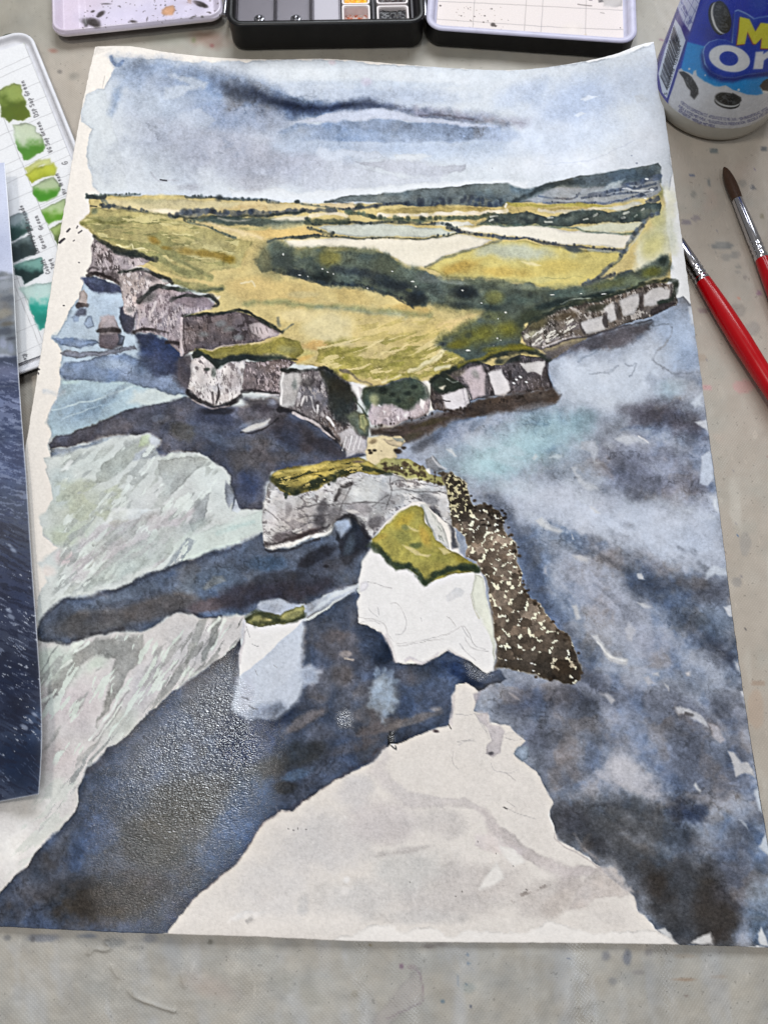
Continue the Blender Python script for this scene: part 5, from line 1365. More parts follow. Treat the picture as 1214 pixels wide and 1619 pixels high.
poly([(771, 590), (782, 584), (793, 583), (800, 600), (809, 616), (800, 626), (783, 624), (777, 606)], (220, 212, 212), .97, 1.2, 1.5, .1, .04)
poly([(822, 576), (840, 574), (858, 571), (862, 578), (855, 592), (840, 588), (832, 590), (826, 582)], (216, 210, 208), .95, 1.2, 1.6, .1, .05)
line([(863, 570), (867, 590), (872, 612)], 4, (58, 52, 56), .85, 1.2, 1)
blob(770, 606, 5, 16, 0, (110, 100, 104), .7)
for x, y in [(816, 600), (822, 596), (832, 604), (812, 606)]:
    blob(x, y, 3, 1.6, 20, (226, 222, 220), .9, hard=.4)
line([(684, 600), (704, 590), (722, 581), (740, 574), (759, 571), (784, 561), (806, 560), (830, 558), (853, 560), (866, 567)], 9, (38, 46, 38), .92, 2.6, 3)
line([(790, 570), (806, 572), (820, 568)], 8, (44, 52, 48), .85, 3, 2)
blob(724, 590, 14, 8, -20, (120, 110, 92), .6)
line([(724, 578), (770, 562), (800, 552), (840, 552)], 5, (138, 128, 36), .8, 2, 2)
# right-hand range
rr1 = cliff([(821, 528), (838, 509), (870, 490), (907, 482), (952, 474), (990, 458), (1034, 447), (1066, 448), (1070, 480), (1030, 500), (1000, 508), (970, 520), (926, 532), (882, 542), (853, 552), (833, 545)], (128, 114, 104), (190, 180, 172), (66, 58, 52), .25, .08, 70, 12)
for a in [(850, 510, 24, 14, -25, (104, 98, 66), .85), (890, 500, 26, 10, -10, (92, 74, 50), .8), (840, 528, 20, 10, -20, (170, 166, 130), .7), (905, 516, 26, 8, -10, (132, 120, 122), .8), (945, 486, 26, 8, -12, (74, 74, 60), .85), (875, 536, 40, 5, -14, (150, 140, 142), .7), (1000, 474, 40, 12, -14, (150, 140, 140), .7)]:
    blob(*a[:6], a[6], rr1, var=.1)
dry([(826, 530), (900, 500), (920, 520), (840, 548)], -36, 12, 3, .16, (222, 214, 200), .8, 2, 2, rr1, 41, sharp=.15)
for P in [[(919, 512), (936, 502), (954, 497), (958, 508), (955, 522), (936, 527), (924, 527)], [(952, 488), (966, 480), (976, 484), (974, 506), (964, 510), (956, 498)], [(980, 476), (996, 466), (1012, 462), (1010, 480), (1000, 498), (984, 502)], [(1016, 464), (1040, 454), (1060, 456), (1056, 474), (1034, 484), (1018, 486)]]:
    poly(P, (208, 202, 200), .92, 1.3, 2, .14, .06)
for L, w in [([(919, 512), (922, 526)], 4), ([(955, 496), (958, 516)], 6), ([(974, 482), (978, 504)], 7), ([(1012, 464), (1014, 488)], 6), ([(1060, 452), (1064, 478)], 4)]:
    line(L, w, (70, 62, 62), .8, 1.6, 1.6)
line([(838, 510), (870, 492), (907, 482), (952, 472), (988, 459), (1020, 449), (1045, 444), (1064, 443), (1068, 455), (1060, 470), (1044, 478)], 6, (44, 54, 44), .9, 2, 2.5)
poly([(1030, 488), (1048, 478), (1068, 476), (1064, 484), (1040, 496), (1028, 500)], (64, 56, 60), .8, 2, 2, .1)
line([(833, 546), (853, 551), (882, 541), (926, 532), (971, 521), (1028, 506)], 3, (60, 54, 58), .75, 1.5, 1.6)
line([(856, 548), (890, 536), (916, 532)], 2, (206, 196, 194), .7, 1, 1)
poly([(853, 554), (882, 543), (926, 534), (971, 522), (1030, 508), (1026, 524), (977, 548), (918, 556), (866, 568)], (88, 82, 90), .85, 5, 3, 0, .12)
blob(985, 540, 34, 12, -15, (124, 116, 126), .6)
# brown foreshore under the headland
fs = poly([(583, 678), (619, 676), (653, 667), (683, 656), (700, 654), (730, 654), (744, 636), (784, 626), (833, 617), (872, 613), (888, 624), (878, 638), (833, 644), (798, 650), (759, 656), (728, 662), (700, 674), (660, 694), (636, 704), (640, 696), (612, 690), (584, 690)], (78, 62, 52), .95, 4, 3, 0, .2)
for a in [(680, 668, 40, 6, -16, (74, 66, 44), .7), (720, 652, 30, 6, -10, (64, 46, 36), .7), (790, 634, 40, 8, -10, (88, 70, 58), .7), (850, 626, 30, 8, -6, (96, 84, 76), .7), (620, 682, 34, 6, 0, (60, 50, 46), .7), (650, 690, 26, 8, -20, (84, 80, 60), .6), (620, 680, 18, 4, 0, (130, 118, 118), .5), (850, 642, 40, 8, -10, (128, 124, 128), .6)]:
    blob(*a[:6], a[6], None, var=.1)
for i in range(30):
    t_ = R0.random()
    blob(584 + t_ * 280, 676 - t_ * 56 + R0.uniform(-3, 3), R0.uniform(2, 4), R0.uniform(2, 5), 0, (50, 40, 36), .7, hard=.3)
poly([(581, 692), (604, 690), (633, 690), (642, 698), (624, 712), (626, 722), (600, 734), (580, 732), (578, 716)], (226, 204, 156), .97, 1.3, 2, .08, .05)
poly([(605, 694), (625, 694), (640, 700), (634, 708), (620, 706)], (200, 178, 142), .85, 1.2, 2, .2)
poly([(622, 692), (640, 694), (640, 700), (628, 698)], (150, 156, 150), .8, 1.3, 1, .1)
blob(590, 698, 9, 5, -20, (140, 118, 86), .8, hard=.2)
for x, y, r_ in [(586, 716, 5), (592, 712, 4), (584, 712, 4), (603, 713, 2), (630, 714, 8), (626, 712, 6), (638, 708, 6)]:
    blob(x, y, r_, r_ * .7, 0, (66, 52, 42), .9, hard=.3)

# --- the arch
poly([(536, 818), (552, 812), (566, 816), (578, 842), (586, 852), (578, 872), (560, 880), (540, 880), (530, 850)], (48, 52, 66), .92, 3, 3, 0, .2)
poly([(528, 826), (536, 819), (552, 819), (556, 832), (546, 842), (538, 850), (534, 842)], (160, 174, 198), .92, 2, 2, .08, .08)
blob(552, 862, 10, 24, 15, (90, 108, 128), .6)
arch = cliff([(426, 757), (440, 745), (560, 728), (590, 738), (618, 750), (640, 757), (660, 756), (678, 760), (698, 765), (708, 776), (710, 808), (714, 834), (698, 820), (672, 796), (660, 792), (652, 794), (634, 806), (607, 830), (584, 852), (576, 844), (566, 818), (550, 813), (536, 818), (524, 838), (504, 848), (466, 861), (434, 870), (420, 864), (415, 838), (417, 798)],
             (190, 186, 184), (218, 214, 212), (120, 112, 114), .10, .24, 20, 14, ln=16, wd=5)
for a in [(450, 800, 22, 30, 0, (212, 204, 200), .7), (430, 820, 12, 30, 0, (216, 208, 206), .7), (480, 820, 60, 30, -10, (178, 168, 168), .5), (450, 850, 34, 12, -15, (104, 92, 94), .85), (480, 846, 34, 8, -18, (96, 80, 82), .85), (510, 800, 12, 18, 10, (88, 82, 84), .85), (506, 822, 14, 14, 0, (86, 78, 80), .85), (530, 815, 18, 18, -30, (110, 102, 104), .7), (546, 788, 26, 20, 0, (150, 146, 148), .6), (580, 780, 36, 30, 0, (208, 210, 210), .8),
          (570, 804, 30, 14, 0, (150, 142, 146), .7), (592, 826, 20, 14, -40, (108, 102, 106), .8), (572, 838, 8, 16, 0, (60, 56, 62), .8), (612, 790, 18, 22, 0, (160, 156, 158), .6), (640, 776, 34, 10, 0, (206, 206, 206), .7), (680, 790, 24, 14, 30, (132, 130, 136), .7), (700, 800, 10, 18, 0, (210, 208, 210), .8), (690, 814, 16, 8, 60, (72, 72, 80), .8), (668, 776, 40, 6, 0, (180, 182, 186), .6), (455, 806, 8, 14, 0, (120, 112, 112), .6)]:
    blob(*a[:6], a[6], arch, var=.12, hard=.4)
for L in [[(430, 836), (450, 846), (480, 836)], [(470, 806), (500, 798), (540, 796), (580, 792)], [(470, 820), (520, 812)], [(535, 814), (550, 780), (554, 764)], [(617, 756), (618, 780), (610, 806)], [(560, 792), (616, 796)], [(588, 800), (614, 782)], [(618, 774), (660, 776), (700, 778)], [(620, 766), (640, 760), (690, 768)], [(420, 806), (440, 822)], [(476, 832), (500, 826), (512, 836)]]:
    line(L, 1.8, (92, 86, 88), .6, 1, 1.5, clip=arch)
for L in [[(532, 790), (538, 772)], [(541, 768), (552, 764)]]:
    line(L, 6, (72, 66, 66), .8, 1.6, 2)
poly([(548, 804), (560, 804), (570, 810), (556, 812)], (216, 210, 206), .85, 1.4, 1.6, .05)
line([(534, 820), (546, 814), (562, 816), (574, 838), (582, 850)], 5, (46, 44, 52), .85, 2, 2)
line([(420, 858), (432, 862), (460, 852), (490, 844), (520, 830)], 5, (54, 46, 50), .7, 2.5, 3)
line([(432, 866), (456, 860), (486, 852), (508, 846), (523, 837)], 4, (228, 222, 216), .95, 1.1, 1)
line([(420, 866), (436, 872), (470, 865), (506, 852)], 3, (44, 42, 48), .8, 1.6, 1.5)
atop = poly([(427, 760), (430, 750), (445, 741), (479, 737), (520, 729), (560, 724), (586, 731), (616, 746), (600, 750), (575, 747), (552, 750), (530, 757), (508, 772), (482, 780), (458, 784), (442, 776), (434, 768)], (170, 150, 66), .97, 1.2, 2, .2, .16)
line([(429, 756), (440, 764), (456, 774), (480, 772), (508, 764), (530, 754)], 10, (40, 50, 36), .92, 2.6, 3)
line([(530, 752), (556, 742), (580, 740), (600, 744), (618, 750)], 7, (46, 54, 38), .88, 2, 2.5)
line([(444, 758), (470, 754), (510, 746), (540, 738)], 4, (120, 104, 40), .7, 2, 2)
line([(440, 746), (480, 741), (520, 733)], 3, (196, 178, 96), .6, 1.5, 1.5)
dry([(430, 748), (560, 728), (580, 740), (520, 764), (450, 776)], -10, 16, 4, .14, (58, 62, 34), .8, 2, 2, atop, 44, sharp=.15)
dry([(430, 748), (560, 728), (580, 740), (520, 764), (450, 776)], -12, 14, 4, .22, (212, 186, 96), .8, 2, 2, atop, 45, sharp=.15)
blob(566, 730, 16, 4, 0, (112, 90, 92), .8)
for x, y, r_ in [(452, 782, 5), (470, 778, 6), (490, 774, 4), (452, 787, 3), (520, 766, 3)]:
    blob(x, y, r_, r_, 0, (48, 58, 44), .85, hard=.3)

# --- scrub neck and pebble spit
neck = poly([(588, 736), (600, 728), (622, 722), (646, 727), (668, 734), (680, 748), (704, 756), (702, 768), (680, 762), (660, 756), (640, 757), (618, 748)], (172, 164, 94), .95, 1.3, 2, .12, .1)
for i in range(70):
    blob(R0.uniform(604, 676), R0.uniform(732, 752), R0.uniform(2.5, 6), R0.uniform(2, 5), 0, R0.choice([(92, 76, 52), (76, 60, 42), (108, 92, 62)]), .75, neck, hard=.3)
for i in range(30):
    blob(R0.uniform(660, 706), R0.uniform(746, 766), R0.uniform(2.5, 5), R0.uniform(2, 4), 0, (84, 68, 48), .75, None, hard=.3)
blob(635, 740, 1.8, 1.6, 0, (240, 236, 220), .95, hard=.5)
poly([(672, 726), (686, 720), (700, 736), (704, 742), (690, 744), (678, 738)], (140, 140, 146), .75, 2, 2, .15)
line([(684, 722), (696, 736), (706, 742)], 2, (196, 194, 196), .6, 1, 1)
PEB = [(700, 754), (713, 748), (726, 756), (738, 768), (742, 784), (750, 800), (768, 800), (787, 808), (797, 820), (794, 835), (804, 846), (814, 858), (819, 875), (818, 889), (826, 904), (826, 922), (835, 944), (858, 958), (877, 985), (897, 1007), (912, 1034), (918, 1060), (916, 1075), (905, 1082), (877, 1077), (838, 1064), (810, 1058), (786, 1058), (784, 1040),
       (783, 1017), (776, 953), (766, 913), (754, 889), (737, 879), (735, 849), (714, 832), (710, 800), (706, 776)]
poly([(720, 840), (740, 846), (742, 880), (726, 876)], (140, 146, 160), .85, 3, 2, 0)
poly([(708, 830), (716, 836), (726, 866), (716, 868)], (66, 66, 76), .8, 2, 2, 0)
peb = poly(PEB, (226, 214, 184), .98, 1.2, 2.5, .05, .05)

blob(722, 782, 30, 60, -25, (178, 166, 124), .85, peb, hard=.4)


def pebbles():
    r = np.random.RandomState(8)
    w = pt.win(695, 740, 925, 1090)
    X, Y = pt.X[w], pt.Y[w]
    pts = []
    while len(pts) < 400:
        q = (r.uniform(698, 922), r.uniform(742, 1088))
        s_ = 6.5 + (q[1] - 742) / 346 * 9.0
        if all(abs(q[0] - p[0]) > s_ * 1.25 or abs(q[1] - p[1]) > s_ * .72 for p in pts[-400:]):
            pts.append(q)
        elif r.rand() < .004:
            pts.append(q)
    pts = np.array(pts)
    wx = X + 3.0 * pt.wb[0][w] + 3.2 * pt.wa[1][w]
    wy = (Y + 3.0 * pt.wb[1][w] + 3.2 * pt.wa[2][w])
    d1 = np.full(X.shape, 1e9, np.float32)
    d2 = d1.copy()
    d3 = d1.copy()
    i1 = np.zeros(X.shape, int)
    for k, (x, y) in enumerate(pts):
        d = np.hypot((wx - x) * .85, (wy - y) * 1.15)
        m = d < d1
        m2 = (~m) & (d < d2)
        m3 = (~m) & (~m2) & (d < d3)
        d3 = np.where(m | m2, d2, np.where(m3, d, d3))
        d2 = np.where(m, d1, np.where(m2, d, d2))
        i1 = np.where(m, k, i1)
        d1 = np.where(m, d, d1)
    up_ = sstep(870, 800, Y)                       # olive-cream network at the top of the spit
    star = d3 - d1 - (2.9 + 2.2 * pt.vb[0][w] + 1.4 * pt.va[1][w])
    net = d2 - d1 - (.55 + .9 * pt.vb[1][w])
    mk = sstep(-.7, .7, np.minimum(star, net + 3.0 * (1 - up_) + .4)) * peb[w]
    sh = r.uniform(.8, 1.15, len(pts))
    br = np.array([(122, 104, 88), (114, 96, 80), (132, 114, 98), (106, 88, 72)], float)[r.randint(0, 4, len(pts))] * sh[:, None]
    # wetter, darker stones towards both ends of the spit
    dk = np.clip(sstep(985, 1040, pts[:, 1] * .8 + pts[:, 0] * .22) + sstep(862, 800, pts[:, 1]) * .9, 0, 1)
    br = br * (1 - .42 * dk[:, None])
    col = (br[i1] / 255).astype(np.float32)
    col = col * (1 + .22 * pt.vb[1][w] + .15 * pt.va[0][w] - .14 * sstep(1.6, 0, d2 - d1))[..., None]
    a = (mk * .96)[..., None]
    pt.C[w] = pt.C[w] * (1 - a) + col * a


pebbles()
for i in range(60):
    t_ = R0.random()
    E_ = [(713, 748), (742, 784), (770, 800), (797, 822), (819, 875), (836, 944), (877, 985), (912, 1034), (917, 1075), (850, 1070)]
    k_ = t_ * (len(E_) - 1)
    i_ = int(k_)
    ax, ay = E_[i_]
    bx, by = E_[i_ + 1]
    f_ = k_ - i_
    r_ = R0.uniform(2.5, 5.5)
    blob(ax + (bx - ax) * f_ + R0.uniform(-5, 3), ay + (by - ay) * f_ + R0.uniform(-3, 3), r_, r_ * .8, R0.uniform(-30, 30), R0.choice([(48, 38, 30), (62, 50, 40), (78, 64, 52)]), .9, jag=.2, hard=.4)
for i in range(26):
    r_ = R0.uniform(2.5, 4.5)
    blob(R0.uniform(750, 800), R0.uniform(800, 832), r_, r_ * .75, 0, (50, 40, 34), .9, jag=.2, hard=.4)
blob(890, 1055, 26, 18, 30, (82, 62, 42), .55, peb)
line([(776, 953), (780, 1000), (786, 1056)], 6, (120, 104, 88), .6, 2, 2)

# --- the big white stack
poly([(586, 867), (572, 889), (565, 917), (567, 939), (565, 983), (602, 997), (614, 1013), (626, 1048), (639, 1050), (649, 1041), (668, 1051), (688, 1038), (710, 1027), (738, 1043), (770, 1064), (781, 1061), (783, 1025), (777, 976), (762, 914), (755, 900), (700, 880), (620, 860)],
     (231, 227, 225), 1, 1.1, 1.3, .06, .012)
poly([(750, 907), (762, 914), (777, 976), (782, 1010), (780, 1050), (776, 1010), (762, 978), (748, 963), (743, 939)], (224, 224, 206), .9, 1.5, 1.5, .12, .02)
line([(743, 939), (748, 963), (758, 978)], 1.6, (190, 188, 166), .8, .8, 1)
poly([(704, 940), (720, 930), (732, 934), (726, 946), (708, 950)], (214, 211, 212), .6, 1.5, 2, .03)
poly([(568, 922), (578, 918), (583, 926), (576, 934), (568, 936)], (216, 212, 218), .8, 1.2, 1, .1)
line([(640, 1045), (650, 1042), (668, 1050), (684, 1042), (690, 1034)], 4, (196, 188, 192), .8, 1.5, 1.5)
line([(610, 1004), (618, 1020), (626, 1044)], 5, (204, 198, 200), .8, 2, 1.5)
line([(708, 1028), (724, 1036), (738, 1044)], 3, (196, 190, 192), .7, 1.2, 1.2)
for L in [[(566, 976), (590, 980), (604, 986), (612, 998), (622, 1016)], [(568, 984), (586, 982), (600, 988)], [(614, 954), (626, 954), (636, 966), (640, 990), (634, 1002), (626, 1004)], [(626, 1018), (650, 1016), (690, 1008), (716, 998), (730, 990), (742, 1000), (750, 1018), (766, 1026)], [(628, 1022), (660, 1017), (700, 1010)], [(730, 992), (744, 1008)], [(705, 976), (712, 980), (720, 990)],
          [(726, 1018), (740, 1034), (752, 1046)], [(582, 962), (590, 972), (596, 978)], [(580, 920), (600, 926), (618, 930)], [(596, 960), (598, 975)], [(735, 1008), (745, 1022), (770, 1030)], [(667, 977), (668, 982)]]:
    line(L, 1.1, (176, 172, 172), .6, .7, 1.2)
poly([(661, 796), (672, 796), (684, 808), (698, 828), (708, 856), (711, 870), (700, 864), (688, 854), (676, 828), (668, 806)], (210, 208, 200), .97, 1.2, 1.5, .15, .05)
dry([(664, 798), (690, 810), (710, 868), (688, 852)], 60, 12, 4, .1, (160, 164, 152), .7, 2, 2, seed=51, sharp=.2)
line([(664, 800), (672, 815), (680, 836), (690, 852)], 3.5, (136, 144, 130), .7, 1.5, 1.5)
gt = poly([(584, 853), (600, 840), (614, 828), (632, 812), (646, 803), (656, 799), (664, 803), (672, 816), (675, 828), (688, 855), (713, 872), (736, 882), (752, 893), (756, 903), (734, 906), (713, 909), (688, 917), (673, 925), (666, 914), (646, 898), (636, 900), (626, 898), (614, 882), (600, 872), (586, 864)],
          (172, 160, 66), .98, 1.2, 2, .15, .10)
for a in [(640, 822, 26, 14, -30, (190, 164, 52), .8), (672, 848, 10, 22, -25, (190, 156, 56), .85), (600, 850, 16, 8, -30, (188, 160, 62), .8), (640, 850, 26, 16, 10, (146, 146, 70), .7), (655, 862, 14, 7, 0, (100, 112, 62), .85), (640, 834, 12, 7, 20, (128, 136, 80), .7), (690, 880, 34, 10, 15, (158, 150, 60), .7), (730, 886, 20, 7, 20, (146, 132, 44), .8)]:
    blob(*a[:6], a[6], gt, var=.1)
for P in [[(636, 862), (650, 864), (664, 874), (680, 876), (676, 880), (656, 876)], [(690, 866), (704, 868), (714, 874), (700, 878)], [(646, 830), (658, 834), (662, 840), (654, 838)]]:
    poly(P, (222, 202, 130), .85, 1.3, 2, .06)
for L in [[(586, 862), (600, 872), (614, 884), (630, 896), (646, 896)], [(646, 896), (658, 904), (668, 914), (674, 922)], [(674, 920), (690, 908), (714, 900), (738, 896), (754, 900)]]:
    line(L, 9, (58, 72, 48), .88, 3, 3.5)
hedge([(672, 920), (690, 910), (714, 902), (738, 898), (754, 901)], 8, (44, 58, 40), .8, 1.2, 20)
hedge([(590, 866), (612, 882), (630, 896), (650, 899), (668, 914)], 5, (56, 70, 50), .7, 1, 21)

# --- pale foreground rocks
RK = [(636, 1174), (672, 1158), (708, 1149), (717, 1135), (715, 1102), (725, 1085), (739, 1079), (756, 1092), (753, 1110), (748, 1124), (773, 1130), (776, 1144), (806, 1149), (815, 1158), (832, 1172), (815, 1188), (826, 1205), (848, 1219), (862, 1247), (871, 1272), (868, 1286), (874, 1314), (880, 1327), (929, 1355), (953, 1378), (1000, 1417), (1009, 1437), (1035, 1466), (1072, 1496), (1000, 1520),
      (260, 1500), (268, 1472), (283, 1449), (326, 1408), (369, 1372), (418, 1303), (445, 1282), (464, 1284), (491, 1262), (533, 1233), (590, 1206), (619, 1177)]
rk = poly(RK, (224, 215, 207), .98, 1.1, 1.6, .05, .015)
for a in [(520, 1330, 90, 60, -20, (216, 210, 208), .8), (430, 1400, 90, 60, 0, (222, 215, 211), .8), (600, 1300, 70, 40, 0, (212, 202, 200), .8), (700, 1300, 60, 30, 0, (208, 200, 196), .85), (640, 1380, 90, 50, 0, (208, 204, 200), .8), (760, 1400, 100, 44, 0, (204, 195, 190), .85), (560, 1420, 90, 34, 0, (212, 206, 202), .8), (860, 1420, 70, 34, -20, (210, 200, 194), .85),
          (900, 1400, 34, 34, 30, (196, 184, 178), .85), (880, 1430, 40, 20, -30, (198, 186, 178), .7), (700, 1430, 120, 30, 0, (206, 198, 194), .8), (560, 1250, 40, 30, -40, (208, 202, 202), .7), (640, 1345, 50, 8, -8, (190, 182, 178), .7), (480, 1430, 14, 20, 0, (204, 200, 198), .6), (660, 1450, 90, 16, 0, (206, 200, 196), .7), (950, 1440, 60, 30, 30, (226, 216, 208), .8)]:
    blob(*a[:3], a[3] * 1.1, a[4], tuple(v * .965 for v in a[5]), a[6], rk, var=.03, hard=.35)
poly([(612, 1178), (618, 1196), (606, 1212), (622, 1232), (640, 1246), (668, 1256), (700, 1262), (740, 1262), (752, 1272), (760, 1280), (752, 1284), (730, 1274), (690, 1276), (660, 1280), (630, 1268), (600, 1242), (584, 1222), (590, 1206)], (200, 191, 190), .6, 4, 3.5, .05, .04)
poly([(754, 1280), (764, 1276), (776, 1290), (790, 1308), (812, 1320), (830, 1334), (846, 1350), (870, 1358), (900, 1372), (930, 1370), (950, 1376), (930, 1384), (890, 1388), (850, 1374), (826, 1354), (800, 1330), (776, 1318), (764, 1300)], (194, 182, 180), .7, 3, 3, .08, .04)
poly([(754, 1320), (776, 1316), (800, 1330), (826, 1340), (830, 1358), (800, 1350), (770, 1344), (750, 1336)], (206, 194, 192), .7, 2, 3, .08)
poly([(940, 1376), (972, 1370), (1000, 1412), (980, 1420), (940, 1420), (916, 1440), (900, 1440), (910, 1410)], (202, 190, 184), .75, 3, 3, .05)
for P in [[(756, 1406), (776, 1372), (784, 1362), (796, 1390), (780, 1402), (766, 1406)], [(790, 1336), (812, 1340), (826, 1356), (832, 1364), (812, 1370), (800, 1360)]]:
    poly(P, (230, 224, 218), .9, 1.4, 2, .08, .02)
poly([(752, 1130), (774, 1126), (776, 1146), (790, 1146), (800, 1156), (792, 1172), (790, 1190), (780, 1196), (766, 1190), (768, 1178), (778, 1170), (772, 1150), (760, 1142)], (194, 184, 186), .8, 1.6, 2, .10, .04)
blob(776, 1191, 6, 4, 0, (112, 106, 112), .9, hard=.3)
line([(717, 1102), (716, 1130), (712, 1146)], 5, (200, 192, 194), .7, 2, 1.5)
poly([(748, 1098), (762, 1092), (758, 1106), (752, 1112)], (170, 162, 172), .7, 1.5, 1.5, .1)
poly([(812, 1192), (820, 1180), (836, 1182), (834, 1200), (826, 1206)], (150, 168, 192), .9, 1.6, 1.5, .15)
blob(690, 1156, 8, 4, 10, (60, 44, 56), .8, hard=.2)
line([(708, 1146), (712, 1153)], 1.6, (40, 36, 40), .8, .8, .6)
line([(619, 1178), (628, 1184), (626, 1178)], 2, (60, 64, 72), .8, .8, .8)
for L in [[(750, 1128), (768, 1150), (774, 1168)], [(754, 1132), (770, 1158)], [(722, 1172), (750, 1170)], [(800, 1162), (812, 1158), (828, 1166), (816, 1170), (800, 1166)], [(718, 1188), (716, 1202), (726, 1216)], [(778, 1206), (786, 1218), (806, 1222), (818, 1218)], [(725, 1176), (745, 1168)], [(796, 1278), (812, 1284), (848, 1294)], [(722, 1130), (738, 1132), (756, 1126)], [(800, 1222), (814, 1234)], [(800, 1270), (812, 1276)]]:
    line(L, 1.0, (176, 170, 168), .65, .7, 1)
line([(795, 1277), (801, 1280)], 2, (70, 62, 66), .8, .8, .5)
line([(874, 1316), (882, 1332), (930, 1360), (955, 1382)], 2, (160, 150, 152), .6, 1, 1.5)
for x, y in [(456, 1310), (464, 1312), (471, 1310), (484, 1312), (648, 1395), (730, 1410), (755, 1331), (784, 1349), (811, 1370), (730, 1409), (832, 1406), (720, 1418)]:
    blob(x, y, 1.6, 1.4, 0, (92, 84, 84), .85, jag=.1, hard=.4)
dry([(800, 1420), (870, 1390), (876, 1396), (810, 1428)], -25, 14, 4, .0, (170, 158, 152), .7, 3, 2, seed=61, sharp=.2)
poly([(385, 1454), (400, 1446), (404, 1452), (392, 1458)], (188, 182, 178), .8, 1.6, 2, .05)
# rewetted white scallops along the near edge
E2 = [(520, 1490), (540, 1478), (560, 1480), (580, 1462), (600, 1460), (625, 1464), (640, 1474), (670, 1466), (690, 1470), (705, 1482), (730, 1474), (760, 1472), (830, 1474), (850, 1464), (868, 1454), (900, 1466), (940, 1476), (1040, 1470), (1070, 1496), (1000, 1510), (520, 1510)]
poly(E2, (236, 229, 223), .9, 1.4, 4, .10, .015)
poly([(360, 1460), (372, 1444), (395, 1440), (420, 1442), (410, 1448), (380, 1452)], (236, 230, 226), .6, 2, 3, .05)
for x, y, r_ in [(545, 1292, 4), (548, 1390, 8), (545, 1410, 12), (495, 1332, 2)]:
    blob(x, y, r_, r_, 0, (236, 230, 226), .6)
# stray ink flecks in the left margin
for L, w in [([(107, 365), (110, 361)], 3.4), ([(97, 383), (104, 377)], 4.5), ([(125, 369), (129, 365)], 2.6), ([(122, 360), (124, 357)], 2), ([(117, 381), (119, 380)], 1.6), ([(126, 415), (127, 415)], 1.8), ([(99, 482), (101, 482)], 2), ([(60, 584), (62, 585)], 2.5), ([(62, 592), (61, 590)], 2)]:
    line(L, w, (60, 54, 66), .85, .9, .8, sm=False)
line([(165, 120), (163, 140)], 1.2, (190, 180, 172), .6, .8, .6)
poly([(152, 75), (178, 76), (160, 86), (151, 88)], (222, 214, 206), .5, 2, 2, .05)
line([(72, 618), (95, 622), (102, 616)], 6, (196, 204, 214), .6, 3, 2)

# every wash pools and thins unevenly
pig_ = sstep(.93, .45, pt.C @ np.array([.3, .59, .11], np.float32))
t1_ = fbm(pt.X + 6 * pt.wa[0], pt.Y + 6 * pt.wa[1], 19, 4, 601)
t2_ = fbm(pt.X + 3 * pt.wb[0], pt.Y + 3 * pt.wb[1], 7, 3, 631)
t3_ = np.abs(fbm(pt.X + 10 * pt.wa[2], pt.Y + 10 * pt.wa[3], 34, 3, 661))
pt.C *= (1 + pig_ * (.11 * t1_ + .06 * t2_ - .16 * sstep(.10, .0, t3_) * sstep(-.1, .5, pt.va[1])))[..., None]
pt.C = np.clip(pt.C, .02, 1)
# blues separate into warm and cool pigment
L_ = pt.C @ np.array([.3, .59, .11], np.float32)
sea_ = sstep(.0, .06, pt.C[..., 2] - pt.C[..., 0]) * sstep(.72, .5, L_)
w1_ = fbm(pt.X + 14 * pt.va[0], pt.Y + 14 * pt.va[1], 60, 4, 741)
w2_ = fbm(pt.X + 14 * pt.va[1], pt.Y + 14 * pt.va[2], 72, 4, 771)
w3_ = fbm(pt.X + 8 * pt.va[2], pt.Y + 8 * pt.va[0], 38, 4, 801)
for f_, c_, k_ in ((w1_, (1.12, 1.0, .87), .6), (w2_, (.83, .97, 1.12), .55)):
    mm_ = (k_ * sstep(.05, .55, f_) * sea_)[..., None]
    pt.C = pt.C * (1 - mm_ + mm_ * np.array(c_, np.float32))
pt.C *= (1 + sea_ * (.13 * sstep(.08, .8, w3_) - .13 * sstep(-.08, -.8, w3_)))[..., None]


def boxblur(A, r):
    for ax in (0, 1):
        pad = [(0, 0)] * A.ndim
        pad[ax] = (r + 1, r)
        cs = np.cumsum(np.pad(A, pad, mode='edge'), axis=ax, dtype=np.float64)
        n_ = A.shape[ax]
        hi_ = np.take(cs, np.arange(2 * r + 1, n_ + 2 * r + 1), axis=ax)
        lo_ = np.take(cs, np.arange(0, n_), axis=ax)
        A = ((hi_ - lo_) / (2 * r + 1)).astype(np.float32)
    return A


# pigment gathers at the rims of every mark
pt.C = np.clip(pt.C + .42 * (pt.C - boxblur(pt.C, 2)) + .18 * (pt.C - boxblur(pt.C, 7)), .02, 1)
# granulation of the pigment; dense washes dry darker and greyer
L_ = pt.C @ np.array([.3, .59, .11], np.float32)
kk_ = np.where(pt.C[..., 2] > pt.C[..., 0], .76, .82).astype(np.float32)
pt.C = L_[..., None] + (pt.C - L_[..., None]) * kk_[..., None]
pt.C *= (.84 + .16 * sstep(.26, .72, L_))[..., None]
L_ = pt.C @ np.array([.3, .59, .11], np.float32)
gr = .17 * np.clip(1.03 - L_, 0, 1)
g2 = fbm(pt.X, pt.Y, 3.4, 3, 511)
pt.C = np.clip(pt.C * (1 + (gr * (pt.fine * .7 + g2))[..., None]), .02, 1)

wet = np.zeros(PX.shape, np.float32)
_c = pt.C.copy()


def wetmask(P, soft, a=1.0):
    d = pt.sdf(pt.X + 10 * pt.va[0], pt.Y + 10 * pt.va[1], np.array(P, float))
    np.maximum(wet, a * sstep(-soft, soft, d), out=wet)


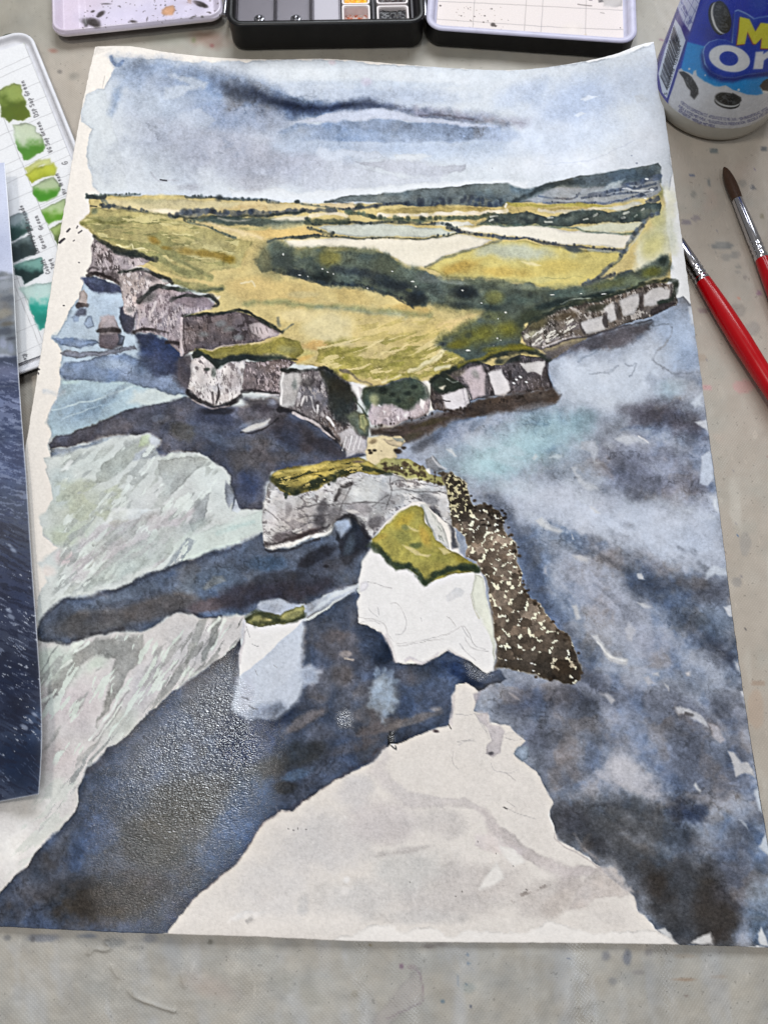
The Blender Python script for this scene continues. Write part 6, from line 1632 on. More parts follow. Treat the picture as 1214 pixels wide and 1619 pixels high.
wetmask([(362, 1046), (384, 1080), (400, 1130), (430, 1170), (420, 1250), (370, 1350), (300, 1430), (266, 1474), (190, 1470), (160, 1390), (150, 1300), (160, 1250), (205, 1186), (280, 1106)], 40)
wetmask([(535, 1134), (546, 1122), (560, 1136), (560, 1152), (540, 1150)], 4)
wetmask([(735, 1052), (760, 1062), (778, 1072), (760, 1080), (745, 1072)], 4)
wetmask([(612, 1166), (622, 1158), (622, 1172), (616, 1176)], 2)
wet *= wm * (.5 + .5 * sstep(420, 60, np.hypot(PX - 350, PY - 1080))).astype(np.float32)

# the wet film stands on the paper's tooth
tooth_ = fbm(pt.X * .74, pt.Y * 1.25, 3.1, 1, 701) + .35 * fbm(pt.X * .7, pt.Y * 1.2, 7, 1, 721)
SHEET[..., 2] += .00006 * tooth_ * wet
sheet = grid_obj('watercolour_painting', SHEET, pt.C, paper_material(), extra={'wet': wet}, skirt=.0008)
tag(sheet, 'unfinished watercolour of white sea cliffs on cockled paper', 'painting')
del pt, _c

# ------------------------------------------------------------------ helpers for built objects
def lathe(axis0, axis1, prof, seg=40, caps=True):
    """surface of revolution round the line axis0->axis1; prof = [(t in metres along axis, radius)]"""
    a0, a1 = np.array(axis0, float), np.array(axis1, float)
    d = (a1 - a0) / np.linalg.norm(a1 - a0)
    u = np.cross(d, [0, 0, 1.0])
    if np.linalg.norm(u) < 1e-3:
        u = np.array([1.0, 0, 0])
    u /= np.linalg.norm(u)
    v = np.cross(u, d)
    V, Fc = [], []
    for t, r in prof:
        for k in range(seg):
            an = 2 * math.pi * k / seg
            V.append(a0 + d * t + (u * math.cos(an) + v * math.sin(an)) * r)
    n = len(prof)
    for i in range(n - 1):
        for k in range(seg):
            k2 = (k + 1) % seg
            Fc.append((i * seg + k, i * seg + k2, (i + 1) * seg + k2, (i + 1) * seg + k))
    if caps:
        Fc.append([k for k in range(seg)][::-1])
        Fc.append([(n - 1) * seg + k for k in range(seg)])
    return np.array(V), Fc


def rrect(cx, cy, hx, hy, r, n=6):
    out = []
    for sx, sy, a0 in ((1, 1, 0), (-1, 1, 90), (-1, -1, 180), (1, -1, 270)):
        for k in range(n + 1):
            a = math.radians(a0 + 90 * k / n)
            out.append((cx + sx * (hx - r) + r * math.cos(a), cy + sy * (hy - r) + r * math.sin(a)))
    return np.array(out)


def loops(rings, close_first=False, close_last=True):
    """stack of closed rings of equal length -> faces"""
    V = np.concatenate(rings)
    n = len(rings[0])
    Fc = []
    for i in range(len(rings) - 1):
        for k in range(n):
            k2 = (k + 1) % n
            Fc.append((i * n + k, i * n + k2, (i + 1) * n + k2, (i + 1) * n + k))
    if close_first:
        Fc.append(list(range(n))[::-1])
    if close_last:
        Fc.append([(len(rings) - 1) * n + k for k in range(n)])
    return V, Fc


class Frame:
    """local x,y on a (possibly tilted) plane -> world"""
    def __init__(s, o, ex, ey):
        s.o = np.array(o, float)
        s.ex = np.array(ex, float) / np.linalg.norm(ex)
        ey = np.array(ey, float) - s.ex * np.dot(ey, s.ex)
        s.ey = ey / np.linalg.norm(ey)
        s.ez = np.cross(s.ex, s.ey)

    def __call__(s, P, z=0.0):
        P = np.atleast_2d(P)
        z = np.asarray(z, float)
        return s.o + P[:, :1] * s.ex + P[:, 1:2] * s.ey + (z[:, None] if z.ndim else z) * s.ez

    def inv(s, W):
        W = np.asarray(W) - s.o
        return np.stack([W @ s.ex, W @ s.ey], -1)


def tray(fr, cx, cy, hx, hy, r, h, wall, floor, lip=.0006, n=7):
    """open pressed tin tray with rolled rim"""
    def ring(inset, z):
        rr = max(r - inset, .0008)
        return fr(rrect(cx, cy, hx - inset, hy - inset, rr, n), z)
    R_ = [ring(.0014, 0.0), ring(.0004, .0004), ring(0, .0014), ring(0, h - .0012), ring(-lip, h - .0006), ring(-lip * .6, h), ring(wall * .5, h + .0002), ring(wall, h - .0004),
          ring(wall + .0002, floor + .0016), ring(wall + .0012, floor + .0004), ring(wall + .003, floor)]
    return loops(R_, close_first=True, close_last=True)


def two_tone(inside, outside, name, zsplit_attr=True):
    """enamelled tin: one colour inside, another outside (told apart by an attribute on the mesh)"""
    t = NT(name)
    a = t.attr('inside').outputs['Fac']
    mx = t.n('ShaderNodeMix', _data_type='RGBA')
    mx.inputs[6].default_value = lin(*outside)
    mx.inputs[7].default_value = lin(*inside)
    t.l(a, mx.inputs[0])
    v = t.coord()
    n = t.noise(v, 180, 4)
    t.l(t.scalecol(mx.outputs[2], t.ramp(n, .3, .7, .9, 1.06)), t.b.inputs['Base Color'])
    t.l(t.ramp(n, .3, .7, .3, .45), t.b.inputs['Roughness'])
    t.b.inputs['Specular IOR Level'].default_value = .3
    return t.m


def mark_inside(o, nring, first_inside):
    me = o.data
    at = me.attributes.new('inside', 'FLOAT', 'POINT')
    n = len(me.vertices)
    v = np.zeros(n, np.float32)
    v[first_inside * nring:] = 1
    at.data.foreach_set('value', v)


def print_material(name, rough=.5, bumpk=.0, gloss=.4, scale=1200):
    t = NT(name)
    pig = t.attr('pigment')
    v = t.coord()
    n = t.noise(v, scale, 3)
    t.l(t.scalecol(pig.outputs['Color'], t.ramp(n, .3, .7, .95, 1.05)), t.b.inputs['Base Color'])
    t.l(t.ramp(n, .3, .7, rough * .85, rough * 1.15), t.b.inputs['Roughness'])
    t.b.inputs['Specular IOR Level'].default_value = gloss
    if bumpk:
        t.bump(n, bumpk, .0001)
    return t.m


# handwriting strokes on a 0..1 box (baseline 0, x-height .6, capitals 1, descenders below)
GL = {
    'D': [[(.1, 0), (.1, 1), (.45, .95), (.65, .6), (.55, .15), (.1, 0)]], 'S': [[(.6, .9), (.3, 1), (.1, .75), (.55, .4), (.45, .05), (.05, .08)]], 'P': [[(.1, 0), (.12, 1), (.5, .95), (.55, .6), (.12, .5)]],
    'G': [[(.65, .85), (.4, 1), (.1, .6), (.2, .1), (.55, .05), (.62, .45), (.35, .45)]], 'V': [[(.05, 1), (.3, 0), (.6, 1)]], 'C': [[(.6, .85), (.35, 1), (.1, .55), (.25, .05), (.6, .12)]], 'T': [[(0, 1), (.7, 1)], [(.35, 1), (.35, 0)]],
    'a': [[(.5, .5), (.25, .6), (.08, .3), (.25, 0), (.48, .25), (.5, .55), (.52, 0)]], 'p': [[(.1, -.4), (.12, .6), (.4, .6), (.5, .3), (.15, .05)]], 'r': [[(.1, 0), (.1, .6)], [(.1, .4), (.3, .62), (.42, .52)]],
    'e': [[(.1, .32), (.5, .36), (.35, .62), (.1, .4), (.2, .02), (.5, .1)]], 'n': [[(.1, 0), (.1, .6)], [(.1, .42), (.35, .62), (.48, .4), (.5, 0)]], 'c': [[(.48, .5), (.25, .62), (.1, .3), (.25, 0), (.5, .1)]], 's': [[(.45, .55), (.15, .55), (.42, .25), (.1, 0)]],
    'd': [[(.5, .5), (.25, .6), (.08, .3), (.25, 0), (.5, .25), (.52, 1.05), (.54, 0)]], 'l': [[(.2, 1.05), (.2, 0)]], 'y': [[(.1, .6), (.15, .15), (.45, .15)], [(.5, .6), (.42, -.3), (.1, -.4)]], 'b': [[(.1, 1.05), (.1, 0), (.45, .1), (.45, .5), (.12, .5)]],
    't': [[(.25, 1), (.25, .05), (.45, .02)], [(.05, .65), (.45, .65)]], 'i': [[(.15, .6), (.15, 0)], [(.15, .8), (.16, .84)]], 'o': [[(.3, .6), (.08, .3), (.28, 0), (.5, .3), (.3, .6)]], 'u': [[(.1, .6), (.15, .08), (.42, .1), (.48, .6), (.52, 0)]],
    'q': [[(.48, .5), (.2, .6), (.08, .3), (.25, .05), (.48, .3)], [(.5, .6), (.5, -.4)]], 'm': [[(.08, 0), (.08, .6), (.28, .55), (.3, 0)], [(.3, .5), (.5, .6), (.54, 0)]], 'f': [[(.5, .95), (.28, 1), (.25, 0)], [(.05, .6), (.45, .6)]], '(': [[(.4, 1.1), (.15, .5), (.4, -.1)]],
    'W': [[(0, 1), (.15, 0), (.32, .7), (.5, 0), (.66, 1)]], 'N': [[(.05, 0), (.08, 1), (.5, 0), (.55, 1)]], 'v': [[(.05, .6), (.25, 0), (.45, .6)]], 'B': [[(.1, 0), (.1, 1), (.45, .9), (.4, .55), (.12, .5), (.55, .4), (.45, .02), (.1, 0)]],
}


def script_write(pt_, text, start, direction, h, wd=1.3, col=(52, 50, 54), a=.85, sp=.72, mirror=False, seed=0):
    r = random.Random(seed + len(text))
    d = np.array(direction, float)
    d /= np.linalg.norm(d)
    up = np.array([d[1], -d[0]])          # screen-up for text running right
    p = np.array(start, float)
    for ch in text:
        if ch == ' ':
            p = p + d * h * .4
            continue
        k = r.uniform(.88, 1.1)
        sl = r.uniform(-.05, .12)
        for st_ in GL.get(ch, []):
            P = [p + d * h * (x * .8 + sl * y) * k + up * h * y * k for x, y in st_]
            pt_.line(P, wd, col, a, .7, .35, var=.05, sm=len(P) > 2)
        p = p + d * h * sp * k * (.62 if ch in 'il(' else 1)
    return p


# ------------------------------------------------------------------ swatch tin on the left
def build_swatch_tin():
    # frame: x towards the tin's right-hand side, y away from the viewer, on the table
    e1 = hit(120., 232.) - hit(48., 55.)             # along the right rim towards the viewer
    ey = -e1
    fr0 = Frame(hit(236., 518.), np.cross(ey, [0, 0, 1.0]), ey)
    far_c = fr0.inv(hit(44., 48., .0045))
    L = far_c[1] + .001
    hx, hy = .046, L / 2 + .001
    root = empty('swatch_tin', hit(150., 300.), 'white enamelled tin lid holding a card of green paint swatches', 'paint tin')
    cx, cy = -hx + .0005, hy - .0015
    V, Fc = tray(fr0, cx, cy, hx, hy, .0095, .0040, .0014, .0012)
    o = mesh_obj('tray', V, Fc, two_tone((226, 226, 232), (24, 24, 26), 'enamel_white_black'), root)
    mark_inside(o, 32, 4)
    # the card
    ux = np.arange(-2 * hx + .006, -.0042, .00040)
    vy = np.arange(2 * hy - .0078, .004, -.00040)
    UU, VV = np.meshgrid(ux + .0005, vy)
    W = fr0(np.stack([UU.ravel(), VV.ravel()], -1), .0021).reshape(UU.shape + (3,))
    W[..., 2] += .0002 * np.sin(UU * 90) + .00015
    px, py = project(W)
    p = Painter(px, py, (226, 226, 228))
    p.wob = 0.0
    # ruled lines
    d = np.array([.41, 1.0])
    nrm = np.array([1.0, -.41])
    for x, y in [(36, 260), (24, 451), (62, 125), (-30, 300)]:
        p.line([(x - 200 * .41, y - 200), (x + 330 * .41, y + 330)], 1.0, (140, 138, 140), .55, .7, .5, sm=False)
    for y in (77, 90, 125, 152, 182, 205, 232, 247, 262, 292, 324, 352, 371, 395, 420, 455, 540, 505, 575, 320):
        yy = y
        p.line([(-60, yy + 34 + 26), (140, yy - 30)], .9, (146, 144, 146), .5, .7, .5, sm=False)
    # swatches
    def sw(P, c0, c1, split=.5, soft=1.2):
        c0 = tuple(v * .92 for v in c0)
        c1 = tuple(v * .92 for v in c1)
        m = p.poly(P, c0, .95, soft, 2.2, .25, .08)
        P = np.array(P, float)
        y0, y1 = P[:, 1].min(), P[:, 1].max()
        w = p.win(P[:, 0].min() - 8, y0 - 8, P[:, 0].max() + 8, y1 + 8)
        t_ = (p.Y[w] - y0) / (y1 - y0) + .22 * p.vb[0][w] + .1 * p.va[1][w]
        p.put(w, m[w] * sstep(split - .22, split + .22, t_), c1, .10)
        return m
    sw([(-2, 142), (10, 136), (24, 131), (33, 135), (36, 149), (42, 160), (41, 168), (48, 178), (48, 184), (35, 192), (22, 190), (14, 194), (4, 186), (3, 170), (-2, 164)], (150, 166, 78), (88, 106, 26), .42)
    blob_ = p.blob
    sw([(20, 198), (40, 194), (56, 198), (58, 208), (68, 216), (70, 228), (69, 239), (58, 246), (45, 254), (38, 254), (35, 244), (28, 238), (26, 225)], (206, 218, 188), (78, 138, 42), .52)
    sw([(41, 266), (60, 254), (80, 250), (82, 258), (62, 264), (44, 276)], (206, 208, 130), (200, 204, 100))
    sw([(43, 276), (56, 264), (70, 262), (84, 257), (90, 266), (86, 277), (70, 281), (50, 289), (46, 284)], (186, 192, 54), (160, 168, 30), .7)
    sw([(50, 294), (66, 286), (86, 280), (96, 290), (96, 300), (91, 311), (74, 318), (62, 318), (55, 308)], (190, 208, 160), (68, 142, 26), .45)
    sw([(64, 332), (84, 322), (104, 314), (106, 330), (102, 345), (88, 350), (76, 355), (70, 344)], (186, 208, 150), (92, 152, 30), .45)
    sw([(78, 362), (90, 354), (104, 348), (104, 380), (92, 390), (84, 372)], (166, 190, 110), (84, 100, 50), .5)
    sw([(14, 344), (28, 338), (42, 336), (44, 350), (50, 364), (36, 372), (18, 382), (14, 366)], (150, 164, 168), (34, 66, 62), .45)
    sw([(17, 386), (34, 378), (51, 371), (54, 384), (59, 396), (54, 404), (38, 408), (22, 414), (18, 402)], (112, 128, 130), (38, 52, 52), .35)
    sw([(21, 420), (44, 412), (68, 407), (70, 418), (69, 432), (54, 440), (38, 449), (34, 438), (26, 434)], (120, 172, 162), (10, 40, 42), .5)
    sw([(30, 455), (56, 449), (88, 444), (84, 470), (76, 500), (71, 518), (64, 521), (56, 506), (48, 490), (46, 476)], (196, 222, 214), (14, 146, 128), .45)
    blob_(66, 506, 12, 14, 0, (8, 118, 108), .7)
    # handwriting, running up the card
    up = (-.40, -.92)
    for tx, st_, h, wd in [('DSP Sap Green', (62, 183), 7.0, 1.3), ('VG Sap Green', (84, 240), 6.8, 1.3), ('G', (108, 259), 8, 1.3), ('Vir Green', (106, 306), 6.2, 1.2), ('DS Cascade', (53, 364), 6.4, 1.3), ('Green', (69, 362), 6.8, 1.3), ('DS Perylene', (63, 399), 6.2, 1.3), ('Green', (74, 392), 6.4, 1.3), ('Cobalt', (80, 432), 6.6, 1.3), ('Turq', (88, 424), 6.4, 1.2)]:
        script_write(p, tx, st_, up, h, wd, seed=len(tx))
    script_write(p, '(Cool', (36, 560), (.30, .95), 6.5, 1.3, seed=3)
    script_write(p, 'fast', (32, 574), (.30, .95), 6.0, 1.3, seed=4)
    # greenish dregs of paint at the far end
    for x, y, rx, ry, c in [(14, 66, 20, 7, (120, 128, 96)), (34, 66, 9, 4, (40, 46, 34)), (8, 60, 4, 6, (60, 66, 58)), (42, 62, 8, 8, (110, 124, 92))]:
        p.blob(x, y, rx, ry, -12, c, .7)
    col = np.clip(p.C, 0, 1)
    o2 = grid_obj('swatch_card', W, col, print_material('swatch_card_paper', .7, .3, .3), root)
    # dregs of paint in the gutter of the tin
    k = 0
    for (x, y, s_) in [(12, 55, .0025), (30, 58, .003), (38, 57, .0022), (20, 62, .0018)]:
        c = fr0.inv(hit(float(x), float(y), .0018))
        r = random.Random(k)
        ring = [(c[0] + s_ * (1 + .5 * r.random()) * math.cos(a), c[1] + s_ * .45 * (1 + .6 * r.random()) * math.sin(a)) for a in np.linspace(0, 6.283, 14)[:-1]]
        V, Fc = loops([fr0(np.array(ring), .00125), fr0((np.array(ring) - c) * .6 + c, .0017)], close_last=True)
        mesh_obj('dried_paint', V, Fc, plain('dried_green_paint', (58, 66, 46), .5), root)
        k += 1


build_swatch_tin()


# ------------------------------------------------------------------ photographic print, curling at its near corner
def build_print():
    nu, nv = 150, 620
    right = resample([(8, 257), (14, 330), (22, 440), (27, 540), (34, 650), (41, 740), (50, 880), (58, 990), (64, 1080), (67, 1160), (65, 1215), (62, 1256)], nv)
    left = np.stack([right[:, 0] - np.linspace(260, 330, nv), right[:, 1] + np.linspace(14, 62, nv)], -1)
    u = np.linspace(0, 1, nu)[None, :, None] ** .55
    P = left[:, None] * (1 - u) + right[:, None] * u
    px, py = P[..., 0], P[..., 1]
    z = .0040 + .0052 * sstep(960, 640, py) + .0028 * sstep(640, 300, py) + .0058 * np.exp(-((px - 70) / 60) ** 2) * sstep(820, 1180, py) - .0018 * sstep(20, -150, px) * sstep(900, 1200, py)
    W = hit(px, py, z)
    p = Painter(px, py, (196, 202, 224))
    p.wob = 0.0
    p.blob(0, 300, 60, 60, 0, (206, 212, 232), .6)
    p.blob(-40, 390, 120, 40, 0, (184, 190, 214), .7)
    p.poly([(-400, 440), (10, 430), (40, 436), (60, 470), (60, 560), (-400, 580)], (118, 122, 128), 1, 2, 3, 0, .2)
    for x, y, rx, ry, c in [(6, 450, 20, 10, (150, 156, 166)), (12, 472, 22, 8, (92, 98, 108)), (4, 496, 24, 9, (146, 142, 132)), (14, 512, 20, 6, (96, 92, 84)), (8, 524, 20, 7, (74, 80, 92)), (6, 545, 8, 16, (150, 156, 176)), (18, 550, 8, 14, (136, 144, 166)), (16, 568, 22, 6, (96, 104, 128)), (2, 440, 20, 4, (170, 174, 188)), (20, 535, 14, 4, (64, 66, 76))]:
        p.blob(x, y, rx, ry, -8, c, .85)
    sea = p.poly([(-400, 585), (0, 566), (40, 560), (120, 900), (120, 1320), (-400, 1400)], (60, 68, 88), 1, 3, 2, 0, .12)
    for a in [(-20, 640, 150, 60, 0, (124, 134, 168), .8), (10, 590, 60, 20, 0, (108, 116, 148), .8), (10, 730, 90, 60, 0, (82, 94, 128), .8), (20, 940, 90, 90, 0, (42, 50, 76), .8), (20, 1080, 90, 80, 0, (26, 34, 56), .9), (30, 1200, 90, 70, 0, (20, 34, 60), .9), (60, 1140, 30, 40, 0, (44, 68, 104), .5)]:
        p.blob(*a[:6], a[6], sea, var=.1)
    for dens, ang, ln, wd_, thr, c, a, sd, P in [(0, 8, 13, 3.0, .22, (150, 160, 188), .5, 1, [(-300, 590), (60, 560), (60, 820), (-300, 860)]), (0, 12, 12, 2.6, .10, (44, 54, 84), .7, 2, [(-300, 600), (60, 600), (70, 900), (-300, 900)]), (0, 26, 18, 2.4, .55, (150, 158, 178), .6, 3, [(-300, 820), (70, 780), (80, 1100), (-300, 1100)]), (0, 24, 20, 3.2, .12, (24, 30, 50), .7, 4, [(-300, 820), (70, 820), (80, 1300), (-300, 1300)]),
                                                (0, 42, 20, 2.4, .72, (140, 150, 172), .6, 5, [(-300, 1020), (80, 1000), (80, 1290), (-300, 1330)]), (0, 48, 16, 2.2, .60, (84, 96, 122), .5, 6, [(-300, 1100), (80, 1100), (80, 1290), (-300, 1330)]), (0, 30, 9, 3.0, .75, (190, 196, 208), .8, 7, [(-300, 900), (80, 900), (80, 1200), (-300, 1200)])]:
        p.dry(P, ang, ln, wd_, thr, c, a, 10, 3, sea, 400 + sd, sharp=.12)
    for x, y in [(14, 965), (18, 975), (56, 1130), (50, 1142), (40, 1150), (20, 1088), (22, 870), (16, 862)]:
        p.blob(x, y, 7, 3.5, 30, (180, 190, 210), .6, jag=.8)
    # white border of the print
    q = [(right[i][0], right[i][1]) for i in range(0, nv, 20)] + [tuple(right[-1])]
    p.line(q, 2.0, (232, 234, 240), .75, .8, .2, sm=False)
    p.line([tuple(right[-1]), tuple(left[-1])], 2.6, (232, 234, 240), .85, .8, .2, sm=False)
    o = grid_obj('photo_print', W, np.clip(p.C, 0, 1), print_material('photo_paper', .30, 0, .5), None, skirt=.0003)
    tag(o, 'glossy photo print of dark blue sea overlapping the painting', 'photo print')


build_print()


# ------------------------------------------------------------------ folding paint box
def build_paint_box():
    root = empty('paint_box', hit(515., 20.), 'open black folding paint box with pale mixing leaf and gridded lid', 'paint box')
    black = plain('black_enamel', (20, 20, 22), .35, 0, 300, .2)
    # body
    zt = .0150
    a, b = hit(361., 38., zt), hit(670., 33., zt)
    ex = b - a
    wd = np.linalg.norm(ex)
    fr = Frame((a[0], a[1], 0), (ex[0], ex[1], 0), (0, 1, 0))
    dep = .086
    V, Fc = tray(fr, wd / 2, dep / 2 - .0005, wd / 2 + .0004, dep / 2, .0075, zt, .0030, .0022)
    body = mesh_obj('box_body', V, Fc, two_tone((74, 72, 76), (17, 17, 19), 'enamel_grey_black'), root)
    mark_inside(body, 32, 8)

    def bx(name, x0, x1, y0, y1, z0, z1, mat, par=root, bev=.0004):
        r1 = rrect((x0 + x1) / 2, (y0 + y1) / 2, abs(x1 - x0) / 2, abs(y1 - y0) / 2, .0006, 3)
        r0 = rrect((x0 + x1) / 2, (y0 + y1) / 2, abs(x1 - x0) / 2 - bev, abs(y1 - y0) / 2 - bev, .0005, 3)
        V, Fc = loops([fr(r1, z0), fr(r1, z1 - bev), fr(r0, z1)], close_first=True)
        return mesh_obj(name, V, Fc, mat, par, smooth=False)

    def lx(px, py, z):
        return fr.inv(hit(float(px), float(py), z))
    steel = plain('brushed_steel', (150, 150, 156), .3, 1.0, 500, .15)
    grey = plain('grey_tin_plate', (92, 88, 94), .38, .6, 200, .18)
    # inner tray with ribs
    x0 = lx(372, 30, .006)[0]
    x1 = lx(540, 30, .006)[0]
    y0 = .0036
    bx('inner_plate', x0, x1, y0, dep - .006, .0031, .0052, grey)
    for px_ in (374, 436, 492):
        c = lx(px_, 14, .006)[0]
        bx('divider', c - .0007, c + .0007, y0 + .002, dep - .008, .0052, .0098, grey)
    for px_ in (410, 468):
        c = lx(px_, 29, .0056)
        V, Fc = lathe((*fr(c, .0050)[0],), (*fr(c, .02)[0],), [(0, .0026), (.0005, .0028), (.0008, .0024), (.0007, .0016), (.0013, .0013), (.0018, .0009), (.0020, .0003)], 24)
        mesh_obj('rivet', V, Fc, steel, root)
    c0, c1 = lx(476, 34, .007), lx(533, 34, .007)
    bx('retaining_bar', c0[0], c1[0], y0 + .0006, y0 + .0016, .0060, .0068, plain('bright_bar', (214, 214, 220), .25, .3), root)
    pale = plain('pale_plate', (176, 172, 182), .5)
    cc0, cc1 = lx(496, 10, .006)[0], lx(536, 10, .006)[0]
    bx('spare_plate', cc0, cc1, y0 + .003, dep - .01, .0053, .0058, pale)
    # paint pans: half pans in two columns
    wp = plain('white_pan_plastic', (222, 214, 214), .4)

    def pan(px0, px1, ya, yb, col, stain, fill, label):
        xa, xb = lx(px0, 25, .010)[0], lx(px1, 25, .010)[0]
        h = .0102
        P = []
        for ins, z in ((.0006, .0034), (0, .0040), (0, h), (.0007, h), (.0011, h - .0006), (.0016, .0050)):
            P.append(fr(rrect((xa + xb) / 2, (ya + yb) / 2, (xb - xa) / 2 - ins, (yb - ya) / 2 - ins, .0014, 3), z))
        V, Fc = loops(P, close_first=True)
        o = mesh_obj('paint_pan', V, Fc, wp, root, smooth=False)
        o['label'] = label
        n = 26
        gx = np.linspace(xa + .0014, xb - .0014, n)
        gy = np.linspace(ya + .0014, yb - .0014, n)
        GX, GY = np.meshgrid(gx, gy)
        w = GX * 0
        u = (GX - xa) / (xb - xa) * 2 - 1
        v_ = (GY - ya) / (yb - ya) * 2 - 1
        Z = .0050 + fill * .004 * (1 - .5 * np.exp(-(u * u + v_ * v_) * 2.5)) + .0006 * fbm(GX * 1e4, GY * 1e4, 9, 3, 7)
        Wp = fr(np.stack([GX.ravel(), GY.ravel()], -1), Z.ravel()).reshape(n, n, 3)[::-1]
        t = NT('paint_' + stain)
        tv = t.coord()
        nn = t.noise(tv, 420, 4, .6)
        mx = t.n('ShaderNodeMix', _data_type='RGBA')
        mx.inputs[6].default_value = lin(*col[0])
        mx.inputs[7].default_value = lin(*col[1])
        t.l(t.ramp(nn, .42, .58), mx.inputs[0])
        t.l(mx.outputs[2], t.b.inputs['Base Color'])
        t.b.inputs['Roughness'].default_value = .35
        t.bump(nn, .5, .0006)
        cc = np.ones((n, n, 3)) * .5
        g = grid_obj('paint', Wp, cc, t.m, None)
        g.data.transform(Matrix.Translation(-Vector(root.location)))
        g.parent = o
        return o
    ya = y0 + .0002
    pan(541, 585, ya, ya + .0145, [(222, 210, 206), (206, 92, 30)], 'orange', .15, 'white pan with a smear of orange paint')
    pan(541, 585, ya + .0150, ya + .031, [(240, 190, 20), (226, 150, 10)], 'yellow', .9, 'pan of bright yellow paint')
    pan(596, 646, ya, ya + .0135, [(28, 28, 32), (48, 46, 52)], 'black', .9, 'pan of black paint')
    pan(596, 646, ya + .0150, ya + .031, [(60, 40, 40), (40, 30, 34)], 'brown', .8, 'pan of dark brown paint')
    for px_ in (590, 651):
        c = lx(px_, 20, .008)[0]
        bx('divider', c - .0009, c + .0009, y0, dep - .008, .0031, .0100, plain('dark_plate', (44, 42, 46), .4, .4), root)

    # right leaf: lid with a gridded card, black outside and pale enamel rim
    zt2 = .0105
    a, b = hit(676., 44., zt2), hit(1003., 67., zt2)
    ex = b - a
    wl = np.linalg.norm(ex)
    fl = Frame((a[0], a[1], 0), (ex[0], ex[1], 0), (0, 1, 0))
    # follows the outer corner so its front edge meets the two pixels
    V, Fc = tray(fl, wl / 2, .086 / 2, wl / 2 + .0008, .086 / 2, .0085, zt2, .0030, .0060)
    lid = mesh_obj('lid', V, Fc, two_tone((196, 194, 214), (16, 16, 18), 'enamel_lilac_black'), root)
    mark_inside(lid, 32, 4)
    lid['label'] = 'fold-out lid lined with a pale gridded card'
    gx = np.arange(.0042, wl - .0042, .00034)
    gy = np.arange(.050, .0036, -.00034)
    GX, GY = np.meshgrid(gx, gy)
    Wc = fl(np.stack([GX.ravel(), GY.ravel()], -1), .0066).reshape(GX.shape + (3,))
    px, py = project(Wc)
    p = Painter(px, py, (222, 212, 208))
    p.wob = 0.0
    for L in [[(690, 2), (760, 5), (1000, 17)], [(686, 30), (760, 35), (860, 42), (1000, 48)], [(750, 0), (747, 52)], [(832, 0), (828, 56)], [(858, 0), (854, 58)], [(926, 0), (925, 62)], [(990, 0), (989, 64)], [(692, 10), (688, 44)]]:
        p.line(L, 1.0, (140, 134, 134), .6, .7, .5, sm=False)
    r = random.Random(4)
    for x, y, s_ in [(696, 9, 2), (729, 25, 1.6), (777, 14, 1.8), (766, 25, 2), (764, 35, 2), (779, 39, 5), (783, 41, 3), (750, 26, 1.6), (743, 32, 1.4), (771, 33, 1.4), (803, 32, 1.2), (980, 44, 1.3), (740, 14, 1.2), (742, 44, 2)]:
        p.blob(x, y, s_, s_ * .8, 0, (56, 48, 44), .9, jag=.3, hard=.4)
    for i in range(30):
        p.blob(r.uniform(720, 800), r.uniform(8, 48), r.uniform(.7, 1.4), r.uniform(.7, 1.2), 0, (120, 104, 90), .7, hard=.3)
    p.blob(905, 46, 26, 16, 0, (214, 206, 200), .6)
    p.blob(925, 55, 4, 3, 0, (196, 180, 160), .6)
    p.poly([(952, -10), (984, -10), (983, 10), (968, 12), (954, 8)], (176, 172, 170), .8, 1.5, 2, .2)
    p.line([(913, 7), (935, 9)], 1.6, (90, 84, 84), .7, .8, .5)
    script_write(p, 'WN', (945, -6), (.1, 1), 8, 1.4)
    script_write(p, 'Bv', (930, -8), (.1, 1), 8, 1.3)
    p.line([(949, 20), (955, 21)], 1.2, (120, 112, 110), .7, .8, .4)
    g = grid_obj('grid_card', Wc, np.clip(p.C, 0, 1), print_material('grid_card_paper', .7, .3, .3), None)
    g.data.transform(Matrix.Translation(-Vector(root.location)))
    g.parent = lid

    # left leaf: shallow lilac mixing tray with a recessed well, stained with paint
    zt3 = .0068
    a, b = hit(84., 52., zt3), hit(352., 24., zt3)
    ex = b - a
    wl = np.linalg.norm(ex)
    fm = Frame((a[0], a[1], 0), (ex[0], ex[1], 0), (0, 1, 0))
    nx_, ny_ = 230, 200
    gx = np.linspace(-.0006, wl + .0006, nx_)
    gy = np.linspace(.070, -.0006, ny_)
    GX, GY = np.meshgrid(gx, gy)
    # distance to the rounded outline
    hx, hy, rr_ = wl / 2 + .0006, .0353, .008
    qx = np.abs(GX - wl / 2) - (hx - rr_)
    qy = np.abs(GY - .0347) - (hy - rr_)
    sd = rr_ - (np.hypot(np.maximum(qx, 0), np.maximum(qy, 0)) + np.minimum(np.maximum(qx, qy), 0))
    # pull the grid corners in to the rounded outline
    s_ = np.minimum(1.0, 1.0)
    ov = np.maximum(-sd, 0)
    ccx = wl / 2 + np.sign(GX - wl / 2) * (hx - rr_)
    ccy = .0347 + np.sign(GY - .0347) * (hy - rr_)
    dl = np.hypot(GX - ccx, GY - ccy) + 1e-9
    f_ = np.where((sd < 0), rr_ / dl, 1.0)
    corner = (qx > 0) & (qy > 0) & (sd < 0)
    GX = np.where(corner, ccx + (GX - ccx) * f_, GX)
    GY = np.where(corner, ccy + (GY - ccy) * f_, GY)
    sd = np.maximum(sd, 0)
    Z = zt3 - .0042 * sstep(.0016, .0052, sd) + .0005 * np.exp(-((sd - .0012) / .0009) ** 2) - .0010 * sstep(.0012, 0, sd)
    well = np.minimum(GX - .012, GY - .0060)
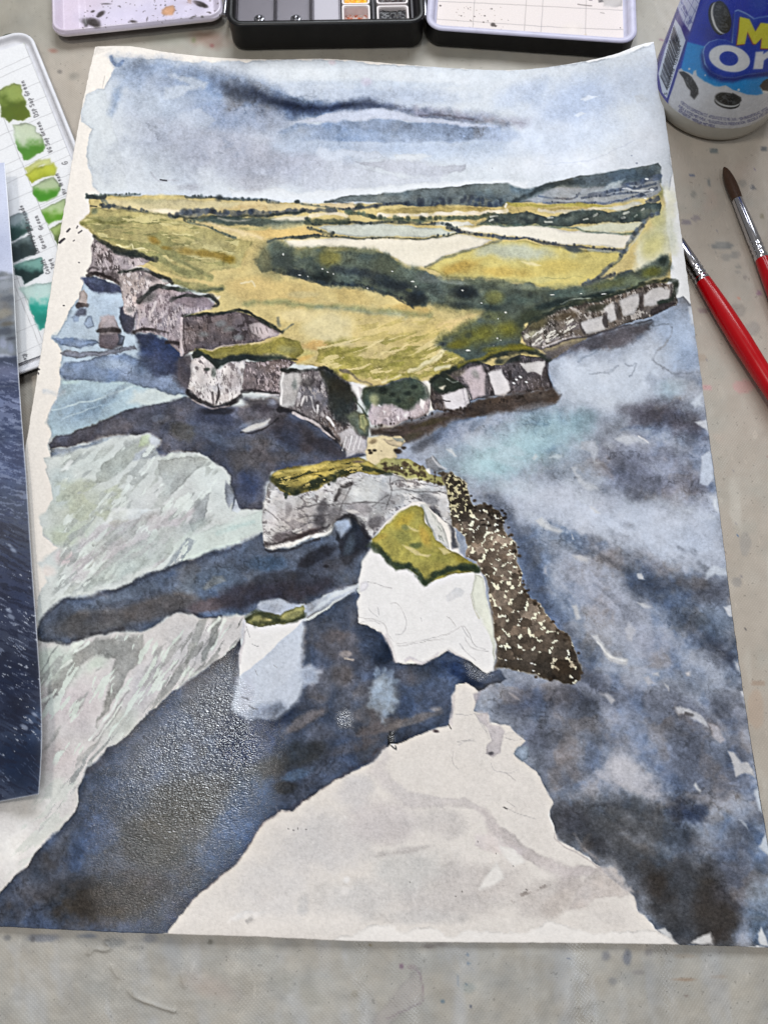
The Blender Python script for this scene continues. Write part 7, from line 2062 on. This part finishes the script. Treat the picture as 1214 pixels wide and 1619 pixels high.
    Z = Z - .0016 * sstep(.0, .004, well) * sstep(.080, .072, GX)
    Wm = fm(np.stack([GX.ravel(), GY.ravel()], -1), Z.ravel()).reshape(GX.shape + (3,))
    px, py = project(Wm)
    p = Painter(px, py, (212, 204, 220))
    p.wob = 0.0
    p.blob(120, 20, 50, 60, 20, (214, 196, 212), .6)
    p.blob(240, 20, 120, 30, -5, (204, 198, 222), .6)
    K_ = (44, 38, 36)
    for x, y, rx, ry, an, a_ in [(145, 36, 13, 8, 10, .9), (137, 40, 5, 6, 0, .85), (154, 41, 8, 3, 10, .8), (160, 22, 7, 4, -30, .85), (155, 26, 4, 2, 0, .8), (147, 18, 4, 2, -20, .8), (211, 34, 9, 3.5, 5, .9), (204, 35, 4, 2, 0, .8), (316, 6, 12, 4, 20, .9), (326, 10, 6, 3, 20, .85), (310, 3, 7, 4, 10, .8), (305, 27, 7, 2, -20, .8), (332, 20, 4, 2, 20, .75), (320, 26, 3, 2, 0, .7), (168, 6, 10, 2, 0, .6), (190, 10, 3, 1.6, 60, .8), (262, 8, 2, 3, 0, .7), (233, 30, 1.5, 5, 15, .6)]:
        p.blob(x, y, rx, ry, an, K_, a_, jag=.7, hard=.25)
    r = random.Random(9)
    for i in range(70):
        x, y = r.uniform(130, 345), r.uniform(0, 46)
        p.blob(x, y, r.uniform(.8, 2.6), r.uniform(.6, 1.5), r.uniform(-50, 30), (60, 50, 48), .75, jag=.3, hard=.3)
    p.poly([(256, 15), (262, 10), (274, 8), (278, 15), (274, 24), (262, 25), (255, 20)], (200, 150, 112), .92, 1.2, 1.6, .3, .12)
    p.poly([(297, -2), (303, 0), (302, 6), (297, 4)], (206, 158, 120), .9, 1.2, 1, .25)
    p.blob(300, 4, 18, 6, 0, (188, 176, 190), .6)
    t = NT('lilac_enamel')
    pig = t.attr('pigment')
    t.l(pig.outputs['Color'], t.b.inputs['Base Color'])
    n = t.noise(t.coord(), 300, 4)
    t.l(t.ramp(n, .3, .7, .16, .36), t.b.inputs['Roughness'])
    g = grid_obj('mixing_leaf', Wm, np.clip(p.C, 0, 1), t.m, root, skirt=.0016)
    g['label'] = 'lilac fold-out mixing leaf smeared with dark paint'
    # hinges between body and leaves
    for px_, py_ in ((672, 6), (357, 2)):
        c = hit(float(px_), float(py_), .0085)
        V, Fc = lathe((c[0], c[1] - .009, .0075), (c[0], c[1] + .009, .0075), [(0, .0012), (.0004, .0014), (.0176, .0014), (.018, .0012)], 16)
        mesh_obj('hinge', V, Fc, steel, root)


build_paint_box()


# ------------------------------------------------------------------ milk-drink bottle
BC = np.array([0.1716, 0.1862])
BR = 0.0323


def build_bottle():
    root = empty('bottle', (BC[0], BC[1], 0), 'white plastic bottle in a blue printed sleeve with biscuits', 'bottle')
    prof = [(0.0, .020), (.0004, .0290), (.0016, .0312), (.004, .0319), (.008, .03225), (.012, .0323), (.110, .0323), (.122, .0315), (.136, .0265), (.146, .0205), (.150, .0190), (.158, .0190)]
    V, Fc = lathe((*BC, 0), (*BC, 1), prof, 96)
    mat = plain('milky_plastic', (176, 172, 162), .35, 0, 200, .05)
    b = mat.node_tree.nodes['Principled BSDF']
    b.inputs['Subsurface Weight'].default_value = .0
    body = mesh_obj('body', V, Fc, mat, root)
    V, Fc = lathe((*BC, .157), (*BC, 1), [(0, .0200), (.0006, .0206), (.016, .0206), (.0172, .0196), (.0176, .018)], 64)
    cap = mesh_obj('cap', V, Fc, plain('blue_cap', (26, 48, 150), .4), root)
    # sleeve over the body, finely gridded on the side that shows
    na, nz = 400, 240
    dirc = math.atan2(CAM[1] - BC[1], CAM[0] - BC[0])
    th = np.linspace(dirc - math.pi * .999, dirc + math.pi * .999, 40)
    th = np.sort(np.concatenate([th[np.abs(th - dirc) > 1.75], np.linspace(dirc - 1.75, dirc + 1.75, na)]))
    zz = np.concatenate([np.linspace(.120, .082, 12)[:-1], np.linspace(.082, .0095, nz)])
    TH, ZZ = np.meshgrid(th, zz)
    rad = BR + .00018 + 0 * TH - np.where(ZZ > .112, (ZZ - .112) * .16, 0) - .0004 * sstep(.012, .008, ZZ)
    W = np.stack([BC[0] + rad * np.cos(TH), BC[1] + rad * np.sin(TH), ZZ], -1)
    px, py = project(W)
    # the unseen back carries on in the sleeve's plain blue
    front = np.abs(TH - dirc) < 1.62
    px = np.where(front, px, 1190.0)
    py = np.where(front, py, -60.0)
    px = np.where(front & (py < -120), 1190.0, px)
    p = Painter(px, py, (18, 48, 176))
    p.wob = 0.0
    WH = (226, 230, 236)
    p.poly([(1052, -60), (1104, -60), (1106, 0), (1092, 50), (1083, 64), (1054, 166), (1030, 150), (1040, 60)], (58, 48, 140), 1, 3, .2, 0, .05)
    p.blob(1200, 6, 26, 22, 20, (60, 90, 180), .5)
    p.blob(1130, 50, 40, 30, 0, (14, 26, 120), .5)
    # milk and light blue
    p.poly([(1086, 66), (1112, 73), (1140, 85), (1260, 90), (1260, 170), (1060, 170), (1076, 108)], (30, 140, 216), 1, .8, .2, 0, .06)
    milk = [(1056, 160), (1072, 110), (1076, 108), (1080, 112), (1087, 114), (1094, 118), (1096, 112), (1100, 111), (1101, 119), (1113, 129), (1129, 136), (1138, 137), (1146, 135), (1150, 137), (1158, 142), (1170, 146), (1180, 149), (1195, 151), (1214, 145), (1240, 130), (1290, 120), (1290, 300), (1040, 300)]
    p.poly(milk, (206, 208, 214), 1, .8, .6, .05, .03)
    for x, y, r_ in [(1089, 109, 2.2), (1167, 142, 2.6), (1114, 119, 1.6)]:
        p.blob(x, y, r_, r_, 0, (224, 228, 234), .95, jag=.1, hard=.5)
    # sleeve fades to the bare base
    p.poly([(1030, 150), (1054, 162), (1066, 178), (1080, 189), (1096, 199), (1113, 206), (1130, 209), (1146, 209), (1165, 207), (1179, 203), (1200, 190), (1214, 174), (1290, 120), (1290, 300), (1030, 300)], (176, 172, 162), .95, 6, .3, 0, .02)
    # nutrition panel
    p.poly([(1066, -60), (1110, -60), (1106, 0), (1098, 26), (1090, 50), (1078, 33), (1069, 8)], (196, 204, 236), 1, .7, .1, 0, .02)
    for L in [[(1072, 18), (1084, 42)], [(1076, 0), (1094, 36)], [(1083, -6), (1100, 20)], [(1091, -10), (1104, 6)], [(1080, 36), (1097, -2)], [(1086, 44), (1101, 10)]]:
        p.line(L, .8, (84, 90, 160), .8, .5, .1, sm=False)
    rr2 = random.Random(2)
    for i in range(24):
        t_ = rr2.random()
        x, y = 1071 + 12 * t_ + rr2.uniform(0, 9), 2 + 28 * t_ + rr2.uniform(-4, 8)
        p.line([(x, y), (x + 2, y + 4)], 1.1, (60, 70, 150), .8, .5, .1, sm=False)
    # barcode
    p.poly([(1067, 30), (1076, 44), (1084, 66), (1068, 110), (1054, 156), (1046, 146), (1040, 116), (1050, 80)], (214, 224, 240), 1, .7, .1, 0, .02)
    r = random.Random(13)
    t_ = 0.0
    while t_ < 1:
        s0 = np.array([1043.5, 120.]) * (1 - t_) + np.array([1065, 40.]) * t_
        e0 = np.array([1054.0, 142.]) * (1 - t_) + np.array([1074, 66.]) * t_
        w_ = r.choice([.9, .9, 1.5, 2.2])
        p.line([s0, e0], w_, (26, 28, 40), .95, .45, .0, sm=False)
        t_ += (w_ + r.choice([1.0, 1.0, 1.7])) / 82
    p.line([(1085.5, 62), (1068, 116), (1050, 172)], 3.4, (34, 44, 140), 1, .7, .1, sm=False)
    # wordmark plate
    plate = [(1110, 82), (1113, 73), (1120, 66), (1133, 62), (1146, 63), (1156, 67.5), (1158, 50), (1161, 17), (1166, 15), (1180, 21), (1192, 29), (1200, 27), (1240, 20), (1250, 120), (1214, 115), (1196, 117), (1179, 119), (1162, 124), (1142, 123), (1123, 115), (1113, 101)]
    p.poly([(x - 3, y + 6) for x, y in plate], (18, 34, 116), .9, 2.5, .2, 0, .03)
    p.poly(plate, (150, 186, 232), 1, .8, .1, 0, .02)
    c_ = np.mean(np.array(plate), 0)
    p.poly([tuple(np.array(q) + (c_ - np.array(q)) / np.linalg.norm(c_ - np.array(q)) * 1.7) for q in plate], (24, 60, 176), 1, .8, .1, 0, .04)
    p.poly([(1112, 86), (1116, 100), (1126, 113), (1143, 121), (1162, 122), (1180, 117), (1214, 113), (1214, 118), (1180, 122), (1162, 127), (1140, 127), (1120, 117)], (20, 36, 124), .8, 1.5, .2, 0)
    def ell(cx, cy, rx, ry, an, n=36):
        a = np.radians(an)
        t = np.linspace(0, 2 * np.pi, n, endpoint=False)
        return np.stack([cx + rx * np.cos(t) * np.cos(a) - ry * np.sin(t) * np.sin(a), cy + rx * np.cos(t) * np.sin(a) + ry * np.sin(t) * np.cos(a)], -1)
    p.poly(ell(1152.4, 92.5, 33, 20.8, 13), (226, 230, 238), 1, .8, .05, 0, .02)
    p.poly(ell(1151.5, 92.5, 15, 11.4, 10), (24, 58, 174), 1, .8, .05, 0, .02)
    p.poly([(1194, 82), (1206, 81), (1206, 85), (1214, 80), (1232, 78), (1232, 90), (1212, 92), (1207, 96), (1205, 109), (1190, 109.5), (1192, 96)], (226, 230, 238), 1, .8, .05, 0, .02)
    Mm = [(1169, 26.5), (1184, 30), (1193.5, 50), (1202, 36), (1220, 38), (1222, 77), (1202, 76.5), (1203.5, 60), (1194, 70), (1190, 69), (1181, 50), (1177, 69.5), (1164, 71), (1167, 50)]
    p.poly([(x - 1.2, y + 1.4) for x, y in Mm], (150, 30, 36), 1, 1.0, .05, 0)
    p.poly(Mm, (214, 212, 62), 1, .7, .05, 0, .03)
    # biscuits
    def biscuit(cx, cy, rx, ry, an, ox, oy):
        p.poly(ell(cx + ox * 2, cy + oy * 2, rx, ry, an), (24, 26, 28), 1, .8, .4, 0)
        p.poly(ell(cx + ox, cy + oy, rx * .98, ry * .98, an), (218, 222, 226), 1, .8, .2, 0)
        m = p.poly(ell(cx, cy, rx, ry, an), (34, 36, 38), 1, .8, .4, 0, .2)
        p.dry(ell(cx, cy, rx * .85, ry * .85, an), an + 30, 5, 2.2, .15, (92, 96, 100), .7, 1, .4, m, 71, sharp=.2)
    biscuit(1141, 27, 13.5, 26.5, -14, -3.6, 1.2)
    biscuit(1150, 156.5, 20.5, 10, 10, -.6, 2.6)
    p.poly([(1157, 146), (1171, 154), (1172, 160), (1163, 162), (1158, 156)], (40, 42, 44), .9, .8, .5, 0)
    m = p.poly([(1072.5, 113.7), (1080, 113), (1087, 117), (1093, 122), (1099, 131), (1103.5, 140), (1103.5, 148), (1097, 157.5), (1091, 151), (1091, 143), (1085, 137), (1080, 125)], (36, 38, 40), 1, .8, .5, .1, .15)
    p.dry([(1074, 114), (1090, 118), (1102, 140), (1097, 154), (1088, 138)], 60, 6, 2, .15, (104, 106, 110), .7, 1, .4, m, 72, sharp=.2)
    p.poly([(1201, 138), (1206, 130), (1214, 126), (1240, 122), (1240, 146), (1214, 148), (1206, 148)], (230, 228, 224), 1, .8, .2, 0)
    p.poly([(1200, 136), (1206, 128), (1214, 124), (1240, 120), (1240, 140), (1214, 144), (1205, 143)], (44, 34, 30), 1, .8, .4, 0, .2)
    t = NT('printed_sleeve')
    pig = t.attr('pigment')
    n = t.noise(t.coord(), 500, 3)
    t.l(t.scalecol(pig.outputs['Color'], t.ramp(n, .3, .7, .96, 1.04)), t.b.inputs['Base Color'])
    t.l(t.ramp(n, .3, .7, .2, .34), t.b.inputs['Roughness'])
    g = grid_obj('sleeve', W, np.clip(p.C, 0, 1), t.m, root, flip=True)
    g['label'] = 'blue shrink sleeve with yellow and white lettering'

    # small print, wrapped on the sleeve as thin lettering
    def cyl(px_, py_):
        d = rays(px_, py_)
        o_ = CAM[:2] - BC
        rr_ = BR + .00030
        A = (d[..., :2] ** 2).sum(-1)
        Bq = 2 * (d[..., :2] * o_).sum(-1)
        Cq = (o_ ** 2).sum() - rr_ ** 2
        disc = np.maximum(Bq * Bq - 4 * A * Cq, 0)
        s_ = (-Bq - np.sqrt(disc)) / (2 * A)
        return CAM + d * s_[..., None]

    def lettering(text, base, size, squeeze, mat, name='lettering'):
        cu = bpy.data.curves.new('tmp', 'FONT')
        cu.body = text
        cu.size = 1.0
        cu.resolution_u = 2
        ob = bpy.data.objects.new('tmp', cu)
        scene.collection.objects.link(ob)
        dg = bpy.context.evaluated_depsgraph_get()
        me = bpy.data.meshes.new_from_object(ob.evaluated_get(dg))
        v = np.array([q.co[:] for q in me.vertices])
        f = [list(q.vertices) for q in me.polygons]
        bpy.data.objects.remove(ob)
        bpy.data.curves.remove(cu)
        bpy.data.meshes.remove(me)
        if len(v) == 0:
            return
        Q = catmull(base, 10)
        d = np.r_[0, np.cumsum(np.hypot(*np.diff(Q, axis=0).T))]
        s_ = (v[:, 0] - v[:, 0].min()) * size * squeeze
        s_ = s_ * (d[-1] / s_.max())
        bx_ = np.interp(s_, d, Q[:, 0])
        by_ = np.interp(s_, d, Q[:, 1])
        k = np.clip(np.searchsorted(d, s_) - 1, 0, len(Q) - 2)
        tan = (Q[k + 1] - Q[k])
        tan = tan / np.linalg.norm(tan, axis=1)[:, None]
        up = np.stack([tan[:, 1], -tan[:, 0]], -1)
        X_ = bx_ + up[:, 0] * v[:, 1] * size
        Y_ = by_ + up[:, 1] * v[:, 1] * size
        o = mesh_obj(name, cyl(X_, Y_), f, mat, None, smooth=False)
        o.data.transform(Matrix.Translation(-Vector(root.location)))
        o.parent = g
    ink = plain('blue_ink', (58, 60, 140), .4)
    kink = plain('black_ink', (26, 28, 40), .4)
    lettering('*ΠΡΟΤΑΣΗ ΣΕΡΒΙΡΙΣΜΑΤΟΣ · ΑΠΟΛΑΥΣΤΕ ΤΟ ΜΕ ΓΑΛΑ. / *SERVERINGSFORSLAG · NYDES', [(1074, 163), (1090, 174), (1110, 183), (1130, 188.5), (1152, 191), (1172, 190), (1194, 183), (1214, 173)], 6.6, 1, ink)
    lettering('MÆLK & NYDES MED MÆLK. / *SUGGESTION DE PRÉSENTATION · DÉLICIEUX AVEC LAIT', [(1071, 169), (1086, 179.5), (1106, 189), (1126, 195), (1150, 198), (1172, 196.5), (1196, 188.5), (1216, 177)], 6.6, 1, ink)
    lettering('SERVEERTIP · HEERLIJK MET MELK.', [(1071, 175.5), (1084, 185), (1100, 193.5), (1114, 199), (1130, 202)], 6.6, 1, ink)
    lettering('5  000396  020684', [(1053.5, 151), (1062, 122), (1070, 96), (1076.5, 72)], 7.0, 1, kink)


build_bottle()


# ------------------------------------------------------------------ two round brushes
def build_brush(label, pts, group, hidden_tip=None):
    """pts: pixel points on the axis: bristle tip, ferrule mouth, ferrule crimp, handle start, handle end; radii in metres"""
    (tip, r_b), (fm, r_f0), (fc, r_f1), (hs, r_h) = pts['tip'], pts['mouth'], pts['crimp'], pts['handle']
    zt, zh = pts['z']
    A = hit(float(tip[0]), float(tip[1]), zt)
    Hh = hit(float(hs[0]), float(hs[1]), zh)
    d = (Hh - A) / np.linalg.norm(Hh - A)
    root = empty('paintbrush', (A[0], A[1], 0), label, 'paintbrush', group)

    def along(q):
        w = hit(float(q[0]), float(q[1]), (zt + zh) / 2)
        return float(np.dot(w - A, d))
    t1, t2, t3 = along(fm), along(fc), np.linalg.norm(Hh - A)
    E = A + d
    # bristles with a fibrous surface
    t = NT('sable_hair')
    v = t.coord()
    n = t.noise(v, 900, 4, .7)
    mx = t.n('ShaderNodeMix', _data_type='RGBA')
    mx.inputs[6].default_value = lin(34, 22, 16)
    mx.inputs[7].default_value = lin(84, 54, 34)
    t.l(n, mx.inputs[0])
    t.l(mx.outputs[2], t.b.inputs['Base Color'])
    t.b.inputs['Roughness'].default_value = .5
    L = t1
    prof = [(-.0005, .0001)] + [(L * k, r_b * f) for k, f in ((.02, .28), (.07, .46), (.16, .66), (.32, .86), (.5, .98), (.7, 1.0), (.9, .93), (1.0, .88), (1.06, .86))]
    V, Fc = lathe(A, E, prof, 48)
    rg = np.random.RandomState(2)
    k = rg.uniform(.93, 1.03, 48)
    ax = A + np.outer((V - A) @ d, d)
    V = ax + (V - ax) * np.tile(k, len(prof))[:, None]
    mesh_obj('bristles', V, Fc, t.m, root)
    st = plain('nickel_ferrule', (206, 206, 212), .16, 1.0, 300, .06)
    prof = [(t1 - .0004, r_f0 * .97), (t1, r_f0), (t2 * .55 + t1 * .45, r_f0 * .45 + r_f1 * .55)]
    c0 = t2
    for g_ in range(3):
        prof += [(c0 - .0006 + g_ * .0026, r_f1 * .99), (c0 + .0003 + g_ * .0026, r_f1 * .90), (c0 + .0012 + g_ * .0026, r_f1 * 1.03)]
    prof += [(max(t3, c0 + .008), r_f1 * 1.06), (max(t3, c0 + .008) + .0002, r_f1 * .98)]
    V, Fc = lathe(A, E, prof, 48)
    mesh_obj('ferrule', V, Fc, st, root)
    red = plain('red_lacquer', (176, 0, 14), .22, 0, 60, .08, coat=.15, spec=.35)
    HL = pts['length']
    prof = [(t3 - .001, r_h * .9)] + [(t3 + HL * k, r_h * f) for k, f in ((0, .96), (.02, 1.02), (.06, 1.12), (.14, 1.26), (.24, 1.32), (.36, 1.22), (.55, .95), (.75, .7), (.92, .5), (.985, .4), (1.0, .15))]
    V, Fc = lathe(A, E, prof, 48)
    mesh_obj('handle', V, Fc, red, root)
    return root


build_brush('red handled round brush with a dark pointed tip beside the bottle', dict(tip=((1144, 265), .0027), mouth=((1170, 316), .0025), crimp=((1194, 386), .0030), handle=((1204, 410), .0032), z=(.0030, .0036), length=.16), 'red paintbrushes')
build_brush('red handled brush with its ferrule tucked under the painting', dict(tip=((1054, 354), .0022), mouth=((1072, 383), .0027), crimp=((1098, 424), .0032), handle=((1109, 441), .0034), z=(.0030, .0042), length=.15), 'red paintbrushes')
